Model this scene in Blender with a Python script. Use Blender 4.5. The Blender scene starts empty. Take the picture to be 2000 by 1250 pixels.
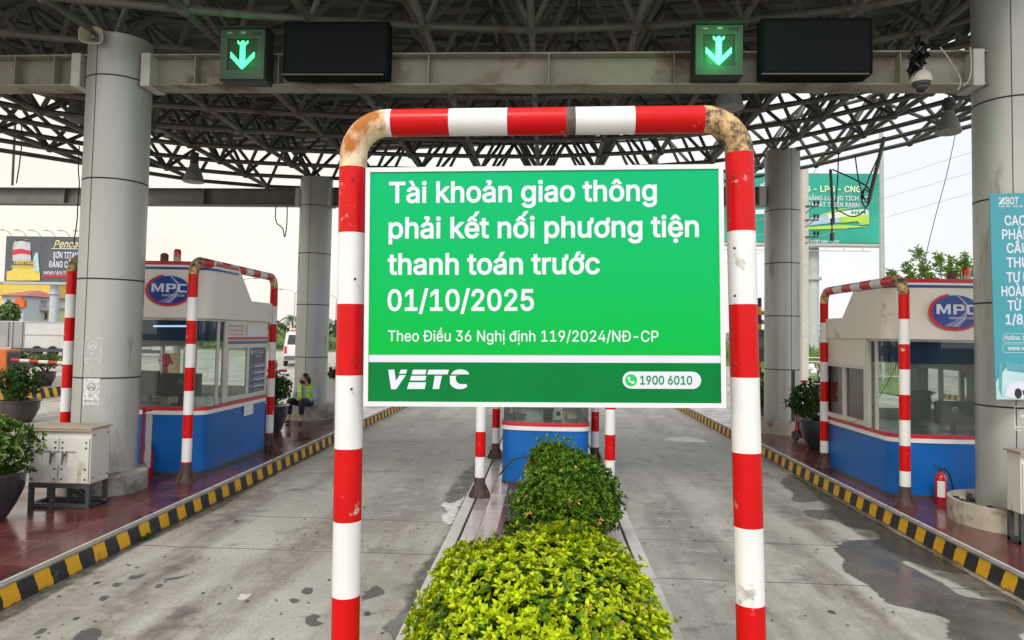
import bpy, bmesh, math, random, os
from mathutils import Vector, Matrix
from mathutils.geometry import tessellate_polygon
import numpy as np
random.seed(7)
R = math.radians
sc = bpy.context.scene
COL = sc.collection

# ------------------------------------------------------------------ camera
F, PX, PY, HC = 1400.0, 1000.0, 592.0, 2.0          # focal length and principal point in photo pixels, eye height
_L = Vector(((1066 - PX) / F, -(657 - PY) / F, -1)).normalized()
_U = Vector((math.sin(R(.9)), math.cos(R(.9)), 0)); _U = (_U - _L * _U.dot(_L)).normalized()
_X = _L.cross(_U)
ROT = Matrix((_X, _L, _U))                           # camera -> world (lanes run along +Y)
cam = bpy.data.cameras.new('camera'); co = bpy.data.objects.new('camera', cam); COL.objects.link(co)
co.matrix_world = Matrix.Translation((0, 0, HC)) @ ROT.to_4x4()
cam.sensor_fit = 'HORIZONTAL'; cam.sensor_width = 36; cam.lens = 36 * F / 2000
cam.shift_y = -(625 - PY) / 2000
cam.clip_start = .05; cam.clip_end = 3000
sc.camera = co

def ray(px, py): return ROT @ Vector(((px - PX) / F, -(py - PY) / F, -1))
def G(px, py, z=0.0):                                # pixel -> point on a level surface
    d = ray(px, py); return Vector((0, 0, HC)) + d * ((z - HC) / d.z)
def Q(px, py, Y):                                    # pixel -> point at a distance down the lane
    d = ray(px, py); return Vector((0, 0, HC)) + d * (Y / d.y)

# ------------------------------------------------------------------ sky, sun, exposure
w = bpy.data.worlds.new('World'); sc.world = w; w.use_nodes = True
nt = w.node_tree; nd = nt.nodes; lk = nt.links
bg = nd['Background']; bg.inputs[1].default_value = .12
sky = nd.new('ShaderNodeTexSky'); sky.sky_type = 'NISHITA'; sky.sun_disc = False
sky.sun_elevation = R(48); sky.sun_rotation = R(195); sky.dust_density = 4; sky.air_density = 1.2
tc = nd.new('ShaderNodeTexCoord'); sp = nd.new('ShaderNodeSeparateXYZ'); lk.new(tc.outputs['Generated'], sp.inputs[0])
# overcast veil: cream ahead to the left, cooler to the right, brighter behind the camera
mx = nd.new('ShaderNodeMapRange'); mx.inputs[1].default_value = -.55; mx.inputs[2].default_value = .6; lk.new(sp.outputs[0], mx.inputs[0])
c1 = nd.new('ShaderNodeMixRGB'); c1.inputs[1].default_value = (1.0, .94, .83, 1); c1.inputs[2].default_value = (.90, .92, .99, 1); lk.new(mx.outputs[0], c1.inputs[0])
my = nd.new('ShaderNodeMapRange'); my.inputs[1].default_value = .35; my.inputs[2].default_value = -.6; my.inputs[3].default_value = 6.9; my.inputs[4].default_value = 11.4; lk.new(sp.outputs[1], my.inputs[0])
nz = nd.new('ShaderNodeTexNoise'); nz.inputs['Scale'].default_value = 2.2; nz.inputs['Detail'].default_value = 5
mp = nd.new('ShaderNodeMapping'); mp.inputs['Scale'].default_value = (1, 1, 3.5); lk.new(tc.outputs['Generated'], mp.inputs[0]); lk.new(mp.outputs[0], nz.inputs[0])
mr = nd.new('ShaderNodeMapRange'); mr.inputs[1].default_value = .3; mr.inputs[2].default_value = .7; mr.inputs[3].default_value = .93; mr.inputs[4].default_value = 1.05; lk.new(nz.outputs[0], mr.inputs[0])
m1 = nd.new('ShaderNodeMath'); m1.operation = 'MULTIPLY'; lk.new(my.outputs[0], m1.inputs[0]); lk.new(mr.outputs[0], m1.inputs[1])
v1 = nd.new('ShaderNodeVectorMath'); v1.operation = 'SCALE'; lk.new(c1.outputs[0], v1.inputs[0]); lk.new(m1.outputs[0], v1.inputs['Scale'])
c2 = nd.new('ShaderNodeMixRGB'); c2.inputs[0].default_value = .9; lk.new(sky.outputs[0], c2.inputs[1]); lk.new(v1.outputs[0], c2.inputs[2])
lk.new(c2.outputs[0], bg.inputs[0])
sl = bpy.data.lights.new('sun', 'SUN'); sl.energy = 1.3; sl.angle = R(14); sl.color = (1, .96, .9)
so = bpy.data.objects.new('sun', sl); COL.objects.link(so)
az, el = R(195), R(48)                                # azimuth from +Y clockwise
so.rotation_euler = (Vector((math.sin(az) * math.cos(el), math.cos(az) * math.cos(el), math.sin(el)))).to_track_quat('Z', 'Y').to_euler()
sc.view_settings.view_transform = 'Standard'; sc.view_settings.look = 'None'
sc.view_settings.exposure = .45; sc.view_settings.gamma = 1
sc.cycles.max_bounces = 8; sc.cycles.transparent_max_bounces = 16; sc.cycles.sample_clamp_indirect = 8
sc.cycles.use_denoising = True

# ------------------------------------------------------------------ materials
def lin(c):
    return tuple(((x / 255) / 12.92 if x / 255 <= .04045 else ((x / 255 + .055) / 1.055) ** 2.4) for x in c)
MATS = {}
def mat(name, col, rough=.6, metal=0.0, var=.12, scale=6.0, bump=0.0, dirt=None, dirt_amt=0.0, dirt_scale=5.0, spec=.5, island=0.0, transl=0.0, stretch=None, emit=None, emit_s=0.0, coat=0.0, rvar=.08):
    if name in MATS: return MATS[name]
    m = bpy.data.materials.new(name); m.use_nodes = True; t = m.node_tree; n = t.nodes; l = t.links
    p = n['Principled BSDF']; out = n['Material Output']
    p.inputs['Roughness'].default_value = rough; p.inputs['Metallic'].default_value = metal
    p.inputs['Specular IOR Level'].default_value = spec; p.inputs['Coat Weight'].default_value = coat
    if emit:
        p.inputs['Emission Color'].default_value = (*emit, 1); p.inputs['Emission Strength'].default_value = emit_s
    c = n.new('ShaderNodeTexCoord'); src = c.outputs['Object']
    if stretch:
        q = n.new('ShaderNodeMapping'); q.inputs['Scale'].default_value = stretch; l.new(src, q.inputs[0]); src = q.outputs[0]
    nz = n.new('ShaderNodeTexNoise'); nz.inputs['Scale'].default_value = scale; nz.inputs['Detail'].default_value = 6; l.new(src, nz.inputs[0])
    mr = n.new('ShaderNodeMapRange'); mr.inputs[1].default_value = .3; mr.inputs[2].default_value = .7
    mr.inputs[3].default_value = 1 - var; mr.inputs[4].default_value = 1 + var; l.new(nz.outputs[0], mr.inputs[0])
    fac = mr.outputs[0]
    if island:
        g = n.new('ShaderNodeNewGeometry'); r2 = n.new('ShaderNodeMapRange'); r2.inputs[3].default_value = 1 - island; r2.inputs[4].default_value = 1 + island
        l.new(g.outputs['Random Per Island'], r2.inputs[0]); mm = n.new('ShaderNodeMath'); mm.operation = 'MULTIPLY'; l.new(fac, mm.inputs[0]); l.new(r2.outputs[0], mm.inputs[1]); fac = mm.outputs[0]
    v = n.new('ShaderNodeVectorMath'); v.operation = 'SCALE'; v.inputs[0].default_value = col[:3]; l.new(fac, v.inputs['Scale'])
    colo = v.outputs[0]
    rr = n.new('ShaderNodeMapRange'); rr.inputs[1].default_value = .3; rr.inputs[2].default_value = .7; rr.inputs[3].default_value = max(.02, rough - rvar); rr.inputs[4].default_value = min(1, rough + rvar); l.new(nz.outputs[0], rr.inputs[0])
    ro = rr.outputs[0]
    if dirt:
        d = n.new('ShaderNodeTexNoise'); d.inputs['Scale'].default_value = dirt_scale; d.inputs['Detail'].default_value = 9; d.inputs['Roughness'].default_value = .68; l.new(src, d.inputs[0])
        dr = n.new('ShaderNodeMapRange'); dr.inputs[1].default_value = .62 - dirt_amt * .35; dr.inputs[2].default_value = .70 - dirt_amt * .2; l.new(d.outputs[0], dr.inputs[0])
        mxx = n.new('ShaderNodeMixRGB'); mxx.inputs[2].default_value = (*dirt, 1); l.new(dr.outputs[0], mxx.inputs[0]); l.new(colo, mxx.inputs[1]); colo = mxx.outputs[0]
        r3 = n.new('ShaderNodeMixRGB'); r3.inputs[2].default_value = (.85, .85, .85, 1); l.new(dr.outputs[0], r3.inputs[0]); l.new(ro, r3.inputs[1]); ro = r3.outputs[0]
    l.new(colo, p.inputs['Base Color']); l.new(ro, p.inputs['Roughness'])
    if bump:
        b = n.new('ShaderNodeBump'); b.inputs['Strength'].default_value = bump; b.inputs['Distance'].default_value = .02; l.new(nz.outputs[0], b.inputs['Height']); l.new(b.outputs[0], p.inputs['Normal'])
    if transl:
        tr = n.new('ShaderNodeBsdfTranslucent'); l.new(colo, tr.inputs[0]); ms = n.new('ShaderNodeMixShader'); ms.inputs[0].default_value = transl
        l.new(p.outputs[0], ms.inputs[1]); l.new(tr.outputs[0], ms.inputs[2]); l.new(ms.outputs[0], out.inputs[0])
    MATS[name] = m; return m

def glass(name, tint=(.86, .92, .9), body=0.0, bodycol=(.02, .05, .09), rough=.02):
    if name in MATS: return MATS[name]
    m = bpy.data.materials.new(name); m.use_nodes = True; t = m.node_tree; n = t.nodes; l = t.links
    n.remove(n['Principled BSDF']); out = n['Material Output']
    tr = n.new('ShaderNodeBsdfTransparent'); tr.inputs[0].default_value = (*tint, 1)
    df = n.new('ShaderNodeBsdfDiffuse'); df.inputs[0].default_value = (*bodycol, 1)
    a = n.new('ShaderNodeMixShader'); a.inputs[0].default_value = body; l.new(tr.outputs[0], a.inputs[1]); l.new(df.outputs[0], a.inputs[2])
    gl = n.new('ShaderNodeBsdfGlossy'); gl.inputs['Roughness'].default_value = rough
    fr = n.new('ShaderNodeFresnel'); fr.inputs[0].default_value = 1.55
    b = n.new('ShaderNodeMixShader'); l.new(fr.outputs[0], b.inputs[0]); l.new(a.outputs[0], b.inputs[1]); l.new(gl.outputs[0], b.inputs[2]); l.new(b.outputs[0], out.inputs[0])
    MATS[name] = m; return m

M_red = lambda: mat('red_paint', (.54, .003, .004), .34, var=.06, dirt=(.55, .5, .45), dirt_amt=-.02, dirt_scale=9, spec=.22)
M_redold = lambda: mat('faded_red_paint', (.36, .02, .025), .42, var=.12, dirt=(.5, .45, .4), dirt_amt=.0, dirt_scale=9)
M_white = lambda: mat('white_paint', (.71, .71, .70), .33, var=.05, dirt=(.38, .36, .32), dirt_amt=-.03, dirt_scale=7, spec=.3)
M_whiteold = lambda: mat('grubby_white_paint', (.55, .54, .48), .45, var=.1, dirt=(.3, .27, .22), dirt_amt=.05, dirt_scale=7)
M_rust = lambda: mat('rusty_cream_paint', (.68, .57, .38), .55, var=.25, scale=5, dirt=(.36, .12, .018), dirt_amt=.46, dirt_scale=8, bump=.3)
M_peel = lambda: mat('peeling_black_paint', (.58, .38, .16), .6, var=.45, scale=6, dirt=(.045, .042, .038), dirt_amt=.62, dirt_scale=20, bump=.4)
M_brown = lambda: mat('brown_stained_steel', (.065, .034, .028), .6, var=.35, scale=14, dirt=(.03, .02, .02), dirt_amt=.3, dirt_scale=12)
M_concrete = lambda: mat('cast_concrete', (.34, .32, .28), .75, var=.2, scale=5, bump=.2, dirt=(.14, .13, .10), dirt_amt=.25, dirt_scale=3)
M_alu = lambda: mat('brushed_column_cladding', (.41, .415, .39), .42, metal=.35, var=.10, scale=2.5, stretch=(1, 1, .22), dirt=(.30, .26, .20), dirt_amt=.12, dirt_scale=2.6)
M_joint = lambda: mat('dark_joint', (.03, .03, .03), .8, var=.1)
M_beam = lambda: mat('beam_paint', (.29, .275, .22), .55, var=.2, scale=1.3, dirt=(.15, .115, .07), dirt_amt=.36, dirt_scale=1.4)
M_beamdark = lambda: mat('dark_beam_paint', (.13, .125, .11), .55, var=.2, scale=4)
M_steel = lambda: mat('grey_tube_paint', (.10, .10, .086), .5, var=.25, scale=3, dirt=(.08, .06, .04), dirt_amt=.2, dirt_scale=4)
M_deck = lambda: mat('roof_sheet', (.095, .10, .098), .5, var=.2, scale=1.2, dirt=(.08, .07, .06), dirt_amt=.2, dirt_scale=1.5)
M_black = lambda: mat('black_plastic', (.018, .018, .02), .45, var=.15)
M_dark = lambda: mat('dark_grey_metal', (.05, .052, .055), .5, var=.2)
M_vms = lambda: mat('matte_led_panel', (.012, .015, .015), .8, var=.15, scale=40, spec=.1)
M_creamw = lambda: mat('cream_booth_panel', (.70, .655, .58), .42, var=.05, scale=1.5, dirt=(.45, .38, .3), dirt_amt=.02, dirt_scale=2)
M_blue = lambda: mat('blue_booth_paint', (.008, .12, .42), .36, var=.12, scale=2.2, dirt=(.05, .13, .27), dirt_amt=.05, dirt_scale=2.5, spec=.25)
M_navy = lambda: mat('navy_stripe', (.03, .07, .25), .4, var=.05)
M_stripered = lambda: mat('red_stripe', (.5, .02, .035), .4, var=.08)
M_stripew = lambda: mat('white_stripe', (.74, .73, .71), .4, var=.05)
M_frame = lambda: mat('aluminium_frame', (.55, .53, .48), .4, metal=.2, var=.08)
M_cab = lambda: mat('cabinet_paint', (.60, .59, .53), .42, var=.05, scale=2, dirt=(.36, .30, .2), dirt_amt=.1, dirt_scale=3, stretch=(2, 2, .5))
M_cabtop = lambda: mat('dirty_cabinet_top', (.33, .27, .2), .6, var=.25, scale=3)
M_pot = lambda: mat('glazed_pot', (.035, .036, .045), .28, var=.25, scale=4, coat=.3)
M_potbrown = lambda: mat('brown_glazed_pot', (.055, .042, .04), .35, var=.25, scale=4, coat=.2)
M_soil = lambda: mat('soil', (.04, .03, .02), .95, var=.3, scale=30, bump=.5)
M_bark = lambda: mat('bark', (.10, .075, .05), .9, var=.3, scale=18, bump=.4)
M_print = lambda: mat('white_print', (.62, .65, .74), .5, var=.01, spec=.2)
M_extred = lambda: mat('extinguisher_red', (.45, .012, .02), .25, var=.06, coat=.4)
M_skin = lambda: mat('skin', (.46, .27, .18), .5, var=.05)

# ------------------------------------------------------------------ mesh builder
class MB:
    def __init__(s): s.v = []; s.f = []; s.m = []
    def add(s, vs, fs, mi=0):
        b = len(s.v); s.v += [tuple(x) for x in vs]; s.f += [[i + b for i in f] for f in fs]; s.m += [mi] * len(fs); return s
    def box(s, a, b, mi=0, rot=None, piv=None):
        x0, y0, z0 = a; x1, y1, z1 = b
        vs = [Vector(p) for p in ((x0, y0, z0), (x1, y0, z0), (x1, y1, z0), (x0, y1, z0), (x0, y0, z1), (x1, y0, z1), (x1, y1, z1), (x0, y1, z1))]
        if rot is not None:
            pv = Vector(piv) if piv is not None else (Vector(a) + Vector(b)) / 2
            vs = [rot @ (q - pv) + pv for q in vs]
        return s.add(vs, [(0, 3, 2, 1), (4, 5, 6, 7), (0, 1, 5, 4), (1, 2, 6, 5), (2, 3, 7, 6), (3, 0, 4, 7)], mi)
    def bar(s, p, q, wd, ht, mi=0, up=(0, 0, 1)):
        p = Vector(p); q = Vector(q); d = (q - p).normalized(); u = Vector(up); a = d.cross(u)
        if a.length < 1e-4: a = d.cross(Vector((1, 0, 0)))
        a.normalize(); u = a.cross(d); a *= wd / 2; u *= ht / 2
        return s.add([p - a - u, p + a - u, p + a + u, p - a + u, q - a - u, q + a - u, q + a + u, q - a + u], [(0, 1, 2, 3), (7, 6, 5, 4), (0, 4, 5, 1), (1, 5, 6, 2), (2, 6, 7, 3), (3, 7, 4, 0)], mi)
    def path(s, pts, r, n=8, mi=0, caps=True, mis=None):
        pts = [Vector(p) for p in pts]; rs = r if isinstance(r, (list, tuple)) else [r] * len(pts)
        b = len(s.v); prev = None
        for i, p in enumerate(pts):
            d = (pts[min(i + 1, len(pts) - 1)] - pts[max(i - 1, 0)])
            d = d.normalized() if d.length > 1e-9 else Vector((0, 0, 1))
            if prev is None:
                a = d.cross(Vector((0, 0, 1)))
                if a.length < .05: a = d.cross(Vector((0, 1, 0)))
            else: a = prev - d * prev.dot(d)
            a.normalize(); prev = a; c = d.cross(a)
            for k in range(n):
                t = 2 * math.pi * k / n; s.v.append(tuple(p + (a * math.cos(t) + c * math.sin(t)) * rs[i]))
        for i in range(len(pts) - 1):
            for k in range(n):
                s.f.append([b + i * n + k, b + i * n + (k + 1) % n, b + (i + 1) * n + (k + 1) % n, b + (i + 1) * n + k][::-1]); s.m.append(mis[i] if mis else mi)
        if caps:
            s.f.append([b + k for k in range(n)]); s.m.append(mis[0] if mis else mi)
            e = b + (len(pts) - 1) * n; s.f.append([e + k for k in range(n)][::-1]); s.m.append(mis[-1] if mis else mi)
        return s
    def tube(s, p, q, r, n=8, mi=0, caps=True): return s.path([p, q], r, n, mi, caps)
    def lathe(s, prof, c=(0, 0, 0), n=24, mi=0, axis=None, arc=None):
        b = len(s.v); c = Vector(c)
        M = Vector(axis).normalized().to_track_quat('Z', 'Y').to_matrix() if axis is not None else None
        for (r, z) in prof:
            for k in range(n):
                t = 2 * math.pi * k / n; q = Vector((r * math.cos(t), r * math.sin(t), z))
                s.v.append(tuple(c + (M @ q if M else q)))
        for i in range(len(prof) - 1):
            for k in range(n):
                s.f.append([b + i * n + k, b + i * n + (k + 1) % n, b + (i + 1) * n + (k + 1) % n, b + (i + 1) * n + k]); s.m.append(mi)
        if prof[0][0] > 1e-5: s.f.append([b + k for k in range(n)][::-1]); s.m.append(mi)
        if prof[-1][0] > 1e-5: e = b + (len(prof) - 1) * n; s.f.append([e + k for k in range(n)]); s.m.append(mi)
        return s
    def ell(s, c, r, n=14, k=9, mi=0, rot=None):
        prof = [(math.sin(math.pi * i / k), -math.cos(math.pi * i / k)) for i in range(k + 1)]
        b = len(s.v); s.lathe(prof, (0, 0, 0), n, mi)
        for i in range(b, len(s.v)):
            q = Vector((s.v[i][0] * r[0], s.v[i][1] * r[1], s.v[i][2] * r[2]))
            s.v[i] = tuple(Vector(c) + (rot @ q if rot else q))
        return s
    def prism(s, poly, z0, z1, mi=0):
        n = len(poly); vs = [(x, y, z0) for x, y in poly] + [(x, y, z1) for x, y in poly]
        return s.add(vs, [list(range(n))[::-1], list(range(n, 2 * n))] + [[i, (i + 1) % n, n + (i + 1) % n, n + i] for i in range(n)], mi)
    def flat(s, fr, polys, mi=0, off=0.0):              # polygons (outer [, holes]) in a frame's u, v
        for pl in polys:
            vs = [q for c in pl for q in c]
            tri = tessellate_polygon([[Vector((x, y, 0)) for x, y in c] for c in pl])
            s.add([fr(x, y, off) for x, y in vs], [list(t) for t in tri], mi)
        return s
    def build(s, name, mats, parent=None, loc=None, smooth=True, bevel=0.0, auto=35):
        me = bpy.data.meshes.new(name); off = Vector((0, 0, 0))
        if parent is not None: off = world_loc(parent)
        elif loc is not None: off = Vector(loc)
        me.from_pydata([(a - off.x, b - off.y, c - off.z) for a, b, c in s.v], [], s.f)
        for mm in (mats if isinstance(mats, (list, tuple)) else [mats]): me.materials.append(mm)
        me.polygons.foreach_set('material_index', s.m)
        me.update()
        o = bpy.data.objects.new(name, me); COL.objects.link(o)
        if smooth:
            me.polygons.foreach_set('use_smooth', [True] * len(me.polygons))
            try: me.set_sharp_from_angle(angle=R(auto))
            except Exception: pass
        if parent is not None: o.parent = parent
        elif loc is not None: o.location = off
        if bevel:
            b = o.modifiers.new('bevel', 'BEVEL'); b.width = bevel; b.segments = 2; b.limit_method = 'ANGLE'; b.angle_limit = R(40)
        return o
def world_loc(o):
    v = Vector((0, 0, 0))
    while o is not None: v += Vector(o.location); o = o.parent
    return v
def tag(o, label=None, cat=None, group=None, kind=None):
    if label: o['label'] = label
    if cat: o['category'] = cat
    if group: o['group'] = group
    if kind: o['kind'] = kind
    return o
def thing(name, label, cat, loc, group=None):
    o = bpy.data.objects.new(name, None); o.empty_display_size = .1; COL.objects.link(o); o.location = loc
    return tag(o, label, cat, group)
def copy_tree(o, parent=None):
    c = o.copy(); COL.objects.link(c)
    if parent is not None: c.parent = parent
    for ch in list(o.children): copy_tree(ch, c)
    return c
def plane_frame(o, u, v):
    o = Vector(o); u = Vector(u).normalized(); v = Vector(v).normalized(); n = u.cross(v)
    return lambda x, y, off=0.0: o + u * x + v * y + n * off

# ------------------------------------------------------------------ lettering (outlines filled contour by contour)
def _font():
    try: return bpy.data.fonts.load(os.path.join(bpy.utils.resource_path('LOCAL'), 'datafiles', 'fonts', 'Inter.woff2'))
    except Exception: return None
FONT = _font()
def _area(p): return .5 * sum(p[i][0] * p[(i + 1) % len(p)][1] - p[(i + 1) % len(p)][0] * p[i][1] for i in range(len(p)))
def _inside(q, p):
    c = False; j = len(p) - 1
    for i in range(len(p)):
        if (p[i][1] > q[1]) != (p[j][1] > q[1]) and q[0] < (p[j][0] - p[i][0]) * (q[1] - p[i][1]) / (p[j][1] - p[i][1]) + p[i][0]: c = not c
        j = i
    return c
def _offset(p, d):
    n = len(p); o = []
    for i in range(n):
        a = Vector(p[i - 1]); b = Vector(p[i]); c = Vector(p[(i + 1) % n])
        e1 = (b - a); e2 = (c - b)
        if e1.length < 1e-6 or e2.length < 1e-6: o.append(tuple(b)); continue
        e1.normalize(); e2.normalize(); n1 = Vector((e1.y, -e1.x)); n2 = Vector((e2.y, -e2.x)); m = n1 + n2
        if m.length < .3: m = n1
        else: m = m.normalized() / max(.45, math.sqrt(max(0, (1 + n1.dot(n2)) / 2)))
        o.append((b.x + m.x * d, b.y + m.y * d))
    return o
_TC = {}
def text_contours(txt, bold=0.0, res=4, track=1.0):
    key = (txt, bold, res, track)
    if key in _TC: return _TC[key]
    cu = bpy.data.curves.new('txt', 'FONT'); cu.body = txt; cu.space_character = track
    if FONT: cu.font = FONT
    ob = bpy.data.objects.new('txt', cu); COL.objects.link(ob)
    dg = bpy.context.evaluated_depsgraph_get(); c2 = ob.evaluated_get(dg).to_curve(dg)
    cont = []
    for spl in c2.splines:
        pts = []
        bp = spl.bezier_points; n = len(bp)
        for i in range(n):
            a = bp[i]; b = bp[(i + 1) % n]
            p0, p1, p2, p3 = a.co, a.handle_right, b.co, b.handle_left
            p2, p3 = p3, p2
            straight = ((p1 - p0).cross(p3 - p0)).length < 1e-5 and ((p2 - p0).cross(p3 - p0)).length < 1e-5
            k = 1 if straight else res
            for j in range(k):
                t = j / k; q = p0 * (1 - t) ** 3 + p1 * 3 * t * (1 - t) ** 2 + p2 * 3 * t * t * (1 - t) + p3 * t ** 3
                if not pts or (abs(q.x - pts[-1][0]) + abs(q.y - pts[-1][1])) > 1e-4: pts.append((q.x, q.y))
        if len(pts) > 2: cont.append(pts)
    bpy.data.objects.remove(ob); bpy.data.curves.remove(cu)
    if not cont: _TC[key] = []; return []
    ar = [_area(c) for c in cont]
    if max(ar, key=abs) < 0: cont = [c[::-1] for c in cont]
    if bold: cont = [_offset(c, bold) for c in cont]
    _TC[key] = cont; return cont
def nonzero_fill(cont):
    """slab by slab trapezoids of the area the contours wind round"""
    E_ = []
    for c in cont:
        for i in range(len(c)):
            p, q = c[i], c[(i + 1) % len(c)]
            if abs(p[1] - q[1]) > 1e-7: E_.append((p, q, 1) if p[1] < q[1] else (q, p, -1))
    ys = sorted(set(round(q[1], 4) for c in cont for q in c)); out = []
    for y0, y1 in zip(ys, ys[1:]):
        ym = (y0 + y1) / 2; cr = []
        for p, q, d in E_:
            if p[1] < ym < q[1]:
                g = (q[0] - p[0]) / (q[1] - p[1]); cr.append((p[0] + g * (ym - p[1]), d, p[0] + g * (y0 - p[1]), p[0] + g * (y1 - p[1])))
        cr.sort(); wn = 0; st = None
        for x, d, xa, xb in cr:
            if wn == 0: st = (xa, xb)
            wn += d
            if wn == 0 and st: out.append([(st[0], y0), (xa, y0), (xb, y1), (st[1], y1)])
    return out
def text(mb, fr, s, x, y, w=None, h=None, bold=.0, mi=0, off=.001, align='l', shear=0.0, res=4, track=1.0, cap=None):
    """lettering with its baseline at y; w fits the width, cap sets the capital height"""
    cs = text_contours(s, bold, res, track)
    if not cs: return
    xs = [q[0] for c in cs for q in c]; x0, x1 = min(xs), max(xs)
    CAPH = cap_unit()
    sy = (cap / CAPH) if cap else None
    sx = w / (x1 - x0) if w else sy
    if sy is None: sy = sx
    ww = (x1 - x0) * sx
    xo = x if align == 'l' else (x - ww / 2 if align == 'c' else x - ww)
    vs = []; fs = []
    for quad in nonzero_fill(cs):
        b = len(vs); vs += [fr(xo + (px - x0) * sx + shear * py * sy, y + py * sy, off) for px, py in quad]; fs.append((b, b + 1, b + 2, b + 3))
    mb.add(vs, fs, mi)
_CH = []
def cap_unit():
    if not _CH:
        ys = [q[1] for c in text_contours('H') for q in c]; _CH.append(max(ys) - min(ys))
    return _CH[0]
def ellipse(cx, cy, rx, ry, n=40, a0=0, a1=2 * math.pi):
    full = abs(a1 - a0) > 6.28; k = n if full else n + 1
    return [(cx + rx * math.cos(a0 + (a1 - a0) * i / n), cy + ry * math.sin(a0 + (a1 - a0) * i / n)) for i in range(k)]
def rrect(x0, y0, x1, y1, r, n=6):
    p = []
    for cx, cy, a in ((x1 - r, y0 + r, -90), (x1 - r, y1 - r, 0), (x0 + r, y1 - r, 90), (x0 + r, y0 + r, 180)):
        p += [(cx + r * math.cos(R(a + 90 * i / n)), cy + r * math.sin(R(a + 90 * i / n))) for i in range(n + 1)]
    return p

# ================================================================== THE SETTING
KZ = .18
def road_mat():
    m = bpy.data.materials.new('road_concrete'); m.use_nodes = True; t = m.node_tree; n = t.nodes; l = t.links
    p = n['Principled BSDF']; tc = n.new('ShaderNodeTexCoord'); src = tc.outputs['Object']
    def noise(scale, det=6, rough=.5, st=None):
        s_ = src
        if st: q = n.new('ShaderNodeMapping'); q.inputs['Scale'].default_value = st; l.new(src, q.inputs[0]); s_ = q.outputs[0]
        z = n.new('ShaderNodeTexNoise'); z.inputs['Scale'].default_value = scale; z.inputs['Detail'].default_value = det; z.inputs['Roughness'].default_value = rough; l.new(s_, z.inputs[0]); return z.outputs[0]
    def rng(x, a, b, c=0.0, d=1.0):
        r = n.new('ShaderNodeMapRange'); r.inputs[1].default_value = a; r.inputs[2].default_value = b; r.inputs[3].default_value = c; r.inputs[4].default_value = d; l.new(x, r.inputs[0]); return r.outputs[0]
    def mix(f, a, b):
        r = n.new('ShaderNodeMixRGB'); l.new(f, r.inputs[0])
        for i, x in ((1, a), (2, b)):
            if isinstance(x, tuple): r.inputs[i].default_value = (*x, 1)
            else: l.new(x, r.inputs[i])
        return r.outputs[0]
    def mth(op, a, b):
        r = n.new('ShaderNodeMath'); r.operation = op
        for i, x in ((0, a), (1, b)):
            if isinstance(x, (int, float)): r.inputs[i].default_value = x
            else: l.new(x, r.inputs[i])
        return r.outputs[0]
    big = noise(.55, 5); streak = noise(.9, 6, .6, (1.6, .22, 1)); fine = noise(38, 4, .7); mid = noise(4.5, 7, .65)
    c = mix(rng(big, .35, .65), (.36, .345, .305), (.53, .515, .47))
    c = mix(rng(streak, .44, .62, 0, .85), c, (.17, .15, .12))
    c = mix(rng(mid, .5, .72, 0, .6), c, (.58, .56, .51))
    c = mix(rng(noise(1.7, 8, .72), .55, .66, 0, .7), c, (.09, .08, .068))
    c = mix(rng(noise(2.6, 9, .72), .66, .685, 0, .8), c, (.10, .098, .095))
    c = mix(rng(fine, .35, .7, 0, .38), c, (.12, .115, .1))
    # expansion joints across the lanes
    sx = n.new('ShaderNodeSeparateXYZ'); l.new(src, sx.inputs[0]); wob = rng(noise(1.3, 4), 0, 1, -.05, .05)
    yy = mth('ADD', sx.outputs[1], wob); yy = mth('ADD', yy, mth('MULTIPLY', mth('SIGN', sx.outputs[0], 0.0), .22))
    acc = None
    for y0 in (3.1, 6.35, 7.5, 10.2, 13.4, 17.0, 20.4, 24.2, 28, 32, 36, 40, 45):
        q = mth('LESS_THAN', mth('ABSOLUTE', mth('SUBTRACT', yy, y0), 0.0), .009)
        acc = q if acc is None else mth('MAXIMUM', acc, q)
    c = mix(mth('MULTIPLY', acc, .8), c, (.04, .037, .03))
    l.new(c, p.inputs['Base Color'])
    l.new(rng(streak, .4, .7, .62, .42), p.inputs['Roughness'])
    b = n.new('ShaderNodeBump'); b.inputs['Strength'].default_value = .25; b.inputs['Distance'].default_value = .012; l.new(fine, b.inputs['Height']); l.new(b.outputs[0], p.inputs['Normal'])
    return m
def sheet(name, poly, z, m, kind='structure', sub=None):
    mb = MB(); mb.flat(lambda x, y, off=0: (x, y, z), [[poly]]); o = mb.build(name, m, smooth=False); o['kind'] = kind; return o
sheet('ground', [(-1500, -300), (1500, -300), (1500, 2500), (-1500, 2500)], -.03, mat('earth_and_grass', (.10, .13, .045), .95, var=.35, scale=.15))
RM = road_mat()
sheet('road', [(-90, -40), (13.2, -40), (13.2, 34), (14.3, 70), (-20, 72), (-90, 72)], 0, RM)
sheet('grass_verge', [(13.3, 28), (60, 28), (60, 140), (14.4, 140)], .02, mat('verge_grass', (.10, .17, .03), .9, var=.4, scale=1.2, bump=.6))

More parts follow.
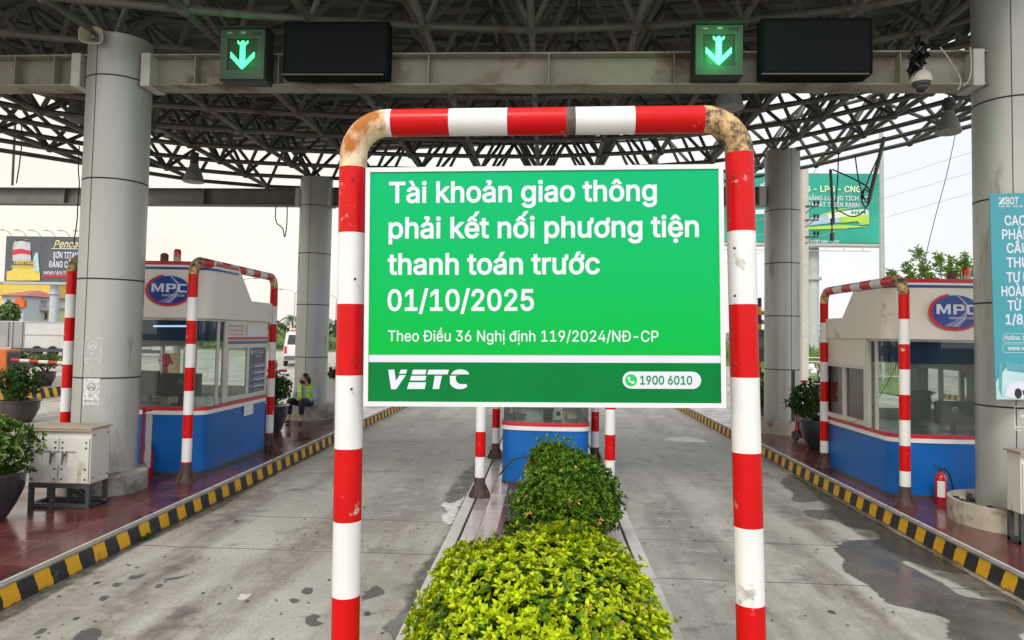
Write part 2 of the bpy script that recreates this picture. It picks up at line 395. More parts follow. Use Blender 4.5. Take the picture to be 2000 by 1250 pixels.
# wet patches and spills lying on the concrete
def blob_from_px(px, z=.004, jit=.03, sub=6):
    """irregular rounded outline through the given points"""
    pts = [G(x, y) for x, y in px]; out = []; n = len(pts); ph = [random.uniform(0, 6.28) for _ in range(4)]; sz = max((p - pts[0]).length for p in pts); s_ = 0
    for i in range(n):
        p0, p1, p2, p3 = pts[i - 1], pts[i], pts[(i + 1) % n], pts[(i + 2) % n]; L_ = (p2 - p1).length; nr = Vector((p2.y - p1.y, p1.x - p2.x, 0)).normalized()
        for k in range(sub):
            t = k / sub; q = .5 * ((2 * p1) + (p2 - p0) * t + (2 * p0 - 5 * p1 + 4 * p2 - p3) * t * t + (3 * p1 - p0 - 3 * p2 + p3) * t ** 3)
            w_ = (math.sin(s_ * 3.1 + ph[0]) + math.sin(s_ * 5.7 + ph[1])) * .03 * L_ + random.uniform(-1, 1) * L_ * .035; s_ += 1; q = q + nr * w_
            out.append((q.x, q.y))
    return out
def soft(name, col, rough, var=.3, scale=6, fade=1.0, solid=1.3):
    m = bpy.data.materials.new(name); m.use_nodes = True; t = m.node_tree; n = t.nodes; l = t.links; p = n['Principled BSDF']; out = n['Material Output']
    tc = n.new('ShaderNodeTexCoord'); z = n.new('ShaderNodeTexNoise'); z.inputs['Scale'].default_value = scale; z.inputs['Detail'].default_value = 8; z.inputs['Roughness'].default_value = .65; l.new(tc.outputs['Object'], z.inputs[0])
    r = n.new('ShaderNodeMapRange'); r.inputs[1].default_value = .3; r.inputs[2].default_value = .7; r.inputs[3].default_value = 1 - var; r.inputs[4].default_value = 1 + var; l.new(z.outputs[0], r.inputs[0])
    v = n.new('ShaderNodeVectorMath'); v.operation = 'SCALE'; v.inputs[0].default_value = col; l.new(r.outputs[0], v.inputs['Scale']); l.new(v.outputs[0], p.inputs['Base Color'])
    r2 = n.new('ShaderNodeMapRange'); r2.inputs[1].default_value = .35; r2.inputs[2].default_value = .65; r2.inputs[3].default_value = max(.03, rough - .15); r2.inputs[4].default_value = rough + .15; l.new(z.outputs[0], r2.inputs[0]); l.new(r2.outputs[0], p.inputs['Roughness'])
    a = n.new('ShaderNodeAttribute'); a.attribute_name = 'edge'
    f1 = n.new('ShaderNodeMath'); f1.operation = 'MULTIPLY_ADD'; l.new(a.outputs['Fac'], f1.inputs[0]); f1.inputs[1].default_value = solid; l.new(z.outputs[0], f1.inputs[2])
    f2 = n.new('ShaderNodeMapRange'); f2.inputs[1].default_value = .72; f2.inputs[2].default_value = 1.25; f2.inputs[4].default_value = fade; l.new(f1.outputs[0], f2.inputs[0])
    tr = n.new('ShaderNodeBsdfTransparent'); mx = n.new('ShaderNodeMixShader'); l.new(f2.outputs[0], mx.inputs[0]); l.new(tr.outputs[0], mx.inputs[1]); l.new(p.outputs[0], mx.inputs[2]); l.new(mx.outputs[0], out.inputs[0])
    MATS[name] = m; return m
def patch(name, poly, z, m, rim=.03):
    """flat stain whose rim thins out"""
    if _area(poly) < 0: poly = poly[::-1]
    inn = _offset(poly, -rim); n = len(poly); me = bpy.data.meshes.new(name); tri = tessellate_polygon([[Vector((x, y, 0)) for x, y in inn]])
    c = sum((Vector((x, y, 0)) for x, y in poly), Vector()) / n
    me.from_pydata([(x - c.x, y - c.y, 0) for x, y in poly + inn], [], [[i, (i + 1) % n, n + (i + 1) % n, n + i] for i in range(n)] + [[n + i for i in t] for t in tri])
    at = me.attributes.new('edge', 'FLOAT', 'POINT'); at.data.foreach_set('value', [0.0] * n + [1.0] * n); me.materials.append(m)
    o = bpy.data.objects.new(name, me); o.location = (c.x, c.y, z); COL.objects.link(o); o['kind'] = 'structure'; return o
wet = soft('wet_concrete', (.12, .113, .10), .22, .4, 2.5, .95)
wet2 = soft('damp_concrete', (.13, .122, .105), .4, .4, 4, .8)
STAIN = soft('dark_stain', (.105, .104, .106), .6, .3, 22, .95, .62)
GRIME = soft('kerb_grime', (.06, .058, .046), .55, .5, 7, .85, .5)
C13 = lambda x, y: (1300 + x / 2.841, 810 + y / 2.841)
patch('wet_patch', blob_from_px([C13(*q) for q in ((1150, 640), (1160, 690), (1010, 698), (925, 740), (975, 800), (970, 850), (1060, 920), (1130, 955), (1200, 1035), (1290, 1065), (1400, 1092), (1480, 1112), (1560, 1142), (1540, 1172), (1590, 1255), (1990, 1300), (1990, 1085), (1880, 1035), (1740, 1020), (1620, 990), (1530, 925), (1420, 870), (1330, 825), (1370, 818), (1480, 860), (1600, 880), (1690, 880), (1560, 790), (1400, 720), (1270, 660))], .004), .004, wet, .05)
patch('wet_patch', blob_from_px([C13(*q) for q in ((640, 375), (700, 440), (690, 470), (760, 490), (860, 480), (900, 520), (760, 535), (800, 570), (930, 590), (1000, 620), (1120, 640), (1260, 655), (1180, 560), (1060, 500), (920, 430), (800, 370), (720, 330))], .006), .0045, wet2, .05)
patch('wet_patch', blob_from_px([C13(*q) for q in ((0, 130), (120, 122), (225, 140), (215, 158), (0, 145))], .004, .01), .004, soft('painted_puddle_reflection', (.5, .5, .49), .12, .1, 2.2, .85, .55), .06)  # puddle: the pale colour paints in the reflection on the water
patch('wet_patch', blob_from_px([(742, 1226), (770, 1205), (800, 1192), (822, 1200), (788, 1256), (760, 1240)], .004, .01), .004, wet, .05)
C6 = lambda x, y: (x / 2.841, 810 + y / 2.841)
for pl in (((705, 905), (730, 893), (770, 890), (812, 880), (800, 895), (770, 910), (730, 917)), ((612, 950), (640, 933), (680, 935), (660, 955), (625, 958)), ((540, 1025), (570, 1005), (610, 1010), (590, 1030), (560, 1038)),
           ((395, 1250), (430, 1215), (520, 1180), (575, 1200), (540, 1250), (470, 1290)), ((900, 915), (940, 905), (1040, 890), (1075, 870), (1070, 885), (1000, 910), (930, 922)), ((170, 1225), (220, 1190), (270, 1185), (250, 1210), (200, 1225)),
           ((1665, 985), (1690, 958), (1735, 965), (1735, 990), (1700, 1002)), ((1600, 1030), (1630, 1018), (1668, 1030), (1650, 1045), (1615, 1048)), ((1690, 1130), (1740, 1105), (1785, 1120), (1760, 1140), (1800, 1160), (1740, 1180), (1690, 1160)),
           ((850, 960), (880, 940), (915, 945), (885, 965)), ((690, 835), (710, 828), (735, 835), (712, 842)), ((740, 850), (770, 843), (780, 850), (755, 855))):
    patch('asphalt_stain', blob_from_px([C6(*q) for q in pl], .003, .012, 4), .0035, STAIN, .012)
patch('kerb_dirt', [(3.76, 4.4), (3.76, 10.8), (3.62, 10.9), (3.45, 9.6), (3.28, 8.6), (3.2, 7.6), (3.3, 6.6), (3.5, 5.6), (3.62, 4.6)], .0052, GRIME, .10)
patch('kerb_dirt', [(-3.78, 3.6), (-3.66, 3.8), (-3.60, 5.0), (-3.68, 6.5), (-3.58, 8.0), (-3.70, 9.5), (-3.66, 12), (-3.78, 13)][::-1], .0052, GRIME, .06)
patch('kerb_dirt', [(-.87, 3.5), (-1.0, 4.2), (-1.12, 6.0), (-1.02, 7.4), (-1.3, 9.0), (-1.25, 10.5), (-1.0, 12.4), (-.87, 13)], .0032, GRIME, .10)
rp = random.Random(21); pk = MB()
for i in range(300):
    sd_ = -1 if rp.random() < .6 else 1; x = sd_ * rp.uniform(1.0, 3.6); y = 3.6 + 5.5 * rp.random() ** 1.6; r_ = rp.uniform(.004, .016) * (2 if rp.random() < .08 else 1)
    pk.add([(x + r_ * rp.uniform(.5, 1.3) * math.cos(k * .9), y + 1.5 * r_ * rp.uniform(.5, 1.3) * math.sin(k * .9), .0034) for k in range(7)], [list(range(7))])
pk.build('pit_marks', mat('pit_dark', (.075, .07, .065), .8), smooth=False)['kind'] = 'stuff'
C8 = lambda x, y: (650 + x / 2.841, 810 + y / 2.841)
patch('asphalt_stain', blob_from_px([C8(*q) for q in ((150, 1020), (180, 990), (230, 950), (255, 950), (290, 980), (280, 1000), (210, 1022), (170, 1030))], .003, .012, 4), .0035, STAIN, .012)
foam = mat('dried_foam', (.62, .62, .60), .7, var=.3, scale=25, dirt=(.15, .15, .14), dirt_amt=.45, dirt_scale=14)
FOAM = soft('dried_foam', (.74, .74, .73), .7, .25, 11, .95, .78)
patch('foam_spill', blob_from_px([C8(*q) for q in ((590, 500), (625, 482), (660, 488), (700, 468), (725, 445), (758, 432), (752, 470), (725, 505), (697, 550), (680, 600), (640, 618), (600, 598), (585, 560), (622, 540))], .003, .02, 4), .0042, FOAM, .05)
patch('paint_spot', blob_from_px([C6(*q) for q in ((1315, 1025), (1340, 995), (1370, 998), (1398, 995), (1385, 1015), (1350, 1032))], .003, .02, 4), .0035, soft('spilt_white_paint', (.6, .58, .53), .6, .1, 20), .01)

# raised islands: kerb with painted stripes, metal edge strip, polished tiles on top
def stripe_kerb_mat():
    m = bpy.data.materials.new('striped_kerb_paint'); m.use_nodes = True; t = m.node_tree; n = t.nodes; l = t.links; p = n['Principled BSDF']
    tc = n.new('ShaderNodeTexCoord'); s = n.new('ShaderNodeSeparateXYZ'); l.new(tc.outputs['Object'], s.inputs[0])
    nz = n.new('ShaderNodeTexNoise'); nz.inputs['Scale'].default_value = 14; nz.inputs['Detail'].default_value = 6; l.new(tc.outputs['Object'], nz.inputs[0])
    wv = n.new('ShaderNodeMath'); wv.operation = 'MULTIPLY_ADD'; l.new(nz.outputs[0], wv.inputs[0]); wv.inputs[1].default_value = .035; l.new(s.outputs[1], wv.inputs[2])
    zz = n.new('ShaderNodeMath'); zz.operation = 'MULTIPLY_ADD'; l.new(s.outputs[2], zz.inputs[0]); zz.inputs[1].default_value = .45; l.new(wv.outputs[0], zz.inputs[2])
    d = n.new('ShaderNodeMath'); d.operation = 'DIVIDE'; d.inputs[1].default_value = .345; l.new(zz.outputs[0], d.inputs[0])
    f = n.new('ShaderNodeMath'); f.operation = 'FRACT'; l.new(d.outputs[0], f.inputs[0])
    g = n.new('ShaderNodeMath'); g.operation = 'GREATER_THAN'; g.inputs[1].default_value = .52; l.new(f.outputs[0], g.inputs[0])
    mx = n.new('ShaderNodeMixRGB'); mx.inputs[1].default_value = (.022, .023, .026, 1); mx.inputs[2].default_value = (.80, .42, .010, 1); l.new(g.outputs[0], mx.inputs[0])
    n2 = n.new('ShaderNodeTexNoise'); n2.inputs['Scale'].default_value = 9; n2.inputs['Detail'].default_value = 9; n2.inputs['Roughness'].default_value = .7; l.new(tc.outputs['Object'], n2.inputs[0])
    r = n.new('ShaderNodeMapRange'); r.inputs[1].default_value = .58; r.inputs[2].default_value = .72; r.inputs[4].default_value = .85; l.new(n2.outputs[0], r.inputs[0])
    m2 = n.new('ShaderNodeMixRGB'); m2.inputs[2].default_value = (.16, .145, .11, 1); l.new(r.outputs[0], m2.inputs[0]); l.new(mx.outputs[0], m2.inputs[1])
    # grime rising from the road, with its own ragged edge
    h = n.new('ShaderNodeMath'); h.operation = 'MULTIPLY_ADD'; l.new(n2.outputs[0], h.inputs[0]); h.inputs[1].default_value = -.07; l.new(s.outputs[2], h.inputs[2])
    r4 = n.new('ShaderNodeMapRange'); r4.inputs[1].default_value = -.025; r4.inputs[2].default_value = -.012; r4.inputs[3].default_value = .8; r4.inputs[4].default_value = 0; l.new(h.outputs[0], r4.inputs[0])
    m3 = n.new('ShaderNodeMixRGB'); m3.inputs[2].default_value = (.05, .046, .036, 1); l.new(r4.outputs[0], m3.inputs[0]); l.new(m2.outputs[0], m3.inputs[1])
    l.new(m3.outputs[0], p.inputs['Base Color']); p.inputs['Roughness'].default_value = .55
    b = n.new('ShaderNodeBump'); b.inputs['Strength'].default_value = .3; b.inputs['Distance'].default_value = .01; l.new(nz.outputs[0], b.inputs['Height']); l.new(b.outputs[0], p.inputs['Normal'])
    return m
def tile_mat(name, col, rough=.15):
    m = bpy.data.materials.new(name); m.use_nodes = True; t = m.node_tree; n = t.nodes; l = t.links; p = n['Principled BSDF']
    tc = n.new('ShaderNodeTexCoord')
    br = n.new('ShaderNodeTexBrick'); br.offset = 0; br.inputs['Scale'].default_value = 1.0; br.inputs['Brick Width'].default_value = .6; br.inputs['Row Height'].default_value = .6; br.inputs['Mortar Size'].default_value = .005
    br.inputs['Color1'].default_value = (*col, 1); br.inputs['Color2'].default_value = (*[c * 1.15 for c in col], 1); br.inputs['Mortar'].default_value = (.16, .13, .12, 1); l.new(tc.outputs['Object'], br.inputs[0])
    nz = n.new('ShaderNodeTexNoise'); nz.inputs['Scale'].default_value = 3; nz.inputs['Detail'].default_value = 8; l.new(tc.outputs['Object'], nz.inputs[0])
    mr = n.new('ShaderNodeMapRange'); mr.inputs[1].default_value = .35; mr.inputs[2].default_value = .7; mr.inputs[3].default_value = .7; mr.inputs[4].default_value = 1.25; l.new(nz.outputs[0], mr.inputs[0])
    v = n.new('ShaderNodeVectorMath'); v.operation = 'SCALE'; l.new(br.outputs[0], v.inputs[0]); l.new(mr.outputs[0], v.inputs['Scale'])
    l.new(v.outputs[0], p.inputs['Base Color'])
    r2 = n.new('ShaderNodeMapRange'); r2.inputs[1].default_value = .35; r2.inputs[2].default_value = .7; r2.inputs[3].default_value = rough - .06; r2.inputs[4].default_value = rough + .18; l.new(nz.outputs[0], r2.inputs[0]); l.new(r2.outputs[0], p.inputs['Roughness'])
    p.inputs['Specular IOR Level'].default_value = .42
    return m
SK = stripe_kerb_mat(); TILE = tile_mat('red_granite_tiles', (.115, .034, .032)); TILEP = tile_mat('pale_granite_tiles', (.40, .34, .33))
M_strip = mat('metal_edge_strip', (.74, .73, .70), .3, metal=.3, var=.1)
M_kerbtop = mat('kerb_top_cement', (.20, .19, .165), .7, var=.25, scale=6)
M_palecop = mat('pale_coping', (.50, .49, .47), .5, var=.12, scale=5, dirt=(.25, .24, .21), dirt_amt=.1, dirt_scale=4)
def island(x0, x1, y0, y1, stripes=True, z=KZ):
    k = MB(); e = .07
    for xa, xb in ((x0, x0 + e), (x1 - e, x1)): k.box((xa, y0, -.02), (xb, y1, z - .018), 0)
    k.box((x0 + e, y0, -.02), (x1 - e, y0 + e, z - .018), 0); k.box((x0 + e, y1 - e, -.02), (x1 - e, y1, z - .018), 0)
    o = k.build('kerb', SK if stripes else M_kerbtop, smooth=False); o['kind'] = 'structure'
    c = MB()
    wd_ = .05 if stripes else .10
    c.box((x0 - .008, y0 - .008, z - .0175), (x0 + wd_, y1 + .008, z), 0); c.box((x1 - wd_, y0 - .008, z - .0175), (x1 + .008, y1 + .008, z), 0)
    for xx in (x0 + wd_ + .003, x1 - wd_ - .023): c.box((xx, y0, z - .0175), (xx + .020, y1, z + .004), 1)
    o = c.build('kerb_coping', [M_kerbtop if stripes else M_palecop, M_strip if stripes else M_joint()], smooth=False, bevel=.004); o['kind'] = 'structure'
    return x0 + wd_ + .024, x1 - wd_ - .024
def island_top(xa, xb, y0, y1, m, z=KZ, name='island_paving'):
    k = MB(); k.box((xa, y0, .0), (xb, y1, z), 0); o = k.build(name, m, smooth=False); o['kind'] = 'structure'
xa, xb = island(-6.15, -3.79, 1.0, 27); island_top(xa, xb, 1.01, 26.99, TILE)
xa, xb = island(3.77, 6.0, 1.0, 27); island_top(xa, xb, 1.01, 26.99, TILE)
# middle island: plain pale kerb, a dark tile strip between pale tiles
xa, xb = island(-.86, .86, .8, 20, stripes=False); island_top(xa, -.43, .81, 19.99, TILEP); island_top(-.43, .43, .81, 19.99, TILE); island_top(.43, xb, .81, 19.99, TILEP)
xa, xb = island(-17.2, -14.15, 14, 27, z=.30); island_top(xa, xb, 14.01, 26.99, TILE, z=.30)

# ================================================================== CANOPY
ZC = lambda x: 5.33 + .05 * (x + 5)                   # lower chord level, rising to the right
CE = np.array([(-11.5, 9.5), (-10, 11.6), (-9, 13.0), (-8, 14.4), (-7.2, 15.4), (-6.2, 15.9), (-4.5, 16.6), (-2, 17.4), (0, 17.8), (3, 17.8), (4.76, 17.1), (5.8, 16.1), (6.7, 15.1), (7.4, 13.9), (8.2, 12.4), (9.2, 10.0)])
DE = np.array([(-11.5, 8.5), (-9.6, 11.2), (-9.2, 13.0), (-8.9, 15.6), (-7.5, 16.5), (-4.9, 17.4), (-.9, 17.6), (2.7, 16.4), (3.9, 14.6), (5.4, 14.0), (6.3, 12.8), (7.5, 10.8), (9.2, 8.5)])
edge = lambda x: float(np.interp(x, CE[:, 0], CE[:, 1])); dedge = lambda x: float(np.interp(x, DE[:, 0], DE[:, 1]))
Y0C = 5.3; RISE = 1.05
canopy = thing('canopy', 'dark steel space frame canopy with corrugated roof over the toll lanes', 'canopy', (0, 0, 5.3))
dk = MB(); xs = np.linspace(-11.5, 9.2, 36)
for i in range(35):
    xa, xb = xs[i], xs[i + 1]; za, zb = ZC(xa) + RISE + .1, ZC(xb) + RISE + .1; y = Y0C - .6; k = 0
    ye = max(dedge(xa), dedge(xb)); prof = []
    while y < ye:
        prof += [(y, 0), (y + .16, 0), (y + .19, .075), (y + .34, .075)]; y += .38
    b = len(dk.v); n_ = 0
    for (yy, dz) in prof:
        dk.v += [(xa, min(yy, dedge(xa)), za + dz), (xb, min(yy, dedge(xb)), zb + dz)]; n_ += 1
    for j in range(n_ - 1):
        dk.f.append([b + 2 * j, b + 2 * j + 1, b + 2 * j + 3, b + 2 * j + 2]); dk.m.append(0)
dk.build('roof_sheet', M_deck(), canopy, smooth=False)
DX, DY = 1.22, 1.18
nx = int((8.9 + 11.2) / DX) + 1; X_ = [-11.2 + DX * i for i in range(nx)]
low = {}; upn = {}
for i, x in enumerate(X_):
    j = 0
    while edge(x) - .1 - j * DY > Y0C: low[i, j] = Vector((x, edge(x) - .1 - j * DY, ZC(x))); j += 1
for i in range(nx - 1):
    j = 0; x = X_[i] + DX / 2
    while edge(x) - .1 - (j + .5) * DY > Y0C: upn[i, j] = Vector((x, edge(x) - .1 - (j + .5) * DY, ZC(x) + RISE)); j += 1
mem = []
for (i, j), p in low.items():
    for q in ((i + 1, j), (i, j + 1)):
        if q in low: mem.append((p, low[q], .043))
for (i, j), p in upn.items():
    for q in ((i + 1, j), (i, j + 1)):
        if q in upn: mem.append((p, upn[q], .038))
    for q in ((i, j), (i + 1, j), (i, j + 1), (i + 1, j + 1)):
        if q in low: mem.append((p, low[q], .036))
def seen(p):
    d = ROT.transposed() @ (p - Vector((0, 0, HC)))
    return d.z < -.3 and 0 < PX + F * d.x / -d.z < 2000 and 0 < PY - F * d.y / -d.z < 480
vis = [k for k in mem if seen((k[0] + k[1]) / 2)]
vis.sort(key=lambda k: ((k[0] + k[1]) / 2).length)
big = set(id(k) for k in vis[:96])
rest = MB()
for k in mem:
    if id(k) in big: MB().tube(k[0], k[1], k[2], 8).build('strut', M_steel(), canopy)
    else: rest.tube(k[0], k[1], k[2], 6)
o = rest.build('strut_mass', M_steel(), canopy); o['kind'] = 'stuff'
nodes_ = MB()
for p in list(low.values()): nodes_.ell(p, (.075, .075, .075), 8, 6)
for p in list(upn.values()): nodes_.ell(p, (.065, .065, .065), 8, 5)
o = nodes_.build('node_joint', M_steel(), canopy); o['kind'] = 'stuff'

# ------------------------------------------------------------------ columns
def column(x, y, top, label, ring_h=.22, ring_r=.46, r=.34, hollow=False, joints=(), seam_a=None, gap=False):
    c = thing('column', label, 'column', (x, y, KZ), 'metal clad canopy columns')
    MB().lathe([(r, KZ), (r, top - .0), (r * .2, top + .001)], (x, y, 0), 48).build('cladding', M_alu(), c)
    jb = MB()
    for z in joints: jb.lathe([(r + .0005, z - .009), (r + .0025, z - .007), (r + .0025, z + .007), (r + .0005, z + .009)], (x, y, 0), 48)
    a = seam_a; s = .012
    p = [Vector((x + (r + .002) * math.cos(a + d), y + (r + .002) * math.sin(a + d), 0)) for d in (-s, s)]
    jb.add([p[0] + Vector((0, 0, KZ + .02)), p[1] + Vector((0, 0, KZ + .02)), p[1] + Vector((0, 0, top)), p[0] + Vector((0, 0, top))], [(0, 1, 2, 3)])
    jb.build('panel_joint', M_joint(), c)
    if gap:
        g = MB(); aa = [a + .03 + i * .035 for i in range(7)]; z0, z1 = KZ + ring_h - .02, gap
        vs = []
        for t in aa: vs += [(x + (r + .003) * math.cos(t), y + (r + .003) * math.sin(t), z0), (x + (r + .003) * math.cos(t), y + (r + .003) * math.sin(t), z1)]
        g.add(vs, [(2 * i, 2 * i + 2, 2 * i + 3, 2 * i + 1) for i in range(6)]); g.build('open_panel_gap', M_black(), c)
    if hollow:
        MB().lathe([(ring_r, KZ - .01), (ring_r, KZ + ring_h), (ring_r - .035, KZ + ring_h + .004), (ring_r - .04, KZ + ring_h - .07), (r + .006, KZ + ring_h - .075)], (x, y, 0), 48).build('base_ring', mat('cream_base_ring', (.47, .42, .33), .55, var=.1, dirt=(.2, .17, .13), dirt_amt=.2, dirt_scale=4), c)
        d = MB()
        for k in range(26):
            t = random.uniform(0, 6.28); rr = random.uniform(r + .01, ring_r - .05); q = Vector((x + rr * math.cos(t), y + rr * math.sin(t), KZ + ring_h - .06))
            d.box(q - Vector((.03, .02, .01)), q + Vector((.05, .03, .02 + random.random() * .03)), k % 2, Matrix.Rotation(random.uniform(-.5, .5), 3, 'X') @ Matrix.Rotation(random.uniform(0, 3), 3, 'Z'))
        d.build('broken_filling', [M_black(), mat('plaster_scrap', (.45, .43, .4), .8)], c, smooth=False)
    else:
        MB().lathe([(ring_r, KZ - .01), (ring_r, KZ + ring_h - .015), (ring_r - .015, KZ + ring_h), (r + .002, KZ + ring_h + .012)], (x, y, 0), 48).build('base_ring', M_concrete(), c)
    return c
CL = (-5.0, 8.0); CR = (4.82, 7.65); BLc = (-4.98, 15.1); BR = (4.74, 14.65)
ang = lambda c, px, Yy: math.atan2(Q(px, 500, Yy).y - c[1], Q(px, 500, Yy).x - c[0])
colL = column(*CL, 5.33, 'near left aluminium clad column with two no motorcycle stickers', joints=[Q(200, y, 7.75).z for y in (150, 350, 545, 738)], seam_a=R(-90 - 12))
colR = column(*CR, 6.3, 'near right aluminium clad column carrying the teal banner', hollow=True, ring_r=.60, joints=[Q(1930, y, 7.4).z for y in (190, 385, 590, 795)], seam_a=R(-90 - 29))
colBL = column(*BLc, 5.3, 'far left aluminium clad column the resting worker leans towards', ring_h=.31, ring_r=.5, joints=[Q(615, y, 14.8).z for y in (400, 494, 595, 698)], seam_a=R(-90 - 2))
colBR = column(*BR, 5.83, 'far right aluminium clad column with a dark open cladding gap', ring_h=.26, ring_r=.55, hollow=True, joints=[Q(1530, y, 14.35).z for y in (409, 513, 617, 722)], seam_a=R(-90 + 12), gap=Q(1540, 722, 14.35).z)

# ------------------------------------------------------------------ crossbeams (I sections with stiffeners)
def ibeam(a, b, ztop_a, ztop_b, h, wd, label, stiff, ends, m, mflange):
    t = thing('crossbeam', label, 'beam', (a[0], a[1], ztop_a - h), 'steel crossbeams between the columns')
    A = Vector((a[0], a[1], ztop_a)); B = Vector((b[0], b[1], ztop_b)); D = (B - A)
    up = Vector((0, 0, 1)); e = .016
    MB().bar(A - up * h / 2, B - up * h / 2, .014, h - 2 * e - .004).build('web', m, t, smooth=False)
    MB().bar(A - up * e / 2, B - up * e / 2, wd, e).build('flange', mflange, t, smooth=False)
    MB().bar(A - up * (h - e / 2), B - up * (h - e / 2), wd, e).build('flange', mflange, t, smooth=False)
    sd = D.normalized(); fr = sd.cross(up)
    if fr.y > 0: fr = -fr
    for f in stiff:
        sb = MB()
        c = A + D * f - up * h / 2 + fr * (wd / 4 + .006)
        sb.bar(c - up * (h / 2 - e - .002), c + up * (h / 2 - e - .002), .012, wd / 2 - .02, up=fr)
        sb.build('stiffener', mflange, t, smooth=False)
    for (f, ww) in ends:
        c = A + D * f - up * h / 2 - up * .005
        k = MB(); k.bar(c - up * (h / 2 + .012), c + up * (h / 2 + .012), ww, wd + .05, up=fr); k.build('end_plate', M_creamplate, t, smooth=False, bevel=.006)
    return t
M_creamplate = mat('pale_plate', (.5, .49, .45), .5, var=.08)
bh = .36
def fx(px, Y, a, b): return (Q(px, 130, Y).x - a[0]) / (b[0] - a[0])
xl0, xr0 = CL[0] + .36, CR[0] - .38
a_, b_ = (CL[0] + .30, 7.98, 0), (CR[0] - .30, 7.62, 0)
ibeam(a_, b_, 5.14, 5.03, bh, .28, 'brown stained near crossbeam carrying the green arrow signals', [fx(x, 7.8, a_, b_) for x in (380, 546, 840, 1073, 1312, 1735)], [(.012, .11), (.988, .11)], M_beam(), M_beam())
a2, b2 = (CL[0] - .30, 7.98, 0), (CL[0] - 6, 8.2, 0)
ibeam(a2, b2, 5.14, 5.16, bh, .28, 'near crossbeam stub running off behind the horn loudspeaker', [.07, .155, .25], [(.02, .11)], M_beam(), M_beam())
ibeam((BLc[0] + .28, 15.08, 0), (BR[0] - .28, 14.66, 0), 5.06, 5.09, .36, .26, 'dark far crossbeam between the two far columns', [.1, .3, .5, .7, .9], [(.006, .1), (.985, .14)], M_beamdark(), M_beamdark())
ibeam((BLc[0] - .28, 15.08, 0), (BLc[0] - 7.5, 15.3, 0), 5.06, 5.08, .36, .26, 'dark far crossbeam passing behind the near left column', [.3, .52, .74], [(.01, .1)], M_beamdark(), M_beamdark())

# ================================================================== STRIPED PIPE HOOPS
def arcpts(p0, c, p1, r, n=6):
    """rounded corner at c between p0 and p1"""
    p0, c, p1 = Vector(p0), Vector(c), Vector(p1); a = (p0 - c).normalized(); b = (p1 - c).normalized()
    s = c + a * r; e = c + b * r; o = c + (a + b) * r
    return [o + (s - o) * math.cos(t) + (e - o) * math.sin(t) for t in [math.pi / 2 * i / n for i in range(n + 1)]]
def hoop_path(A, Bp, top, rad, stripe, start_red_left, elbow_mi, r, zlist=None, bar=None):
    """A, Bp foot points; returns points and a material index per segment: 0 red, 1 white, 2.. elbow"""
    A = Vector(A); Bp = Vector(Bp); TA = Vector((A.x, A.y, top)); TB = Vector((Bp.x, Bp.y, top))
    pts = []; mi = []
    z = A.z + .12; zs = zlist or []
    if not zlist:
        k = 0; zz = top - rad
        while zz > A.z + .15: zs.append(zz); zz -= stripe
        zs = zs[::-1]
    first = 0 if len(zs) % 2 == 1 else 1               # the stripe below the elbow is red
    pts.append(A.copy()); cur = first
    for zq in zs: mi.append(cur); pts.append(Vector((A.x, A.y, zq))); cur ^= 1
    n = 8
    ar = arcpts(A, TA, TB, rad, n)
    for q in ar[1:]: pts.append(q); mi.append(elbow_mi[0])
    Lb = (TB - TA).length - 2 * rad; nb = max(3, int(round(Lb / stripe))); nb += (nb % 2 == 0); cur = 0
    d = (TB - TA).normalized(); st = TA + d * rad
    cuts = bar if bar else [(i + 1) / nb for i in range(nb)]
    for f in cuts: pts.append(st + d * (Lb * f)); mi.append(cur); cur ^= 1
    ar = arcpts(TA, TB, Bp, rad, n)
    for q in ar[1:]: pts.append(q); mi.append(elbow_mi[1])
    cur = 0
    for zq in zs[::-1][1:] + [A.z]: pts.append(Vector((Bp.x, Bp.y, zq))); mi.append(cur); cur ^= 1
    return pts, mi
def hoop_mats(new): return [M_red() if new else M_redold(), M_white() if new else M_whiteold(), M_rust(), M_peel()]
def foot(mb, p, r):
    mb.lathe([(r * 1.05, .22), (r * 1.1, .16), (r * 1.22, .10), (r * 1.5, .05), (r * 1.95, .015), (r * 2.15, .006), (r * 2.15, 0)], p, 14)
    for k in range(6):
        t = k * math.pi / 3 + .3; q = Vector(p) + Vector((math.cos(t) * r * 1.1, math.sin(t) * r * 1.1, 0))
        mb.bar(q + Vector((0, 0, .13)), q + Vector((math.cos(t) * r * .95, math.sin(t) * r * .95, .015)), .012, .02)
def booth_hoop(x, ya, yb, top, label, r=.058, new=True, elbows=(3, 2)):
    h = thing('guard_hoop', label, 'guard hoop', (x, ya, KZ), 'striped guard hoops beside the booths')
    pts, mi = hoop_path((x, ya, KZ), (x, yb, KZ), top, .17, .283, True, elbows, r)
    mb = MB(); mb.path(pts, r, 16, mis=mi); mb.build('pipe', hoop_mats(new), h)
    for yy in (ya, yb): f = MB(); foot(f, (x, yy, KZ), r); f.build('foot', M_brown(), h)
    return h
booth_hoop(-4.30, 8.52, 11.12, 2.85, 'striped pipe hoop with peeling elbow beside the left booth window')
booth_hoop(-5.78, 8.45, 11.0, 2.86, 'striped pipe hoop half hidden behind the near left column', elbows=(3, 3))
booth_hoop(4.04, 8.30, 10.63, 2.72, 'striped pipe hoop beside the right booth window')
booth_hoop(-.72, 8.16, 10.75, 2.78, 'striped pipe hoop on the left of the middle booth')
booth_hoop(.74, 8.16, 10.6, 2.78, 'striped pipe hoop on the right of the middle booth', elbows=(2, 2))

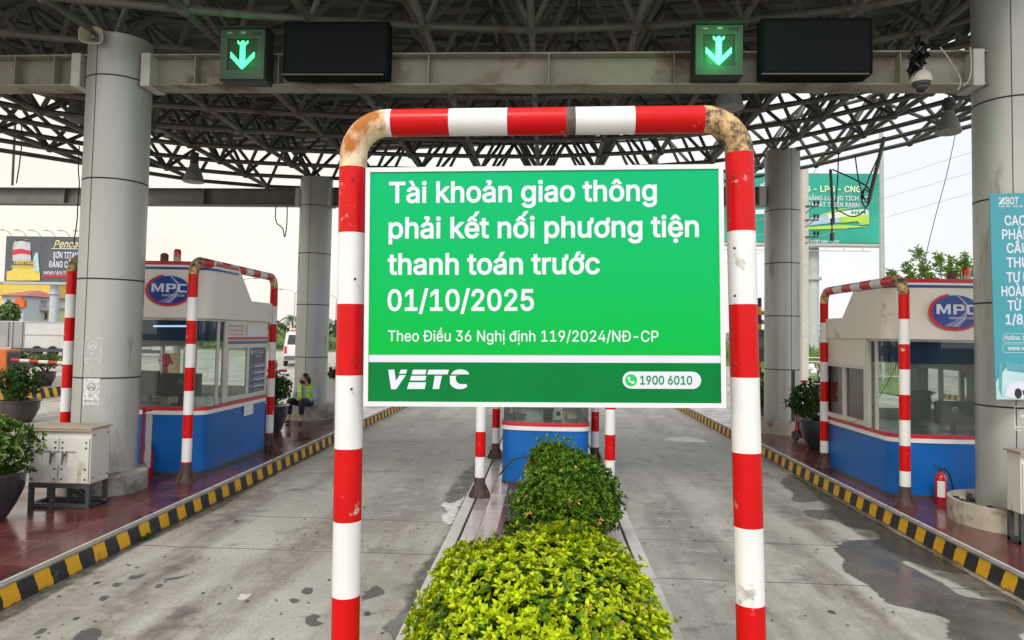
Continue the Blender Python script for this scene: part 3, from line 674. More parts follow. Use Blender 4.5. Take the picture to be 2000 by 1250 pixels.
# the large hoop that carries the sign, welded a little out of true
hoop = thing('sign_hoop', 'large red and white pipe hoop holding up the green notice', 'pipe frame', (0, 2.95, KZ))
def zpx(y, x): return Q(x, y, 2.95).z - .012
zl = [zpx(y, 685) for y in (1290, 1150, 1004, 863, 721, 583, 445, 318)]
pts, mi = hoop_path((-.80, 2.95, KZ), (.80, 2.95, KZ), 2.895, .145, .285, True, (2, 3), .057, zlist=zl, bar=[.015, .2, .385, .57, .6, .785, 1.0])
# the bar: red, white, red, scorched weld, white, red
nb = 8 + 8 + 1
mbp = MB(); mi2 = list(mi); b0 = len(zl) + 8
for k, v in enumerate((1, 0, 1, 0, 4, 1, 0)): mi2[b0 + k] = v
mbp.path(pts, .057, 28, mis=mi2)
hm = hoop_mats(True) + [mat('scorched_weld', (.10, .075, .06), .7, var=.5, scale=30, bump=.4)]
tilt = Matrix.Rotation(R(-.87), 3, 'Y'); piv = Vector((0.005, 2.95, 2.2))
mbp.v = [tuple(tilt @ (Vector(q) - piv) + piv + Vector((-.012 + (2.9 - q[2]) * .012 * (1 if q[0] > 0 else -.3), 0, 0))) for q in mbp.v]
pipe = mbp.build('pipe', hm, hoop)
for s in (-1, 1):
    fb = MB(); foot(fb, (s * .79 + .02, 2.95, KZ), .057); fb.build('foot', M_brown(), hoop)
sc_ = MB()
for (px, y) in ((690, 705), (687, 760), (694, 545), (690, 350), (1434, 485), (1436, 712), (1435, 578), (1433, 345)):
    c = Q(px, y, 2.888); sc_.lathe([(.005, 0), (.006, .004), (.003, .007)], c, 8, axis=(0, -1, 0))
sc_.build('screw', M_brown(), hoop)

# ------------------------------------------------------------------ the notice
SY = 2.868
O_ = Q(710, 793, SY); UX = (Q(1418, 797, SY) - O_); SW = UX.length; UX.normalize(); VX = Vector((0, -1, 0)).cross(UX) * -1
VX = UX.cross(Vector((0, -1, 0))) * -1; VX = Vector((-UX.z, 0, UX.x))
SH = (Q(716, 328, SY) - O_).dot(VX)
sf = plane_frame(O_, UX, VX)
def sp_(px, py):                                     # photo pixel on the sign -> sign u, v
    d = Q(px, py, SY) - O_; return d.dot(UX), d.dot(VX)
sign = thing('notice_sign', 'large green notice with white lettering in a white frame', 'sign', (0, SY, 2.2))
pb = MB(); d_ = .018
vs = [sf(0, 0, -d_), sf(SW, 0, -d_), sf(SW, SH, -d_), sf(0, SH, -d_), sf(0, 0, -.001), sf(SW, 0, -.001), sf(SW, SH, -.001), sf(0, SH, -.001)]
pb.add(vs, [(0, 3, 2, 1), (4, 5, 6, 7), (0, 1, 5, 4), (1, 2, 6, 5), (2, 3, 7, 6), (3, 0, 4, 7)])
m_white_sheet = mat('white_sign_sheet', (.62, .63, .72), .4, var=.01, spec=.2)
pb.build('backing', m_white_sheet, sign, smooth=False)
fw = .0185
fb = MB(); inn = [(fw, fw), (SW - fw, fw), (SW - fw, SH - fw), (fw, SH - fw)]; out_ = [(0, 0), (SW, 0), (SW, SH), (0, SH)]
vs = [sf(*p, .006) for p in out_] + [sf(*p, .006) for p in inn] + [sf(*p, -.0005) for p in out_] + [sf(*p, -.0005) for p in inn]
fb.add(vs, [(i, (i + 1) % 4, 4 + (i + 1) % 4, 4 + i) for i in range(4)] + [(8 + i, 8 + (i + 1) % 4, (i + 1) % 4, i) for i in range(4)] + [(4 + i, 4 + (i + 1) % 4, 12 + (i + 1) % 4, 12 + i) for i in range(4)])
fb.build('border_frame', mat('white_frame', (.66, .66, .68), .4, var=.03, spec=.25), sign, smooth=False)
def sign_green():
    m = mat('green_print', (.0, .5, .12), .24, var=.02, coat=.25)
    return m
_, vb1 = sp_(1000, 693); _, vb0 = sp_(1000, 708)
def grad_green():
    m = bpy.data.materials.new('green_print_fade'); m.use_nodes = True; n = m.node_tree.nodes; l = m.node_tree.links; p = n['Principled BSDF']
    tc = n.new('ShaderNodeTexCoord'); s = n.new('ShaderNodeSeparateXYZ'); l.new(tc.outputs['Object'], s.inputs[0])
    r = n.new('ShaderNodeMapRange'); r.inputs[1].default_value = -.3; r.inputs[2].default_value = .45; l.new(s.outputs[2], r.inputs[0])
    c = n.new('ShaderNodeMixRGB'); c.inputs[1].default_value = (.0005, .40, .042, 1); c.inputs[2].default_value = (.001, .40, .15, 1); l.new(r.outputs[0], c.inputs[0])
    l.new(c.outputs[0], p.inputs['Base Color']); p.inputs['Roughness'].default_value = .35; p.inputs['Specular IOR Level'].default_value = .12
    return m
g1 = MB(); g1.flat(sf, [[[(fw, vb1), (SW - fw, vb1), (SW - fw, SH - fw), (fw, SH - fw)]]], 0, .0008); g1.build('green_panel', grad_green(), sign, smooth=False)
g2 = MB(); g2.flat(sf, [[[(fw, fw), (SW - fw, fw), (SW - fw, vb0), (fw, vb0)]]], 0, .0008); g2.build('dark_green_panel', mat('dark_green_print', (.0005, .165, .034), .35, var=.06, scale=3, spec=.12), sign, smooth=False)
def line(s, px0, px1, base, cap_px, bold, name='lettering', m=None):
    u0, v0 = sp_(px0, base); u1, _ = sp_(px1, base); cap = cap_px / F * SY
    k = MB(); text(k, sf, s, u0, v0, w=u1 - u0, cap=cap, bold=bold, off=.0014, res=5); o = k.build(name, m or M_print(), sign, smooth=False); return o
line('Tài khoản giao thông', 760, 1283, 395.5, 40, .018)
line('phải kết nối phương tiện', 759, 1365, 465, 40, .018)
line('thanh toán trước', 757, 1172, 535.5, 40, .018)
line('01/10/2025', 757, 1043, 606, 40, .018)
line('Theo Điều 36 Nghị định 119/2024/NĐ-CP', 758, 1286, 666.5, 21, .006)
# the cut-letter logo
lg = MB()
L8 = lambda x, y: sp_(650 + x / 2.841, 420 + y / 2.841)
def lp(*pts): lg.flat(sf, [[[L8(*p) for p in pts]]], 0, .0014)
lp((308, 858), (342, 858), (350, 920), (372, 888), (406, 888), (352, 966), (324, 966)); lp((378, 858), (414, 858), (405, 880), (368, 880))
lp((446, 858), (520, 858), (514, 884), (438, 884)); lp((436, 892), (520, 892), (513, 918), (428, 918)); lp((424, 928), (518, 928), (510, 965), (412, 965))
lp((532, 858), (645, 858), (637, 884), (524, 884)); lp((566, 892), (606, 892), (590, 965), (554, 965))
def arc8(cx, cy, rx, ry, a0, a1, n=14): return [(cx + rx * math.cos(R(a0 + (a1 - a0) * i / n)), cy - ry * math.sin(R(a0 + (a1 - a0) * i / n))) for i in range(n + 1)]
lp(*([(658, 884)] + arc8(708, 888, 50, 32, 172, 20) + [(757, 884)]))
lp(*([(650, 892), (696, 892)] + arc8(712, 905, 30, 33, 160, 275)[::1] + [(742, 938)] + arc8(705, 918, 58, 48, 315, 200)[::1]))
lg.build('logo', M_print(), sign, smooth=False)
u0, v0 = sp_(1216, 759); u1, v1 = sp_(1369, 726)
pl_ = MB(); pl_.flat(sf, [[rrect(u0, v0, u1, v1, (v1 - v0) / 2 * .99, 8)]], 0, .0014); pill = pl_.build('phone_pill', M_print(), sign, smooth=False)
cx, cy = sp_(1232.5, 742.5); rr_ = 11.5 / F * SY
ic = MB(); ic.flat(sf, [[ellipse(cx, cy, rr_, rr_, 28)]], 0, .0022); ic.build('phone_icon', mat('icon_green', (.01, .45, .08), .3, var=.02), pill, smooth=False)
ih = MB(); hp = [(-.55, .5), (-.3, .62), (-.12, .3), (-.28, .12), (-.02, -.18), (.2, -.3), (.36, -.1), (.62, -.3), (.45, -.58), (.1, -.55), (-.3, -.25), (-.56, .15)]
ih.flat(sf, [[[(cx + a * rr_, cy + b * rr_) for a, b in hp]]], 0, .003); ih.build('handset', M_print(), pill, smooth=False)
ua, va = sp_(1250, 750.5); ub, _ = sp_(1352, 750.5)
pn = MB(); text(pn, sf, '1900 6010', ua, va, w=ub - ua, cap=16 / F * SY, bold=.02, off=.0022); pn.build('phone_number', mat('number_green', (.001, .2, .05), .3, var=.02), pill, smooth=False)

# ================================================================== BOOTHS
M_glass = glass('clear_booth_glass', (.84, .90, .87), .09, (.42, .48, .44)); M_tint = glass('dark_blue_film', (.25, .32, .42), .55, (.012, .035, .08))
M_greenglass = glass('greenish_glass', (.80, .90, .84), .06, (.35, .42, .37))
def outline(hw, D, r=.15, bulge=.055, grow=0.0, extra=()):
    """right half of the plan from the front middle to the rear corner, local x, y (front at y = 0)"""
    pts = []; wf = hw - r
    for i in range(7): x = wf * i / 6; pts.append((x, bulge * (x / hw) ** 2))
    y0 = bulge * (wf / hw) ** 2; sl = 2 * bulge * wf / hw ** 2; a0 = math.atan(sl)
    # rounded corner
    for i in range(1, 7):
        t = a0 + (math.pi / 2 - a0) * i / 6
        pts.append((wf + r * (math.sin(t) - math.sin(a0)) / (1 - math.sin(a0)), y0 + r * (math.cos(a0) - math.cos(t))))
    for y in extra: pts.append((hw, y))
    pts.append((hw, D))
    out = []
    for i, (x, y) in enumerate(pts):
        a = pts[max(i - 1, 0)]; b = pts[min(i + 1, len(pts) - 1)]
        if i == 0: n = (0, -1)
        elif i == len(pts) - 1: n = (1, 0)
        else:
            d = Vector((b[0] - a[0], b[1] - a[1])).normalized(); n = (d.y, -d.x)
        out.append((x + n[0] * grow, y + n[1] * grow))
    return out
def shell(mb, o, half, z0, z1, mi=0, sides=(1, -1), closed_back=False, cap=False, topf=None):
    for s in sides:
        vs = [];
        for x, y in half: vs += [(o[0] + s * x, o[1] + y, o[2] + z0), (o[0] + s * x, o[1] + y, o[2] + (topf(y) if topf else z1))]
        fs = [(2 * i, 2 * i + 2, 2 * i + 3, 2 * i + 1) for i in range(len(half) - 1)]
        mb.add(vs, fs if s > 0 else [f[::-1] for f in fs], mi)
    t = topf or (lambda y: z1)
    if closed_back:
        x, y = half[-1]; mb.add([(o[0] - x, o[1] + y, o[2] + z0), (o[0] + x, o[1] + y, o[2] + z0), (o[0] + x, o[1] + y, o[2] + t(y)), (o[0] - x, o[1] + y, o[2] + t(y))], [(3, 2, 1, 0)], mi)
    if cap:
        vs = []
        for x, y in half: vs += [(o[0] - x, o[1] + y, o[2] + t(y)), (o[0] + x, o[1] + y, o[2] + t(y))]
        mb.add(vs, [(2 * i, 2 * i + 1, 2 * i + 3, 2 * i + 2) for i in range(len(half) - 1)], mi)
def sub(half, y0, y1):
    """slice of an outline by depth"""
    out = []
    for i in range(len(half)):
        x, y = half[i]
        if y0 - 1e-6 <= y <= y1 + 1e-6: out.append((x, y))
        if i + 1 < len(half):
            x2, y2 = half[i + 1]
            for yc in (y0, y1):
                if (y - yc) * (y2 - yc) < 0: f = (yc - y) / (y2 - y); out.append((x + (x2 - x) * f, yc))
    return out
def logo_on(parent, fr, cx, cz, rx):
    """oval company mark: red swoosh ring, blue oval, pale road, lettering"""
    ry = rx * .68; lg = MB()
    ring = ellipse(cx - rx * .03, cz - ry * .02, rx * 1.13, ry * 1.14, 40, R(105), R(345)) + ellipse(cx, cz, rx * .97, ry * .97, 40, R(345), R(105))
    lg.flat(fr, [[ring]], 0, .002)
    lg.flat(fr, [[ellipse(cx, cz, rx, ry, 48)]], 1, .004)
    road = [(.0, .97), (.12, .96), (.42, .55), (.52, .1), (.38, -.45), (.12, -.93), (-.5, -.86), (.0, -.5), (.32, -.05), (.38, .3), (.25, .7)]
    lg.flat(fr, [[[(cx + a * rx, cz + b * ry) for a, b in road]]], 2, .006)
    line_ = [(.05, .96), (.09, .95), (.46, .45), (.48, .1), (.3, -.5), (-.05, -.9), (-.1, -.9), (.26, -.48), (.44, .1), (.42, .42)]
    lg.flat(fr, [[[(cx + a * rx, cz + b * ry) for a, b in line_]]], 3, .008)
    # MPC in square cut strokes
    S = lambda a, b: (cx + a * rx, cz + b * ry)
    for poly in ([(-.83, -.16), (-.83, .44), (-.66, .44), (-.53, .08), (-.40, .44), (-.24, .44), (-.24, -.16), (-.37, -.16), (-.37, .22), (-.49, -.12), (-.57, -.12), (-.70, .22), (-.70, -.16)],
                 [(-.14, -.16), (-.14, .44), (-.001, .44), (-.001, -.16)], [(0, .44), (.26, .44), (.33, .36), (.33, .14), (.26, .06), (0, .06), (0, .17), (.19, .17), (.19, .33), (0, .33)],
                 [(.86, .44), (.50, .44), (.40, .34), (.40, -.06), (.50, -.16), (.86, -.16), (.86, -.04), (.57, -.04), (.54, .0), (.54, .28), (.57, .32), (.86, .32)]):
        lg.flat(fr, [[[S(*q) for q in poly]]], 3, .010)
    text(lg, fr, 'CONSTRUCTION', cx - .32 * rx, cz - .45 * ry, w=1.07 * rx, cap=.13 * ry, bold=.02, mi=3, off=.010, res=2)
    lg.build('company_logo', [M_stripered(), mat('logo_blue', (.012, .05, .26), .35, var=.15, scale=5), mat('logo_lilac', (.22, .22, .42), .4, var=.1), M_print()], parent, smooth=False)
def booth(label, cx, yf, dz, hw, D, side_style, logo_dx=.2, name='toll_booth', vis=(1, -1)):
    o = (cx, yf, 0.0); b = thing(name, label, 'toll booth', (cx, yf, KZ), 'blue and cream toll booths')
    ex = [.42, .56, .62, .82, 1.27]
    h = outline(hw, D, extra=ex)
    zb, zs, zg, zt, zh, zf, zr = .94 + dz, 1.00 + dz, 1.03 + dz, 1.86 + dz, 2.12 + dz, 2.16 + dz, 2.86 + dz
    k = MB(); shell(k, o, h, KZ, zb, 0, closed_back=True); k.build('lower_wall', M_blue(), b)
    k = MB(); shell(k, o, outline(hw, D, grow=.004, extra=ex), KZ - .0, KZ + .035, 0); k.build('sealant_strip', M_dark(), b)
    g4 = outline(hw, D, grow=.010, extra=ex)
    k = MB(); shell(k, o, g4, zb - .01, zs - .015, 0, closed_back=True); shell(k, o, outline(hw, D, grow=.012, extra=ex), zs - .018, zg, 1, closed_back=True)
    for s in (1, -1): k.add([(o[0] + s * x, o[1] + y, zg) for x, y in g4] , [], 0)
    k.build('sill_band', [M_stripew(), M_stripered()], b)
    sb = MB(); vs = []
    for x, y in outline(hw, D, grow=.012, extra=ex): vs += [(cx - x, yf + y, zg), (cx + x, yf + y, zg)]
    n_ = len(vs) // 2; sb.add(vs, [(2 * i, 2 * i + 1, 2 * i + 3, 2 * i + 2) for i in range(n_ - 1)]); sb.build('counter', mat('grey_counter', (.12, .125, .12), .35, var=.2), b)
    # front and corner glazing
    gl = sub(outline(hw, D, grow=-.01, extra=ex), 0, .56)
    k = MB(); shell(k, o, gl, zg, zt, 0); k.build('front_glass', M_glass, b)
    k = MB(); shell(k, o, gl, zt, zh, 0); k.build('tinted_glass', M_tint, b)
    for s in vis:
        f = MB(); f.box((cx + s * hw - .018, yf + .36, zg), (cx + s * hw + .012, yf + .40, zh)); f.build('mullion', M_frame(), b, smooth=False)
        f = MB(); f.box((cx + s * hw - .03, yf + .56, zg), (cx + s * hw + .012, yf + .65, zh)); f.build('corner_post', M_frame(), b, smooth=False)
    k = MB(); shell(k, o, sub(outline(hw, D, grow=.0, extra=ex), 0, .65), zh, zf, 0); k.build('head_rail', M_frame(), b)
    # rear part of the sides
    wz0, wz1 = zg + .005, 1.80 + dz
    for s in (1, -1):
        X = cx + s * hw
        f = MB(); f.box((X - .02, yf + .65, wz1), (X + .002, yf + D, zf)); f.build('side_panel', M_creamw(), b, smooth=False)
        if s not in vis:
            f = MB(); f.box((X - .02, yf + .56, zg), (X + .002, yf + D, wz1)); f.build('side_panel', M_creamw(), b, smooth=False); continue
        for (za, zc, mi) in ((1.875 + dz, 1.915 + dz, M_stripered()), (1.916 + dz, 1.94 + dz, M_stripew()), (1.815 + dz, 1.86 + dz, M_navy())):
            st = MB(); st.box((X + (.0 if s > 0 else -.006), yf + .65, za), (X + (.006 if s > 0 else .0), yf + D, zc)); st.build('side_stripe', mi, b, smooth=False)
        fr = MB(); y0, y1 = yf + .65, yf + D; t = .045
        for (ya, yb, za, zc) in ((y0, y1, wz1 - t, wz1), (y0, y1, wz0, wz0 + t * 1.4), (y0, y0 + t, wz0 + t * 1.4, wz1 - t), (y1 - t * 1.3, y1, wz0 + t * 1.4, wz1 - t), ((y0 + y1) / 2 - .03, (y0 + y1) / 2 + .03, wz0 + t * 1.4, wz1 - t)):
            fr.box((X - .03, ya, za), (X + .012, yb, zc))
        win = fr.build('sliding_window', M_frame(), b, smooth=False, bevel=.004)
        ym = (y0 + y1) / 2
        for ya, yb, mi in ((y0 + t, ym - .03, 0), (ym + .03, y1 - t * 1.3, 1)):
            q = MB(); q.add([(X - .008 * s, ya, wz0 + t * 1.4), (X - .008 * s, yb, wz0 + t * 1.4), (X - .008 * s, yb, wz1 - t), (X - .008 * s, ya, wz1 - t)], [(0, 1, 2, 3)])
            q.build('pane', side_style['panes'][mi] if s == side_style.get('face', 1) else M_glass, win, smooth=False)
    # back wall with a window
    bw = MB(); Yb = yf + D - .01
    for (xa, xb, za, zc) in ((-hw + .03, hw - .03, zg, 1.16 + dz), (-hw + .03, hw - .03, 1.84 + dz, zf), (-hw + .03, -hw + .16, 1.16 + dz, 1.84 + dz), (hw - .16, hw - .03, 1.16 + dz, 1.84 + dz), (-.03, .03, 1.16 + dz, 1.84 + dz)):
        bw.box((cx + xa, Yb - .05, za), (cx + xb, Yb, zc))
    bw.build('back_wall', mat('pale_booth_lining', (.58, .60, .55), .6, var=.12, scale=3), b, smooth=False)
    q = MB(); q.add([(cx - hw + .16, Yb - .02, 1.16 + dz), (cx + hw - .16, Yb - .02, 1.16 + dz), (cx + hw - .16, Yb - .02, 1.84 + dz), (cx - hw + .16, Yb - .02, 1.84 + dz)], [(0, 1, 2, 3)])
    q.build('rear_pane', M_greenglass, b, smooth=False)
    # fascia with the sloping shoulder
    gh = outline(hw, D, grow=.06, extra=ex)
    tf = lambda y: zr if y < .82 else (zr - (zr - 2.43 - dz) * min(1, (y - .82) / .45))
    k = MB(); shell(k, o, gh, zf - .01, zr, 0, closed_back=True, cap=True, topf=tf)
    vs = []
    for x, y in gh: vs += [(cx - x, yf + y, zf - .01), (cx + x, yf + y, zf - .01)]
    k.add(vs, [(2 * i, 2 * i + 2, 2 * i + 3, 2 * i + 1) for i in range(len(gh) - 1)], 0)
    fas = k.build('fascia', M_creamw(), b)
    st = MB(); gs = sub(outline(hw, D, grow=.064, extra=ex), -1, .80)
    for za_, zb_, mm in ((zr - .042, zr + .006, M_stripered()), (zr - .068, zr - .042, M_stripew()), (zr - .10, zr - .068, M_navy())):
        st = MB(); shell(st, o, gs, za_, zb_, 0); st.build('fascia_stripe', mm, fas)
    def fr(x, z, off=0.0):
        return (cx + x, yf - .068 - off + .055 * (logo_dx / hw) ** 2 + (x - logo_dx) * .06 * (1 if logo_dx else 0), z)
    logo_on(fas, fr, logo_dx, (zf + zr) / 2 - .01 + side_style.get('logo_dz', 0), side_style.get('logo_r', .275))
    return b
blank = mat('white_paper', (.74, .74, .72), .6, var=.03)
lightpane = mat('light_blind', (.66, .61, .5), .5, var=.08, scale=2)
darkpane = mat('brown_film', (.05, .032, .022), .12, var=.5, scale=3, dirt=(.25, .2, .15), dirt_amt=-.05, dirt_scale=4)
board = mat('navy_board', (.02, .035, .11), .3, var=.05)
BL_ = booth('left toll booth with blue fare board in its side window', -4.93, 8.86, 0, .63, 2.05, {'panes': (M_glass, board), 'logo_r': .262}, .185)
BR_ = booth('right toll booth with two brown panes in its side window', 4.74, 8.72, -.105, .64, 2.0, {'panes': (darkpane, darkpane), 'face': -1, 'logo_r': .285, 'logo_dz': -.02}, .07)
BM_ = booth('middle toll booth standing behind the green notice', 0.015, 8.84, -.085, .535, 1.9, {'panes': (M_glass, M_glass)}, 0)
# fittings of the left booth
Xs = -4.93 + .63
side = plane_frame((Xs + .003, 0, 0), (0, 1, 0), (0, 0, 1))
def spx(px, py):
    d = ray(px, py); t = (Xs) / d.x; return d.y * t, 2 + d.z * t
n_ = MB(); (ya, za), (yb, zb_) = spx(442, 655), spx(476, 633)
n_.box((Xs + .001, ya, za), (Xs + .008, yb, zb_), 0)
for r_, (hh, mi) in enumerate(((.022, 1), (.03, 2), (.03, 2))):
    zz = zb_ - .03 - r_ * .058
    text(n_, plane_frame((Xs + .009, 0, 0), (0, 1, 0), (0, 0, 1)), ('TRẠM THU PHÍ', 'QUÝ KHÁCH VUI LÒNG', 'XIN CẢM ƠN')[r_], ya + .015, zz - hh * .5, w=(yb - ya) - .03, cap=hh * .8, bold=.01, mi=mi, off=.001, res=1)
no = n_.build('notice_sheet', [mat('pinkish_sheet', (.66, .58, .5), .5, var=.05), M_dark(), mat('faded_red_print', (.6, .2, .15), .5)], BL_, smooth=False)
for a in (((481, 656), (518, 637)), ((474, 813), (493, 783))):
    (ya, za), (yb, zb_) = spx(*a[0]), spx(*a[1]); q = MB(); q.box((Xs + .013, ya, za), (Xs + .016, yb, zb_)); q.build('blank_sheet', blank, BL_, smooth=False)
fb_ = MB(); bf = plane_frame((Xs + .002, 0, 0), (0, 1, 0), (0, 0, 1)); ym = 8.86 + .65 + (2.05 - .65) / 2
y0, y1 = ym + .05, 8.86 + 2.05 - .08; W_ = y1 - y0
fb_.flat(bf, [[ellipse(y0 + .07, 1.69, .035, .04, 16)]], 0, .002)
for i, (s_, zz) in enumerate((('BẢNG NIÊM YẾT GIÁ', 1.70), ('DỊCH VỤ ĐƯỜNG BỘ', 1.665), ('THÔNG BÁO', 1.62))): text(fb_, bf, s_, y0 + .13 + (.08 if i == 2 else 0), zz, w=W_ - .17 - (.16 if i == 2 else 0), cap=.02, bold=.015, off=.002, res=1)
for r_ in range(5):
    z0 = 1.47 - r_ * .098
    for c_ in range(6): fb_.flat(bf, [[[(y0 + .17 + c_ * .068, z0), (y0 + .225 + c_ * .068, z0), (y0 + .225 + c_ * .068, z0 + .028), (y0 + .17 + c_ * .068, z0 + .028)]]], 0, .002)
    for q in range(3): fb_.flat(bf, [[[(y0 + .02, z0 + .035 - q * .022), (y0 + .14, z0 + .035 - q * .022), (y0 + .14, z0 + .045 - q * .022), (y0 + .02, z0 + .045 - q * .022)]]], 1, .002)
    fb_.flat(bf, [[[(y0 + .17, z0 + .045), (y0 + W_ - .03, z0 + .045), (y0 + W_ - .03, z0 + .055), (y0 + .17, z0 + .055)]]], 1, .002)
fb_.build('fare_table', [M_print(), mat('pale_blue_print', (.3, .36, .5), .5)], BL_, smooth=False)
# things inside the booths
def monitor(label, c, wd, ht, yaw, logo=None):
    t = thing('monitor', label, 'monitor', c, 'computer monitors in the booths')
    rot = Matrix.Rotation(yaw, 3, 'Z'); c = Vector(c)
    k = MB(); k.box(c + Vector((-wd / 2, -.02, .10)), c + Vector((wd / 2, .02, .10 + ht)), 0, rot, c); k.build('screen_housing', mat('black_monitor_shell', (.02, .022, .024), .35, var=.1), t, smooth=False, bevel=.008)
    k = MB(); k.box(c + Vector((-.03, .0, .005)), c + Vector((.03, .03, .2)), 0, rot, c); k.box(c + Vector((-.11, -.07, 0)), c + Vector((.11, .09, .012)), 0, rot, c); k.build('stand', M_black(), t, smooth=False)
    if logo:
        u = rot @ Vector((1, 0, 0)); f = plane_frame(c + Vector((0, 0, .10 + ht * .62)) + rot @ Vector((0, -.0215, 0)), u, (0, 0, 1)); k = MB(); k.flat(f, [[ellipse(0, 0, .034, .034, 24), ellipse(0, 0, .028, .028, 24)[::-1]]], 0, .001)
        text(k, f, logo, -.019, -.007, w=.038, cap=.014, bold=.02, off=.001, res=2); k.build('badge', mat('silver_badge', (.5, .5, .5), .3, metal=.6), t, smooth=False)
def on_counter(px, py, Y, z): p = Q(px, py, Y); return (p.x, Y, z)
monitor('black monitor with round badge behind the left booth glass', on_counter(352, 790, 9.18, 1.035), .52, .30, R(8), 'DELL')
monitor('black monitor against the column edge in the left booth', on_counter(290, 790, 9.25, 1.035), .34, .32, R(-20))
monitor('black monitor with round badge behind the right booth glass', on_counter(1864, 830, 9.05, .93), .45, .27, R(-3), 'DELL')
monitor('black monitor further back beside the striped hoop in the right booth', on_counter(1790, 820, 9.5, .93), .40, .36, R(12))
sp = MB(); c = Vector(on_counter(1090, 825, 9.15, .95)); sp.box(c + Vector((-.05, -.04, 0)), c + Vector((.05, .04, .15)), 0); sp.lathe([(.028, 0), (.03, .004), (.015, .006)], c + Vector((0, -.041, .08)), 20, 1, axis=(0, -1, 0)); tag(sp.build('speaker_box', [mat('white_plastic', (.6, .6, .58), .4), M_black()], loc=c, smooth=False), 'small white speaker box behind the middle booth window', 'speaker')
for i, (px, wd, hh, cc) in enumerate(((1070, .12, .1, (.02, .02, .02)), (1115, .14, .06, (.5, .42, .3)), (1010, .2, .05, (.05, .12, .05)))):
    c = Vector(on_counter(px, 825, 9.3, .95)); k = MB(); k.box(c + Vector((-wd / 2, -.06, 0)), c + Vector((wd / 2, .06, hh)), 0, Matrix.Rotation(.3 * i, 3, 'Z'), c); k.box(c + Vector((-wd / 3, -.05, hh + .002)), c + Vector((wd / 3, .05, hh + .02)), 0, Matrix.Rotation(.5 - i, 3, 'Z'), c)
    tag(k.build('desk_clutter', mat('clutter_%d' % i, cc, .5), loc=c, smooth=False, bevel=.004), ['black receipt printer on the middle booth counter', 'tan folder pile on the middle booth counter', 'dark green box on the left of the middle booth counter'][i], 'desk clutter')
lt = MB(); p0, p1 = Q(300, 637, 9.5), Q(368, 637, 9.5); lt.tube(p0, p1, .013, 10); lt = lt.build('tube_lamp', mat('lit_tube', (.8, .85, .9), .4, emit=(.75, .88, 1), emit_s=4), loc=(p0 + p1) / 2); tag(lt, 'lit fluorescent tube high inside the left booth', 'lamp')
fl = MB()
for k in range(40):
    c = Q(323 + random.gauss(0, 6), 704 + random.gauss(0, 7), 10.2); r_ = random.uniform(.015, .03); fl.ell(c, (r_, r_, r_), 6, 4)
for k in range(8): fl.tube(Q(320 + k, 720, 10.2), Q(324 + k * .5, 775, 10.2), .004, 5)
fl.lathe([(.05, 0), (.06, .1), (.045, .2)], Vector((Q(324, 0, 10.2).x, 10.2, 1.03)), 12); tag(fl.build('flower_bunch', mat('pink_red_petals', (.6, .03, .06), .5, island=.3), loc=(Q(324, 0, 10.2).x, 10.2, 1.03)), 'bunch of red flowers seen through the left booth glass', 'flowers')
k = MB(); c = Vector(on_counter(292, 760, 10.0, 1.035)); k.box(c + Vector((-.14, -.1, 0)), c + Vector((.14, .1, .34)), 0); k.box(c + Vector((-.11, -.104, .20)), c + Vector((.11, -.101, .32)), 1); tag(k.build('office_machine', [mat('white_plastic', (.6, .6, .58), .4), M_dark()], loc=c, smooth=False, bevel=.006), 'white office machine at the back of the left booth', 'machine')
k = MB(); a_, b_ = Q(320, 735, 10.8), Q(352, 690, 10.8); k.box((a_.x, 10.78, a_.z), (b_.x, 10.80, b_.z)); tag(k.build('tan_poster', mat('tan_print', (.5, .33, .2), .6, var=.25, scale=6), loc=a_, smooth=False), 'tan poster on the back window of the left booth', 'poster')
def beacon(px, py_base, Y, lit, label):
    c = Vector(Q(px, py_base, Y)); t = thing('roof_beacon', label, 'beacon', c, 'beacons on the booth roofs')
    if lit:
        MB().lathe([(.045, -.02), (.047, .05), (.042, .055)], c, 18).build('housing', mat('cream_beacon_base', (.5, .4, .22), .5), t)
        MB().lathe([(.046, .055), (.046, .13), (.03, .155), (0, .157)], c, 18).build('lens', mat('red_lens', (.6, .01, .015), .15, var=.1, coat=.5), t)
    else:
        MB().lathe([(.05, -.02), (.05, .06), (.052, .065), (.045, .09), (.02, .105), (0, .107)], c, 18).build('housing', mat('rusty_beacon', (.12, .05, .035), .7, var=.3), t)
beacon(346, 510, 9.05, True, 'red beacon with clear red lens on the left booth roof'); beacon(321, 510, 9.05, False, 'rusty dead beacon on the left booth roof')
beacon(1887, 547, 8.95, True, 'red beacon with cream base on the right booth roof'); beacon(1859, 547, 8.95, False, 'brown dead beacon on the right booth roof')

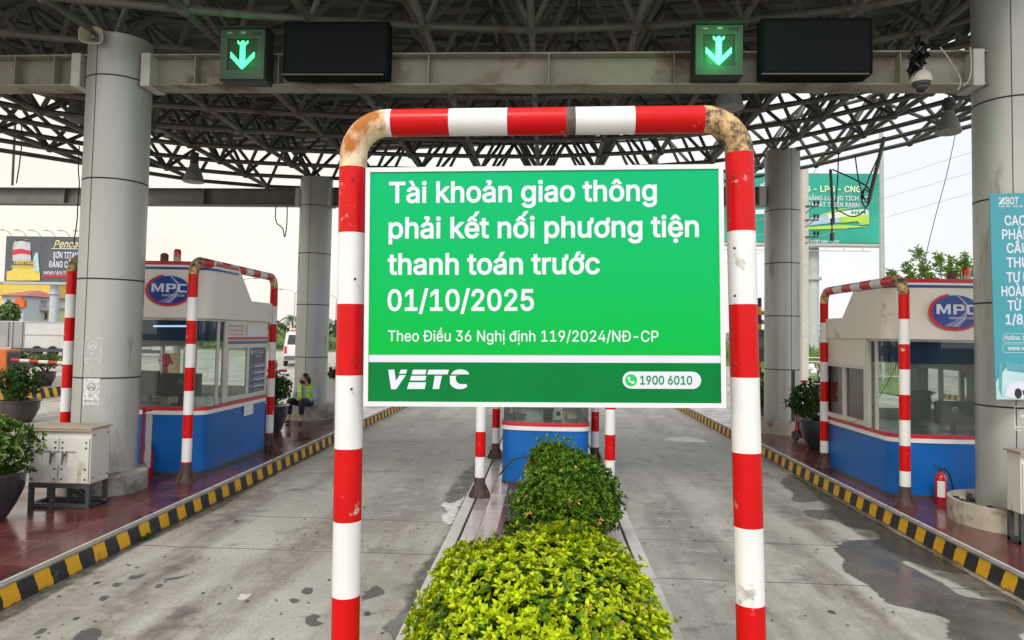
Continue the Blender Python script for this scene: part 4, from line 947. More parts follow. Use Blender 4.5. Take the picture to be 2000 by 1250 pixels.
# ================================================================== OVERHEAD SIGNALS
M_sig = mat('grey_green_signal_case', (.03, .04, .033), .5, var=.12, scale=5, spec=.2)
def led(name, s): return mat(name, (.1, .8, .4), .4, var=.01, emit=(.045, 1.0, .20), emit_s=s * .45)
def signal(pxa, pya, pxb, pyb, Y, label, power):
    a = Q(pxa, pya, Y); b = Q(pxb, pyb, Y); x0, z0, x1, z1 = a.x, a.z, b.x, b.z; W_, H_ = x1 - x0, z1 - z0
    t = thing('lane_signal', label, 'lane signal', ((x0 + x1) / 2, Y, z0), 'green arrow lane signals')
    m = .17
    k = MB(); k.box((x0, Y, z0), (x1, Y + .22, z1)); k.build('case', M_sig, t, smooth=False, bevel=.008)
    f = plane_frame((x0, Y, z0), (1, 0, 0), (0, 0, 1)); wx0, wx1, wz0, wz1 = W_ * .17, W_ * .82, H_ * .19, H_ * .80
    k = MB(); 
    fo = [(.01, .01), (W_ - .01, .01), (W_ - .01, H_ - .01), (.01, H_ - .01)]; fi = [(wx0, wz0), (wx1, wz0), (wx1, wz1), (wx0, wz1)]
    vs = [f(*p, .018) for p in fo + fi] + [f(*p, .001) for p in fo + fi]
    k.add(vs, [(i, (i + 1) % 4, 4 + (i + 1) % 4, 4 + i) for i in range(4)] + [(4 + i, 4 + (i + 1) % 4, 12 + (i + 1) % 4, 12 + i) for i in range(4)] + [(8 + i, 8 + (i + 1) % 4, (i + 1) % 4, i) for i in range(4)])
    fr = k.build('front_frame', mat('signal_front', (.04, .06, .045), .5, var=.15, scale=8), t, smooth=False)
    k = MB(); k.box((x0 - .03, Y - .05, z1 + .002), (x1 + .03, Y + .22, z1 + .014)); k.build('hood', M_sig, t, smooth=False)
    k = MB(); k.flat(f, [[[(W_ * .16, H_ * .90), (W_ * .27, H_ * .90), (W_ * .27, H_ * .925), (W_ * .16, H_ * .925)]], [[(W_ * .46, H_ * .895), (W_ * .56, H_ * .895), (W_ * .56, H_ * .94), (W_ * .46, H_ * .94)]]], 0, .02); k.flat(f, [[[(W_ * .7, H_ * .87), (W_ * .9, H_ * .87), (W_ * .9, H_ * .93), (W_ * .7, H_ * .93)]]], 1, .02)
    k.build('name_tag', [mat('dull_tag', (.28, .3, .28), .5), M_black()], fr, smooth=False)['kind'] = 'stuff'
    k = MB(); k.add([f(*p, .002) for p in fi], [(0, 1, 2, 3)]); k.build('dot_board', M_black(), t, smooth=False)
    n = 22; sx, sz = (wx1 - wx0) / n, (wz1 - wz0) / n; on = MB(); offd = MB()
    art = set()
    for j in range(2, 21):
        for i in (10, 11): art.add((i, j))
        if j < 20: art.add((9, j)); art.add((12, j))
    for q in range(0, 9):
        for e in (0, 1, 2, 3):
            art.add((10 - q, 1 + q + e)); art.add((11 + q, 1 + q + e))
    for q in range(2, 5):
        for e in (0, 1): art.add((11 - q, 17 + q - 1 - e)); art.add((10 + q, 17 + q - 1 - e))
    for (i, j) in ((i, j) for i in range(n) for j in range(n)):
        if i in (0, n - 1) or j in (0, n - 1): continue
        u, v = wx0 + (i + .5) * sx, wz0 + (j + .5) * sz; r_ = sx * (.40 if (i, j) in art else .26)
        (on if (i, j) in art else offd).flat(f, [[[(u - r_, v - r_), (u + r_, v - r_), (u + r_, v + r_), (u - r_, v + r_)]]], 0, .006)
    on.build('arrow', led('green_led_%d' % power, power), t, smooth=False)
    o = offd.build('unlit_dots', mat('unlit_led', (.015, .09, .025), .3, var=.1), t, smooth=False); o['kind'] = 'stuff'
    k = MB(); 
    for xx in (x0 + .08, x1 - .08): k.bar((xx, Y + .2, z1 - .05), (xx, Y + .45, z1 - .05), .03, .03)
    k.build('bracket', M_dark(), t, smooth=False)
    ld = bpy.data.lights.new('arrow_glow', 'POINT'); ld.energy = (power - 6.5) * .6; ld.color = (.03, 1, .22); ld.shadow_soft_size = .08
    lo = bpy.data.objects.new('arrow_glow', ld); COL.objects.link(lo); lo.parent = t; lo.location = (0, -.22, H_ / 2)
    return t
signal(428, 157, 521, 57, 7.55, 'dimmer green arrow signal near the left column', 9)
signal(1356, 149, 1452, 48, 7.4, 'brighter green arrow signal above the right end of the notice', 16)
def vms(pxa, pya, pxb, pyb, Y, label, cut=False):
    a = Q(pxa, pya, Y); b = Q(pxb, pyb, Y); t = thing('message_panel', label, 'message panel', ((a.x + b.x) / 2, Y, a.z), 'unlit message panels')
    k = MB(); c = .035
    poly = [(a.x, a.z), (b.x - c, a.z), (b.x, a.z + c), (b.x, b.z), (a.x, b.z)] if cut else [(a.x, a.z), (b.x, a.z), (b.x, b.z), (a.x, b.z)]
    n = len(poly); vs = [(x, Y, z) for x, z in poly] + [(x, Y + .16, z) for x, z in poly]
    k.add(vs, [list(range(n)), list(range(n, 2 * n))[::-1]] + [[i, n + i, n + (i + 1) % n, (i + 1) % n] for i in range(n)])
    k.build('case', mat('panel_case', (.007, .009, .009), .8, var=.1, spec=.06), t, smooth=False)
    k = MB(); k.add([(a.x + .03, Y - .004, a.z + .05), (b.x - .03, Y - .004, a.z + .05), (b.x - .03, Y - .004, b.z - .03), (a.x + .03, Y - .004, b.z - .03)], [(0, 1, 2, 3)]); k.build('display', M_vms(), t, smooth=False)
    k = MB(); k.box((a.x, Y - .03, a.z + .012), (b.x - .05, Y - .002, a.z + .024)); k.build('lower_lip', mat('lip_metal', (.12, .12, .115), .5), t, smooth=False)
    return t
vms(552, 150, 761, 42, 7.55, 'unlit black message panel beside the dimmer arrow'); vms(1487, 149, 1704, 35, 7.38, 'unlit black message panel with clipped corner on the right', True)

def lamp(px, py, wpx, Y, label, tilt=(0, 0), up=.5):
    c = Vector(Q(px, py, Y)); r = wpx / F * Y / 2; t = thing('high_bay_lamp', label, 'lamp', c, 'bell shaped lamps under the canopy')
    ax = Vector((tilt[0], tilt[1], 1)).normalized()
    MB().lathe([(r, 0), (r * 1.03, .01), (r * .98, .03), (r * .88, r * .6), (r * .66, r * 1.2), (r * .46, r * 1.6), (r * .40, r * 1.9), (r * .36, r * 1.9), (r * .6, r * 1.15), (r * .8, r * .55), (r * .95, .02)], c, 28, axis=ax).build('shade', mat('grey_lamp_shade', (.24, .25, .235), .45, var=.15, scale=6), t)
    MB().lathe([(0, .025), (r * .94, .02)], c, 28, axis=ax).build('diffuser', mat('lamp_glass', (.62, .62, .56), .2, var=.05), t)
    k = MB(); k.lathe([(r * .41, r * 1.85), (r * .41, r * 2.3), (r * .55, r * 2.35), (r * .55, r * 2.6), (r * .42, r * 2.65), (r * .42, r * 3.0)], c, 20, axis=ax); k.build('gear_housing', M_dark(), t)
    k = MB(); e = c + ax * (r * 3.0); k.tube(e, e + Vector((0, 0, up)), .012, 8); k.build('hanger', M_dark(), t)
lamp(148, 238, 45, 11.0, 'dark bell lamp partly behind the near left column'); lamp(378, 356, 40, 12.6, 'small bell lamp above the left guard hoop')
lamp(1424, 212, 56, 9.6, 'pale bell lamp just above the rusty right elbow of the sign hoop', up=.3); lamp(1852, 259, 45, 10.2, 'tilted bell lamp between the right columns', (.06, .05), .15)
lamp(740, 246, 40, 9.8, 'dark bell lamp peeping over the top bar left of the weld'); lamp(1277, 322, 20, 17.0, 'tiny dark bell lamp over the notice')

# horn loudspeaker
c = Vector(Q(177, 68, 7.55)); ho = thing('horn_loudspeaker', 'cream horn loudspeaker on top of the near left column', 'loudspeaker', c)
ax = Vector((.28, -1, -.12)).normalized()
def squircle(rx, ry, n=28): return [(rx * abs(math.cos(t)) ** .6 * (1 if math.cos(t) > 0 else -1), ry * abs(math.sin(t)) ** .6 * (1 if math.sin(t) > 0 else -1)) for t in [2 * math.pi * i / n for i in range(n)]]
M3 = ax.to_track_quat('Z', 'Y').to_matrix(); k = MB(); ri = []
for (sx_, sy_, z) in ((.125, .095, .0), (.118, .088, .0), (.09, .066, -.05), (.05, .036, -.13), (.03, .024, -.19), (.032, .026, -.2), (.056, .042, -.13), (.098, .073, -.05), (.125, .095, -.012), (.125, .095, .0)):
    ri.append([c + M3 @ Vector((x, y, z)) for x, y in squircle(sx_, sy_)])
vs = [q for r_ in ri for q in r_]; n = 28; fs = []
for i in range(len(ri) - 1): fs += [(i * n + j, i * n + (j + 1) % n, (i + 1) * n + (j + 1) % n, (i + 1) * n + j) for j in range(n)]
k.add(vs, fs); hb = k.build('horn', mat('cream_horn', (.55, .50, .40), .45, var=.08), ho)
k = MB(); k.lathe([(.012, -.19), (.02, -.1), (.016, -.07), (0, -.06)], c, 14, axis=ax); k.build('phase_plug', mat('grey_plug', (.3, .29, .27), .4), ho)
k = MB(); k.lathe([(.05, -.34), (.05, -.22), (.03, -.19)], c, 18, axis=ax); k.build('driver', M_dark(), ho)
k = MB(); k.bar(c + Vector((-.02, .28, -.05)), c + Vector((.02, .3, -.28)), .03, .01); k.build('bracket', M_dark(), ho, smooth=False)

# dome camera wrapped in black plastic
c = Vector(Q(1799, 158, 7.3)); pt = thing('dome_camera', 'white dome camera wrapped in torn black plastic under the near crossbeam', 'camera', c)
k = MB(); k.lathe([(.10, -.02), (.102, .0), (.098, .035), (.08, .075), (.05, .105), (.035, .115), (.035, .13), (0, .131)], c, 28); k.build('shroud', mat('off_white_plastic', (.62, .57, .5), .35, var=.05), pt)
k = MB(); k.lathe([(.088, -.02), (.085, -.045), (.066, -.06)], c, 28); k.build('ring', M_dark(), pt)
k = MB(); k.ell(c + Vector((0, 0, -.055)), (.066, .066, .075), 20, 12); k.build('dome', mat('smoked_dome', (.012, .014, .016), .08, var=.05, coat=.6), pt)
k = MB(); rng_ = random.Random(3)
for i in range(46):
    q = c + Vector((-.05 + .05 * (i / 46) + rng_.uniform(-.045, .045), rng_.uniform(-.05, .03), .06 + i * .0075)); rot = Matrix.Rotation(rng_.uniform(-1.2, 1.2), 3, 'X') @ Matrix.Rotation(rng_.uniform(-1, 1), 3, 'Y') @ Matrix.Rotation(rng_.uniform(0, 6), 3, 'Z')
    w_, h_ = rng_.uniform(.02, .05), rng_.uniform(.03, .075)
    k.add([q + rot @ Vector(p) for p in ((-w_, 0, -h_), (w_ * .7, .012, -h_ * 1.2), (w_, .02, h_ * .6), (0, -.015, h_), (-w_ * .8, .01, h_ * .4))], [(0, 1, 2), (0, 2, 3), (0, 3, 4)])
k.path([c + Vector((0, 0, .12)), c + Vector((-.01, .02, .3)), c + Vector((.03, .05, .48))], [.03, .03, .035], 10); k.build('plastic_wrap', mat('black_film', (.012, .012, .013), .3, var=.3), pt, smooth=False)

# cables and dangling poles
def sag(p, q, s, n=14): 
    p, q = Vector(p), Vector(q); return [p.lerp(q, i / n) - Vector((0, 0, s * 4 * (i / n) * (1 - i / n))) for i in range(n + 1)]
M_cable = mat('black_cable', (.02, .02, .022), .6, var=.1)
def cable(name, pts, r, label, m=None, cat='cable', group=None):
    # smooth the polyline
    pts = [Vector(p) for p in pts]; out = []
    for i in range(len(pts) - 1):
        p0, p1, p2, p3 = pts[max(i - 1, 0)], pts[i], pts[i + 1], pts[min(i + 2, len(pts) - 1)]
        for k in range(5):
            t = k / 5; out.append(.5 * ((2 * p1) + (p2 - p0) * t + (2 * p0 - 5 * p1 + 4 * p2 - p3) * t * t + (3 * p1 - p0 - 3 * p2 + p3) * t ** 3))
    out.append(pts[-1]); o = MB().path(out, r, 6).build(name, m or M_cable, loc=tuple(pts[0])); return tag(o, label, cat, group)
cq = lambda Y, *pp: [Q(x, y, Y) for x, y in pp]
cable('hanging_wire', cq(7.3, (1836, 92), (1850, 110), (1872, 145), (1876, 165), (1870, 176)), .007, 'pale wire looping down the near crossbeam beside the dome camera', mat('pale_wire', (.4, .4, .36), .5))
cable('hanging_wire', cq(7.2, (1895, 92), (1897, 130), (1893, 155), (1882, 168)), .007, 'pale wire curling over the crossbeam end plate', mat('pale_wire', (.4, .4, .36), .5))
cable('drop_cable', [Q(1866, 262, 9.2), Q(1848, 345, 9.2), Q(1815, 470, 9.1), Q(1778, 645, 9.0), Q(1745, 725, 9.1), Q(1700, 800, 9.35), Q(1660, 828, 9.7)], .0045, 'thin cable slanting down from the tilted lamp past the right booth', mat('grey_wire', (.12, .11, .10), .6))
pole = MB(); pole.tube(Q(1727, 268, 13.5), Q(1697, 392, 13.5), .035, 10); tag(pole.build('hanging_conduit', M_steel(), loc=Q(1727, 268, 13.5)), 'slanting conduit hanging from the canopy edge with a tangle of wires', 'conduit')
pole = MB(); pole.tube(Q(1622, 331, 14), Q(1628, 436, 14), .028, 10); pole.lathe([(.04, 0), (.04, .14), (.015, .16), (.012, .3), (.03, .31), (.03, .42), (.008, .44)], Q(1625, 470, 14), 10); tag(pole.build('hanging_conduit', M_steel(), loc=Q(1622, 331, 14)), 'upright conduit dangling in front of the green billboard', 'conduit')
cable('hanging_wire', cq(13.8, (1638, 298), (1636, 350), (1633, 403), (1645, 415), (1665, 423), (1685, 415), (1697, 395)), .012, 'black loop of cable hanging below the canopy in front of the billboard')
cable('hanging_wire', cq(13.7, (1626, 331), (1660, 346), (1690, 362), (1700, 374)), .014, 'black cable strung between the two hanging conduits')
cable('hanging_wire', cq(13.9, (1670, 303), (1675, 340), (1682, 375), (1686, 390)), .012, 'straight black cable dropping into the wire tangle')
cable('hanging_wire', cq(13.6, (1716, 305), (1700, 340), (1692, 362), (1686, 380), (1694, 396), (1700, 380), (1688, 370), (1682, 385), (1690, 405), (1700, 390), (1702, 372)), .012, 'tangled knot of cable at the foot of the slanting conduit')
pole = MB(); pole.tube(Q(30, 232, 13), Q(24, 362, 13), .022, 8); tag(pole.build('hanging_conduit', M_steel(), loc=Q(30, 232, 13)), 'thin upright conduit dangling at the far left under the canopy', 'conduit')
cable('hanging_wire', cq(13, (41, 238), (43, 270), (38, 320), (32, 358)), .011, 'wire beside the far left dangling conduit')
cable('hanging_wire', cq(12.5, (155, 285), (153, 330), (155, 360), (152, 400), (151, 425), (148, 450), (145, 468), (146, 480)), .011, 'kinked wire hanging just left of the near left column')
cable('hanging_wire', cq(14.8, (539, 403), (538, 422), (541, 436), (552, 446), (556, 463), (560, 440), (561, 404)), .012, 'short loop of wire under the far crossbeam')

# ================================================================== PLANTS
def leaves(mb, P, N, ln, wd, spread, rng, per=5, droop=.0, mi=None, tilt=.7):
    """rosettes of folded leaves at points P facing along N"""
    for p, nrm in zip(P, N):
        p = Vector(p); nrm = Vector(nrm).normalized()
        t1 = nrm.orthogonal().normalized(); t2 = nrm.cross(t1); a0 = rng.uniform(0, 6.28); m_ = mi(rng) if mi else 0
        for k in range(per):
            a = a0 + k * 6.283 / per + rng.uniform(-.4, .4); out = t1 * math.cos(a) + t2 * math.sin(a)
            d = (nrm * rng.uniform(.25, 1.0) * tilt + out * spread * rng.uniform(.6, 1.1)).normalized()
            sd = d.cross(nrm); sd = sd.normalized() if sd.length > .05 else t1
            up = sd.cross(d); L_ = ln * rng.uniform(.7, 1.25); w_ = wd * rng.uniform(.8, 1.2)
            b = p + Vector((rng.uniform(-1, 1), rng.uniform(-1, 1), rng.uniform(-1, 1))) * ln * .25
            e = b + d * L_ - Vector((0, 0, droop * L_)); f = up * w_ * .35
            mb.add([b, b + d * L_ * .3 + sd * w_ + f, b + d * L_ * .68 + sd * w_ * .8 + f, e, b + d * L_ * .68 - sd * w_ * .8 + f, b + d * L_ * .3 - sd * w_ + f], [(0, 1, 2, 3), (0, 3, 4, 5)], m_)
def dome_pts(c, r, n, rng, shell_=(.82, 1.03), zmin=-1.0, bump=.12, seed=0):
    P, N = [], []; c = Vector(c); ph = [rng.uniform(0, 6.28) for _ in range(6)]
    while len(P) < n:
        v = Vector((rng.gauss(0, 1), rng.gauss(0, 1), rng.gauss(0, 1))).normalized()
        if v.z < zmin: continue
        q = 1 + bump * (math.sin(v.x * 5 + ph[0]) * math.sin(v.y * 5 + ph[1]) + .6 * math.sin(v.z * 7 + ph[2] + v.x * 4) + .5 * math.sin(v.y * 11 + ph[3]) * math.sin(v.x * 10 + ph[4]))
        s = rng.uniform(*shell_) * q
        P.append(c + Vector((v.x * r[0], v.y * r[1], v.z * r[2])) * s); N.append(Vector((v.x / r[0], v.y / r[1], v.z / r[2])).normalized() + Vector((0, 0, .35)))
    return P, N
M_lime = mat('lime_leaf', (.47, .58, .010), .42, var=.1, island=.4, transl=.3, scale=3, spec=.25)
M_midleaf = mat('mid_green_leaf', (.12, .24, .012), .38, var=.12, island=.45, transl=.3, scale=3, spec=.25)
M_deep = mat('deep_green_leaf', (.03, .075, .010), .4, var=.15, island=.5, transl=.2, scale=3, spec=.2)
M_twig = M_bark()
def crown_core(c, r, m=None):
    k = MB(); k.ell(c, r, 18, 12); return k
rg = random.Random(11)
# front rounded bush
fbush = thing('round_bush', 'bright lime green clipped bush in front below the notice', 'bush', (-.02, 3.45, KZ), 'bushes on the middle island')
bc = (.0, 3.5, .56); br_ = (.58, .54, .47)
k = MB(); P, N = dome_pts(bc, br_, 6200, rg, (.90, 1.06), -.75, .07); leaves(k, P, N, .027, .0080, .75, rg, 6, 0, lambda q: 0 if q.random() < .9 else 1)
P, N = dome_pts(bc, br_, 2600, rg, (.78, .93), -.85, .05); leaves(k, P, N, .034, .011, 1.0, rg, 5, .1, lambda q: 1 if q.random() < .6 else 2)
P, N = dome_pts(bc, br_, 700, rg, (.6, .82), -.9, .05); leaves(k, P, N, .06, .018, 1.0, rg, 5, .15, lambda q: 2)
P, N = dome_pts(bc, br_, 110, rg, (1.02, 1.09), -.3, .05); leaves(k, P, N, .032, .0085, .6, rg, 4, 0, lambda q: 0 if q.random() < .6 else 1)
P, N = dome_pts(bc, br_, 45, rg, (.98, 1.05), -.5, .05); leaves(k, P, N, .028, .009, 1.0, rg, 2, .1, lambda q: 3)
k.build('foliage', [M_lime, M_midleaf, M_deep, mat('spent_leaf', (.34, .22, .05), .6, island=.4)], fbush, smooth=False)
k = MB()
for i in range(46):
    a = rg.uniform(0, 6.28); e = Vector(bc) + Vector((math.cos(a) * .42, math.sin(a) * .4, rg.uniform(-.25, .35))); s = Vector((-.02 + math.cos(a) * .08, 3.5 + math.sin(a) * .08, KZ)); k.path([s, s.lerp(e, .5) + Vector((0, 0, .08)), e], [.012, .009, .004], 6)
k.build('stem', M_twig, fbush)
# darker bush behind it
db = thing('round_bush', 'dark green ragged bush in front of the middle booth', 'bush', (.2, 6.45, KZ), 'bushes on the middle island')
k = MB()
for cc, rr, n_ in (((.20, 6.45, .53), (.42, .42, .34), 3400), ((.16, 6.55, .80), (.28, .27, .16), 1000), ((.08, 6.6, .90), (.17, .16, .11), 420), ((.46, 6.4, .56), (.17, .2, .30), 620)):
    P, N = dome_pts(cc, rr, n_, rg, (.86, 1.08), -.9, .13); leaves(k, P, N, .036, .0075, .55, rg, 6, 0, lambda q: 0 if q.random() < .62 else 1)
    P, N = dome_pts(cc, rr, n_ // 3, rg, (.6, .85), -.9, .1); leaves(k, P, N, .05, .015, 1.0, rg, 5, .1)
P, N = dome_pts((.2, 6.45, .56), (.44, .44, .36), 70, rg, (1.02, 1.12), -.3, .1); leaves(k, P, N, .040, .0085, .6, rg, 5, 0, lambda q: 1)
P, N = dome_pts((.2, 6.4, .53), (.43, .43, .35), 34, rg, (1.0, 1.08), -.6, .1); leaves(k, P, N, .036, .010, 1, rg, 3, .1, lambda q: 2)
P, N = dome_pts((.08, 6.6, .93), (.17, .16, .12), 40, rg, (1.0, 1.3), -.1, .1); leaves(k, P, N, .042, .0085, .5, rg, 5, 0, lambda q: 1)
P, N = dome_pts((-.28, 6.6, .24), (.06, .05, .07), 26, rg); leaves(k, P, N, .045, .012, .7, rg, 5)
k.build('foliage', [mat('glossy_dark_leaf', (.062, .135, .010), .36, var=.12, island=.55, transl=.2, scale=3, spec=.22), mat('fresh_leaf', (.15, .28, .016), .36, spec=.22, var=.1, island=.35, transl=.3, scale=3), mat('spent_leaf', (.34, .22, .05), .6)], db, smooth=False)
k = MB()
for i in range(30):
    a = rg.uniform(0, 6.28); e = Vector((.2, 6.45, .6)) + Vector((math.cos(a) * .33, math.sin(a) * .3, rg.uniform(-.25, .25))); s = Vector((.2 + math.cos(a) * .07, 6.45 + math.sin(a) * .07, KZ)); k.path([s, s.lerp(e, .5), e], [.012, .008, .004], 6)
k.build('stem', M_twig, db)

def potted(label, c, pr, ph, crown, pm, leafm, ln=.05, n=420, name='potted_shrub', style='round', square=False, stem_h=None):
    c = Vector(c); t = thing(name, label, 'potted plant', c, 'potted shrubs around the booths')
    k = MB()
    if square: k.box(c + Vector((-pr, -pr, 0)), c + Vector((pr, pr, ph)))
    else: k.lathe([(pr * .55, 0), (pr * .62, .01), (pr * .80, ph * .3), (pr * .95, ph * .62), (pr * .97, ph * .86), (pr * .98, ph * .93), (pr * 1.06, ph * .95), (pr * 1.06, ph), (pr * .93, ph), (pr * .90, ph * .9), (0, ph * .88)], c, 36)
    k.build('pot', pm, t, bevel=.01 if square else 0)
    k = MB(); k.lathe([(0, ph * .9), (pr * .88, ph * .895)], c, 24) if not square else k.box(c + Vector((-pr * .9, -pr * .9, ph)), c + Vector((pr * .9, pr * .9, ph + .005))); k.build('soil', M_soil(), t)
    cc, rr = Vector(crown[0]), crown[1]; k = MB(); base = c + Vector((0, 0, ph * .88))
    nb = 10
    for i in range(nb):
        a = i * 6.283 / nb + rg.uniform(-.2, .2); e = cc + Vector((math.cos(a) * rr[0] * .6, math.sin(a) * rr[1] * .6, rg.uniform(-.3, .3) * rr[2])); m_ = base.lerp(e, .5) + Vector((rg.uniform(-.03, .03), rg.uniform(-.03, .03), .02)); k.path([base + Vector((math.cos(a) * .02, math.sin(a) * .02, 0)), m_, e], [.02, .012, .005], 7)
    k.build('trunk', M_twig, t)
    k = MB(); P, N = dome_pts(cc, rr, n, rg, (.72, 1.08), -1, .2); leaves(k, P, N, ln, ln * .27, .9, rg, 6, 0, lambda q: 0 if q.random() < .7 else 1)
    P, N = dome_pts(cc, rr, n // 3, rg, (.3, .75), -1, .2); leaves(k, P, N, ln, ln * .28, 1, rg, 5)
    k.build('foliage', leafm, t, smooth=False); return t
DK = [mat('pot_dark_leaf', (.03, .07, .014), .4, spec=.2, var=.15, island=.5, transl=.2, scale=3), mat('pot_mid_leaf', (.065, .14, .02), .4, spec=.2, var=.12, island=.4, transl=.25, scale=3)]
MD = [mat('pot_mid_leaf', (.07, .15, .025), .4), mat('pot_light_leaf', (.16, .28, .04), .4, var=.1, island=.35, transl=.3)]
q = G(35, 824); potted('round shrub in a brown glazed pot on the pavement at the left edge', q, .40, .46, ((q.x - .02, q.y, .85), (.40, .38, .34)), M_potbrown(), DK, .06, 420)
q = G(87, 752, .30); potted('flat topped bonsai in a black pot beyond the left barrier arm', q, .29, .40, ((q.x + .03, q.y, .30 + .72), (.50, .45, .17)), M_pot(), MD, .07, 260)
q = Q(40, 700, 27.5); q = Vector((q.x, 27.5, .30)); potted('dark bowl planter under the far box truck', q, .52, .45, ((q.x, q.y, .86), (.42, .4, .18)), M_pot(), DK, .08, 110)
q = Vector((-5.31, 6.55, KZ)); potted('leafy shrub in a slate blue pot at the near left edge', q, .40, .46, ((-5.36, 6.5, .86), (.46, .45, .30)), M_pot(), MD + DK[:0], .055, 700)
q = G(517, 846, KZ); q.y += .25; potted('dark shrub in a black pot behind the left toll booth', (q.x, q.y, KZ), .31, .48, ((q.x + .03, q.y, .96), (.31, .30, .26)), M_pot(), DK, .05, 420)
q = G(1612, 879, KZ); q.y += .25; potted('dark shrub in a black pot behind the right toll booth', (q.x, q.y, KZ), .33, .48, ((q.x - .12, q.y, .98), (.38, .36, .30)), M_pot(), DK, .055, 520)
q = G(1490, 826, KZ); potted('bushy shrub in a dark square planter left of the far right column', (q.x, q.y + .2, KZ), .27, .34, ((q.x, q.y + .2, .90), (.28, .27, .36)), M_pot(), MD, .055, 420, square=True)
q = G(652, 800, KZ); potted('clipped shrub in a tall white planter behind the resting worker', (q.x, q.y + .1, KZ), .19, .74, ((q.x, q.y + .1, 1.02), (.2, .2, .15)), mat('white_planter', (.62, .62, .60), .5, var=.05), DK, .05, 160, square=True)
# sapling tree showing over the right booth
tr = thing('young_tree', 'light green leafy tree showing above the right booth roof', 'tree', (8.6, 15.6, 0))
k = MB(); k2 = MB(); k2.path([(8.6, 15.6, 0), (8.55, 15.6, 1.2), (8.6, 15.65, 2.2)], [.08, .06, .045], 10)
for (px, py, ln_) in ((1740, 533, 24), (1768, 512, 45), (1790, 487, 70), (1805, 517, 40), (1833, 499, 62), (1857, 508, 48), (1882, 495, 62), (1893, 515, 40), (1752, 545, 30), (1778, 540, 30), (1820, 540, 30), (1868, 538, 30)):
    top = Q(px, py, 15.2 + rg.uniform(-.5, .5)); bot = top + Vector(((8.6 - top.x) * .25, 0, -.95)); k2.path([(8.6, 15.65, 2.0), bot, top], [.03, .014, .004], 6)
    for i in range(70):
        f = rg.random() ** .8; p = bot.lerp(top, f); s = .035 + .10 * (1 - f); P = [p + Vector((rg.gauss(0, s), rg.gauss(0, s), rg.gauss(0, .06)))]
        leaves(k, P, [Vector((rg.gauss(0, .5), rg.gauss(0, .5), 1))], .11, .018, 1, rg, 4, .15)
k.build('crown', mat('bright_willow_leaf', (.24, .40, .06), .45, var=.1, island=.4, transl=.4, scale=3), tr, smooth=False); k2.build('trunk', M_bark(), tr)
# weed at the kerb
k = MB(); q = G(280, 1052); P = [q + Vector((rg.gauss(0, .03), rg.gauss(0, .05), .015)) for _ in range(22)]; leaves(k, P, [Vector((rg.gauss(0, .4), rg.gauss(0, .4), 1)) for _ in P], .05, .010, .9, rg, 4); tag(k.build('weed', MD, loc=q, smooth=False), 'small green weed growing out of the left kerb', 'weed')
q = G(1010, 992, KZ)
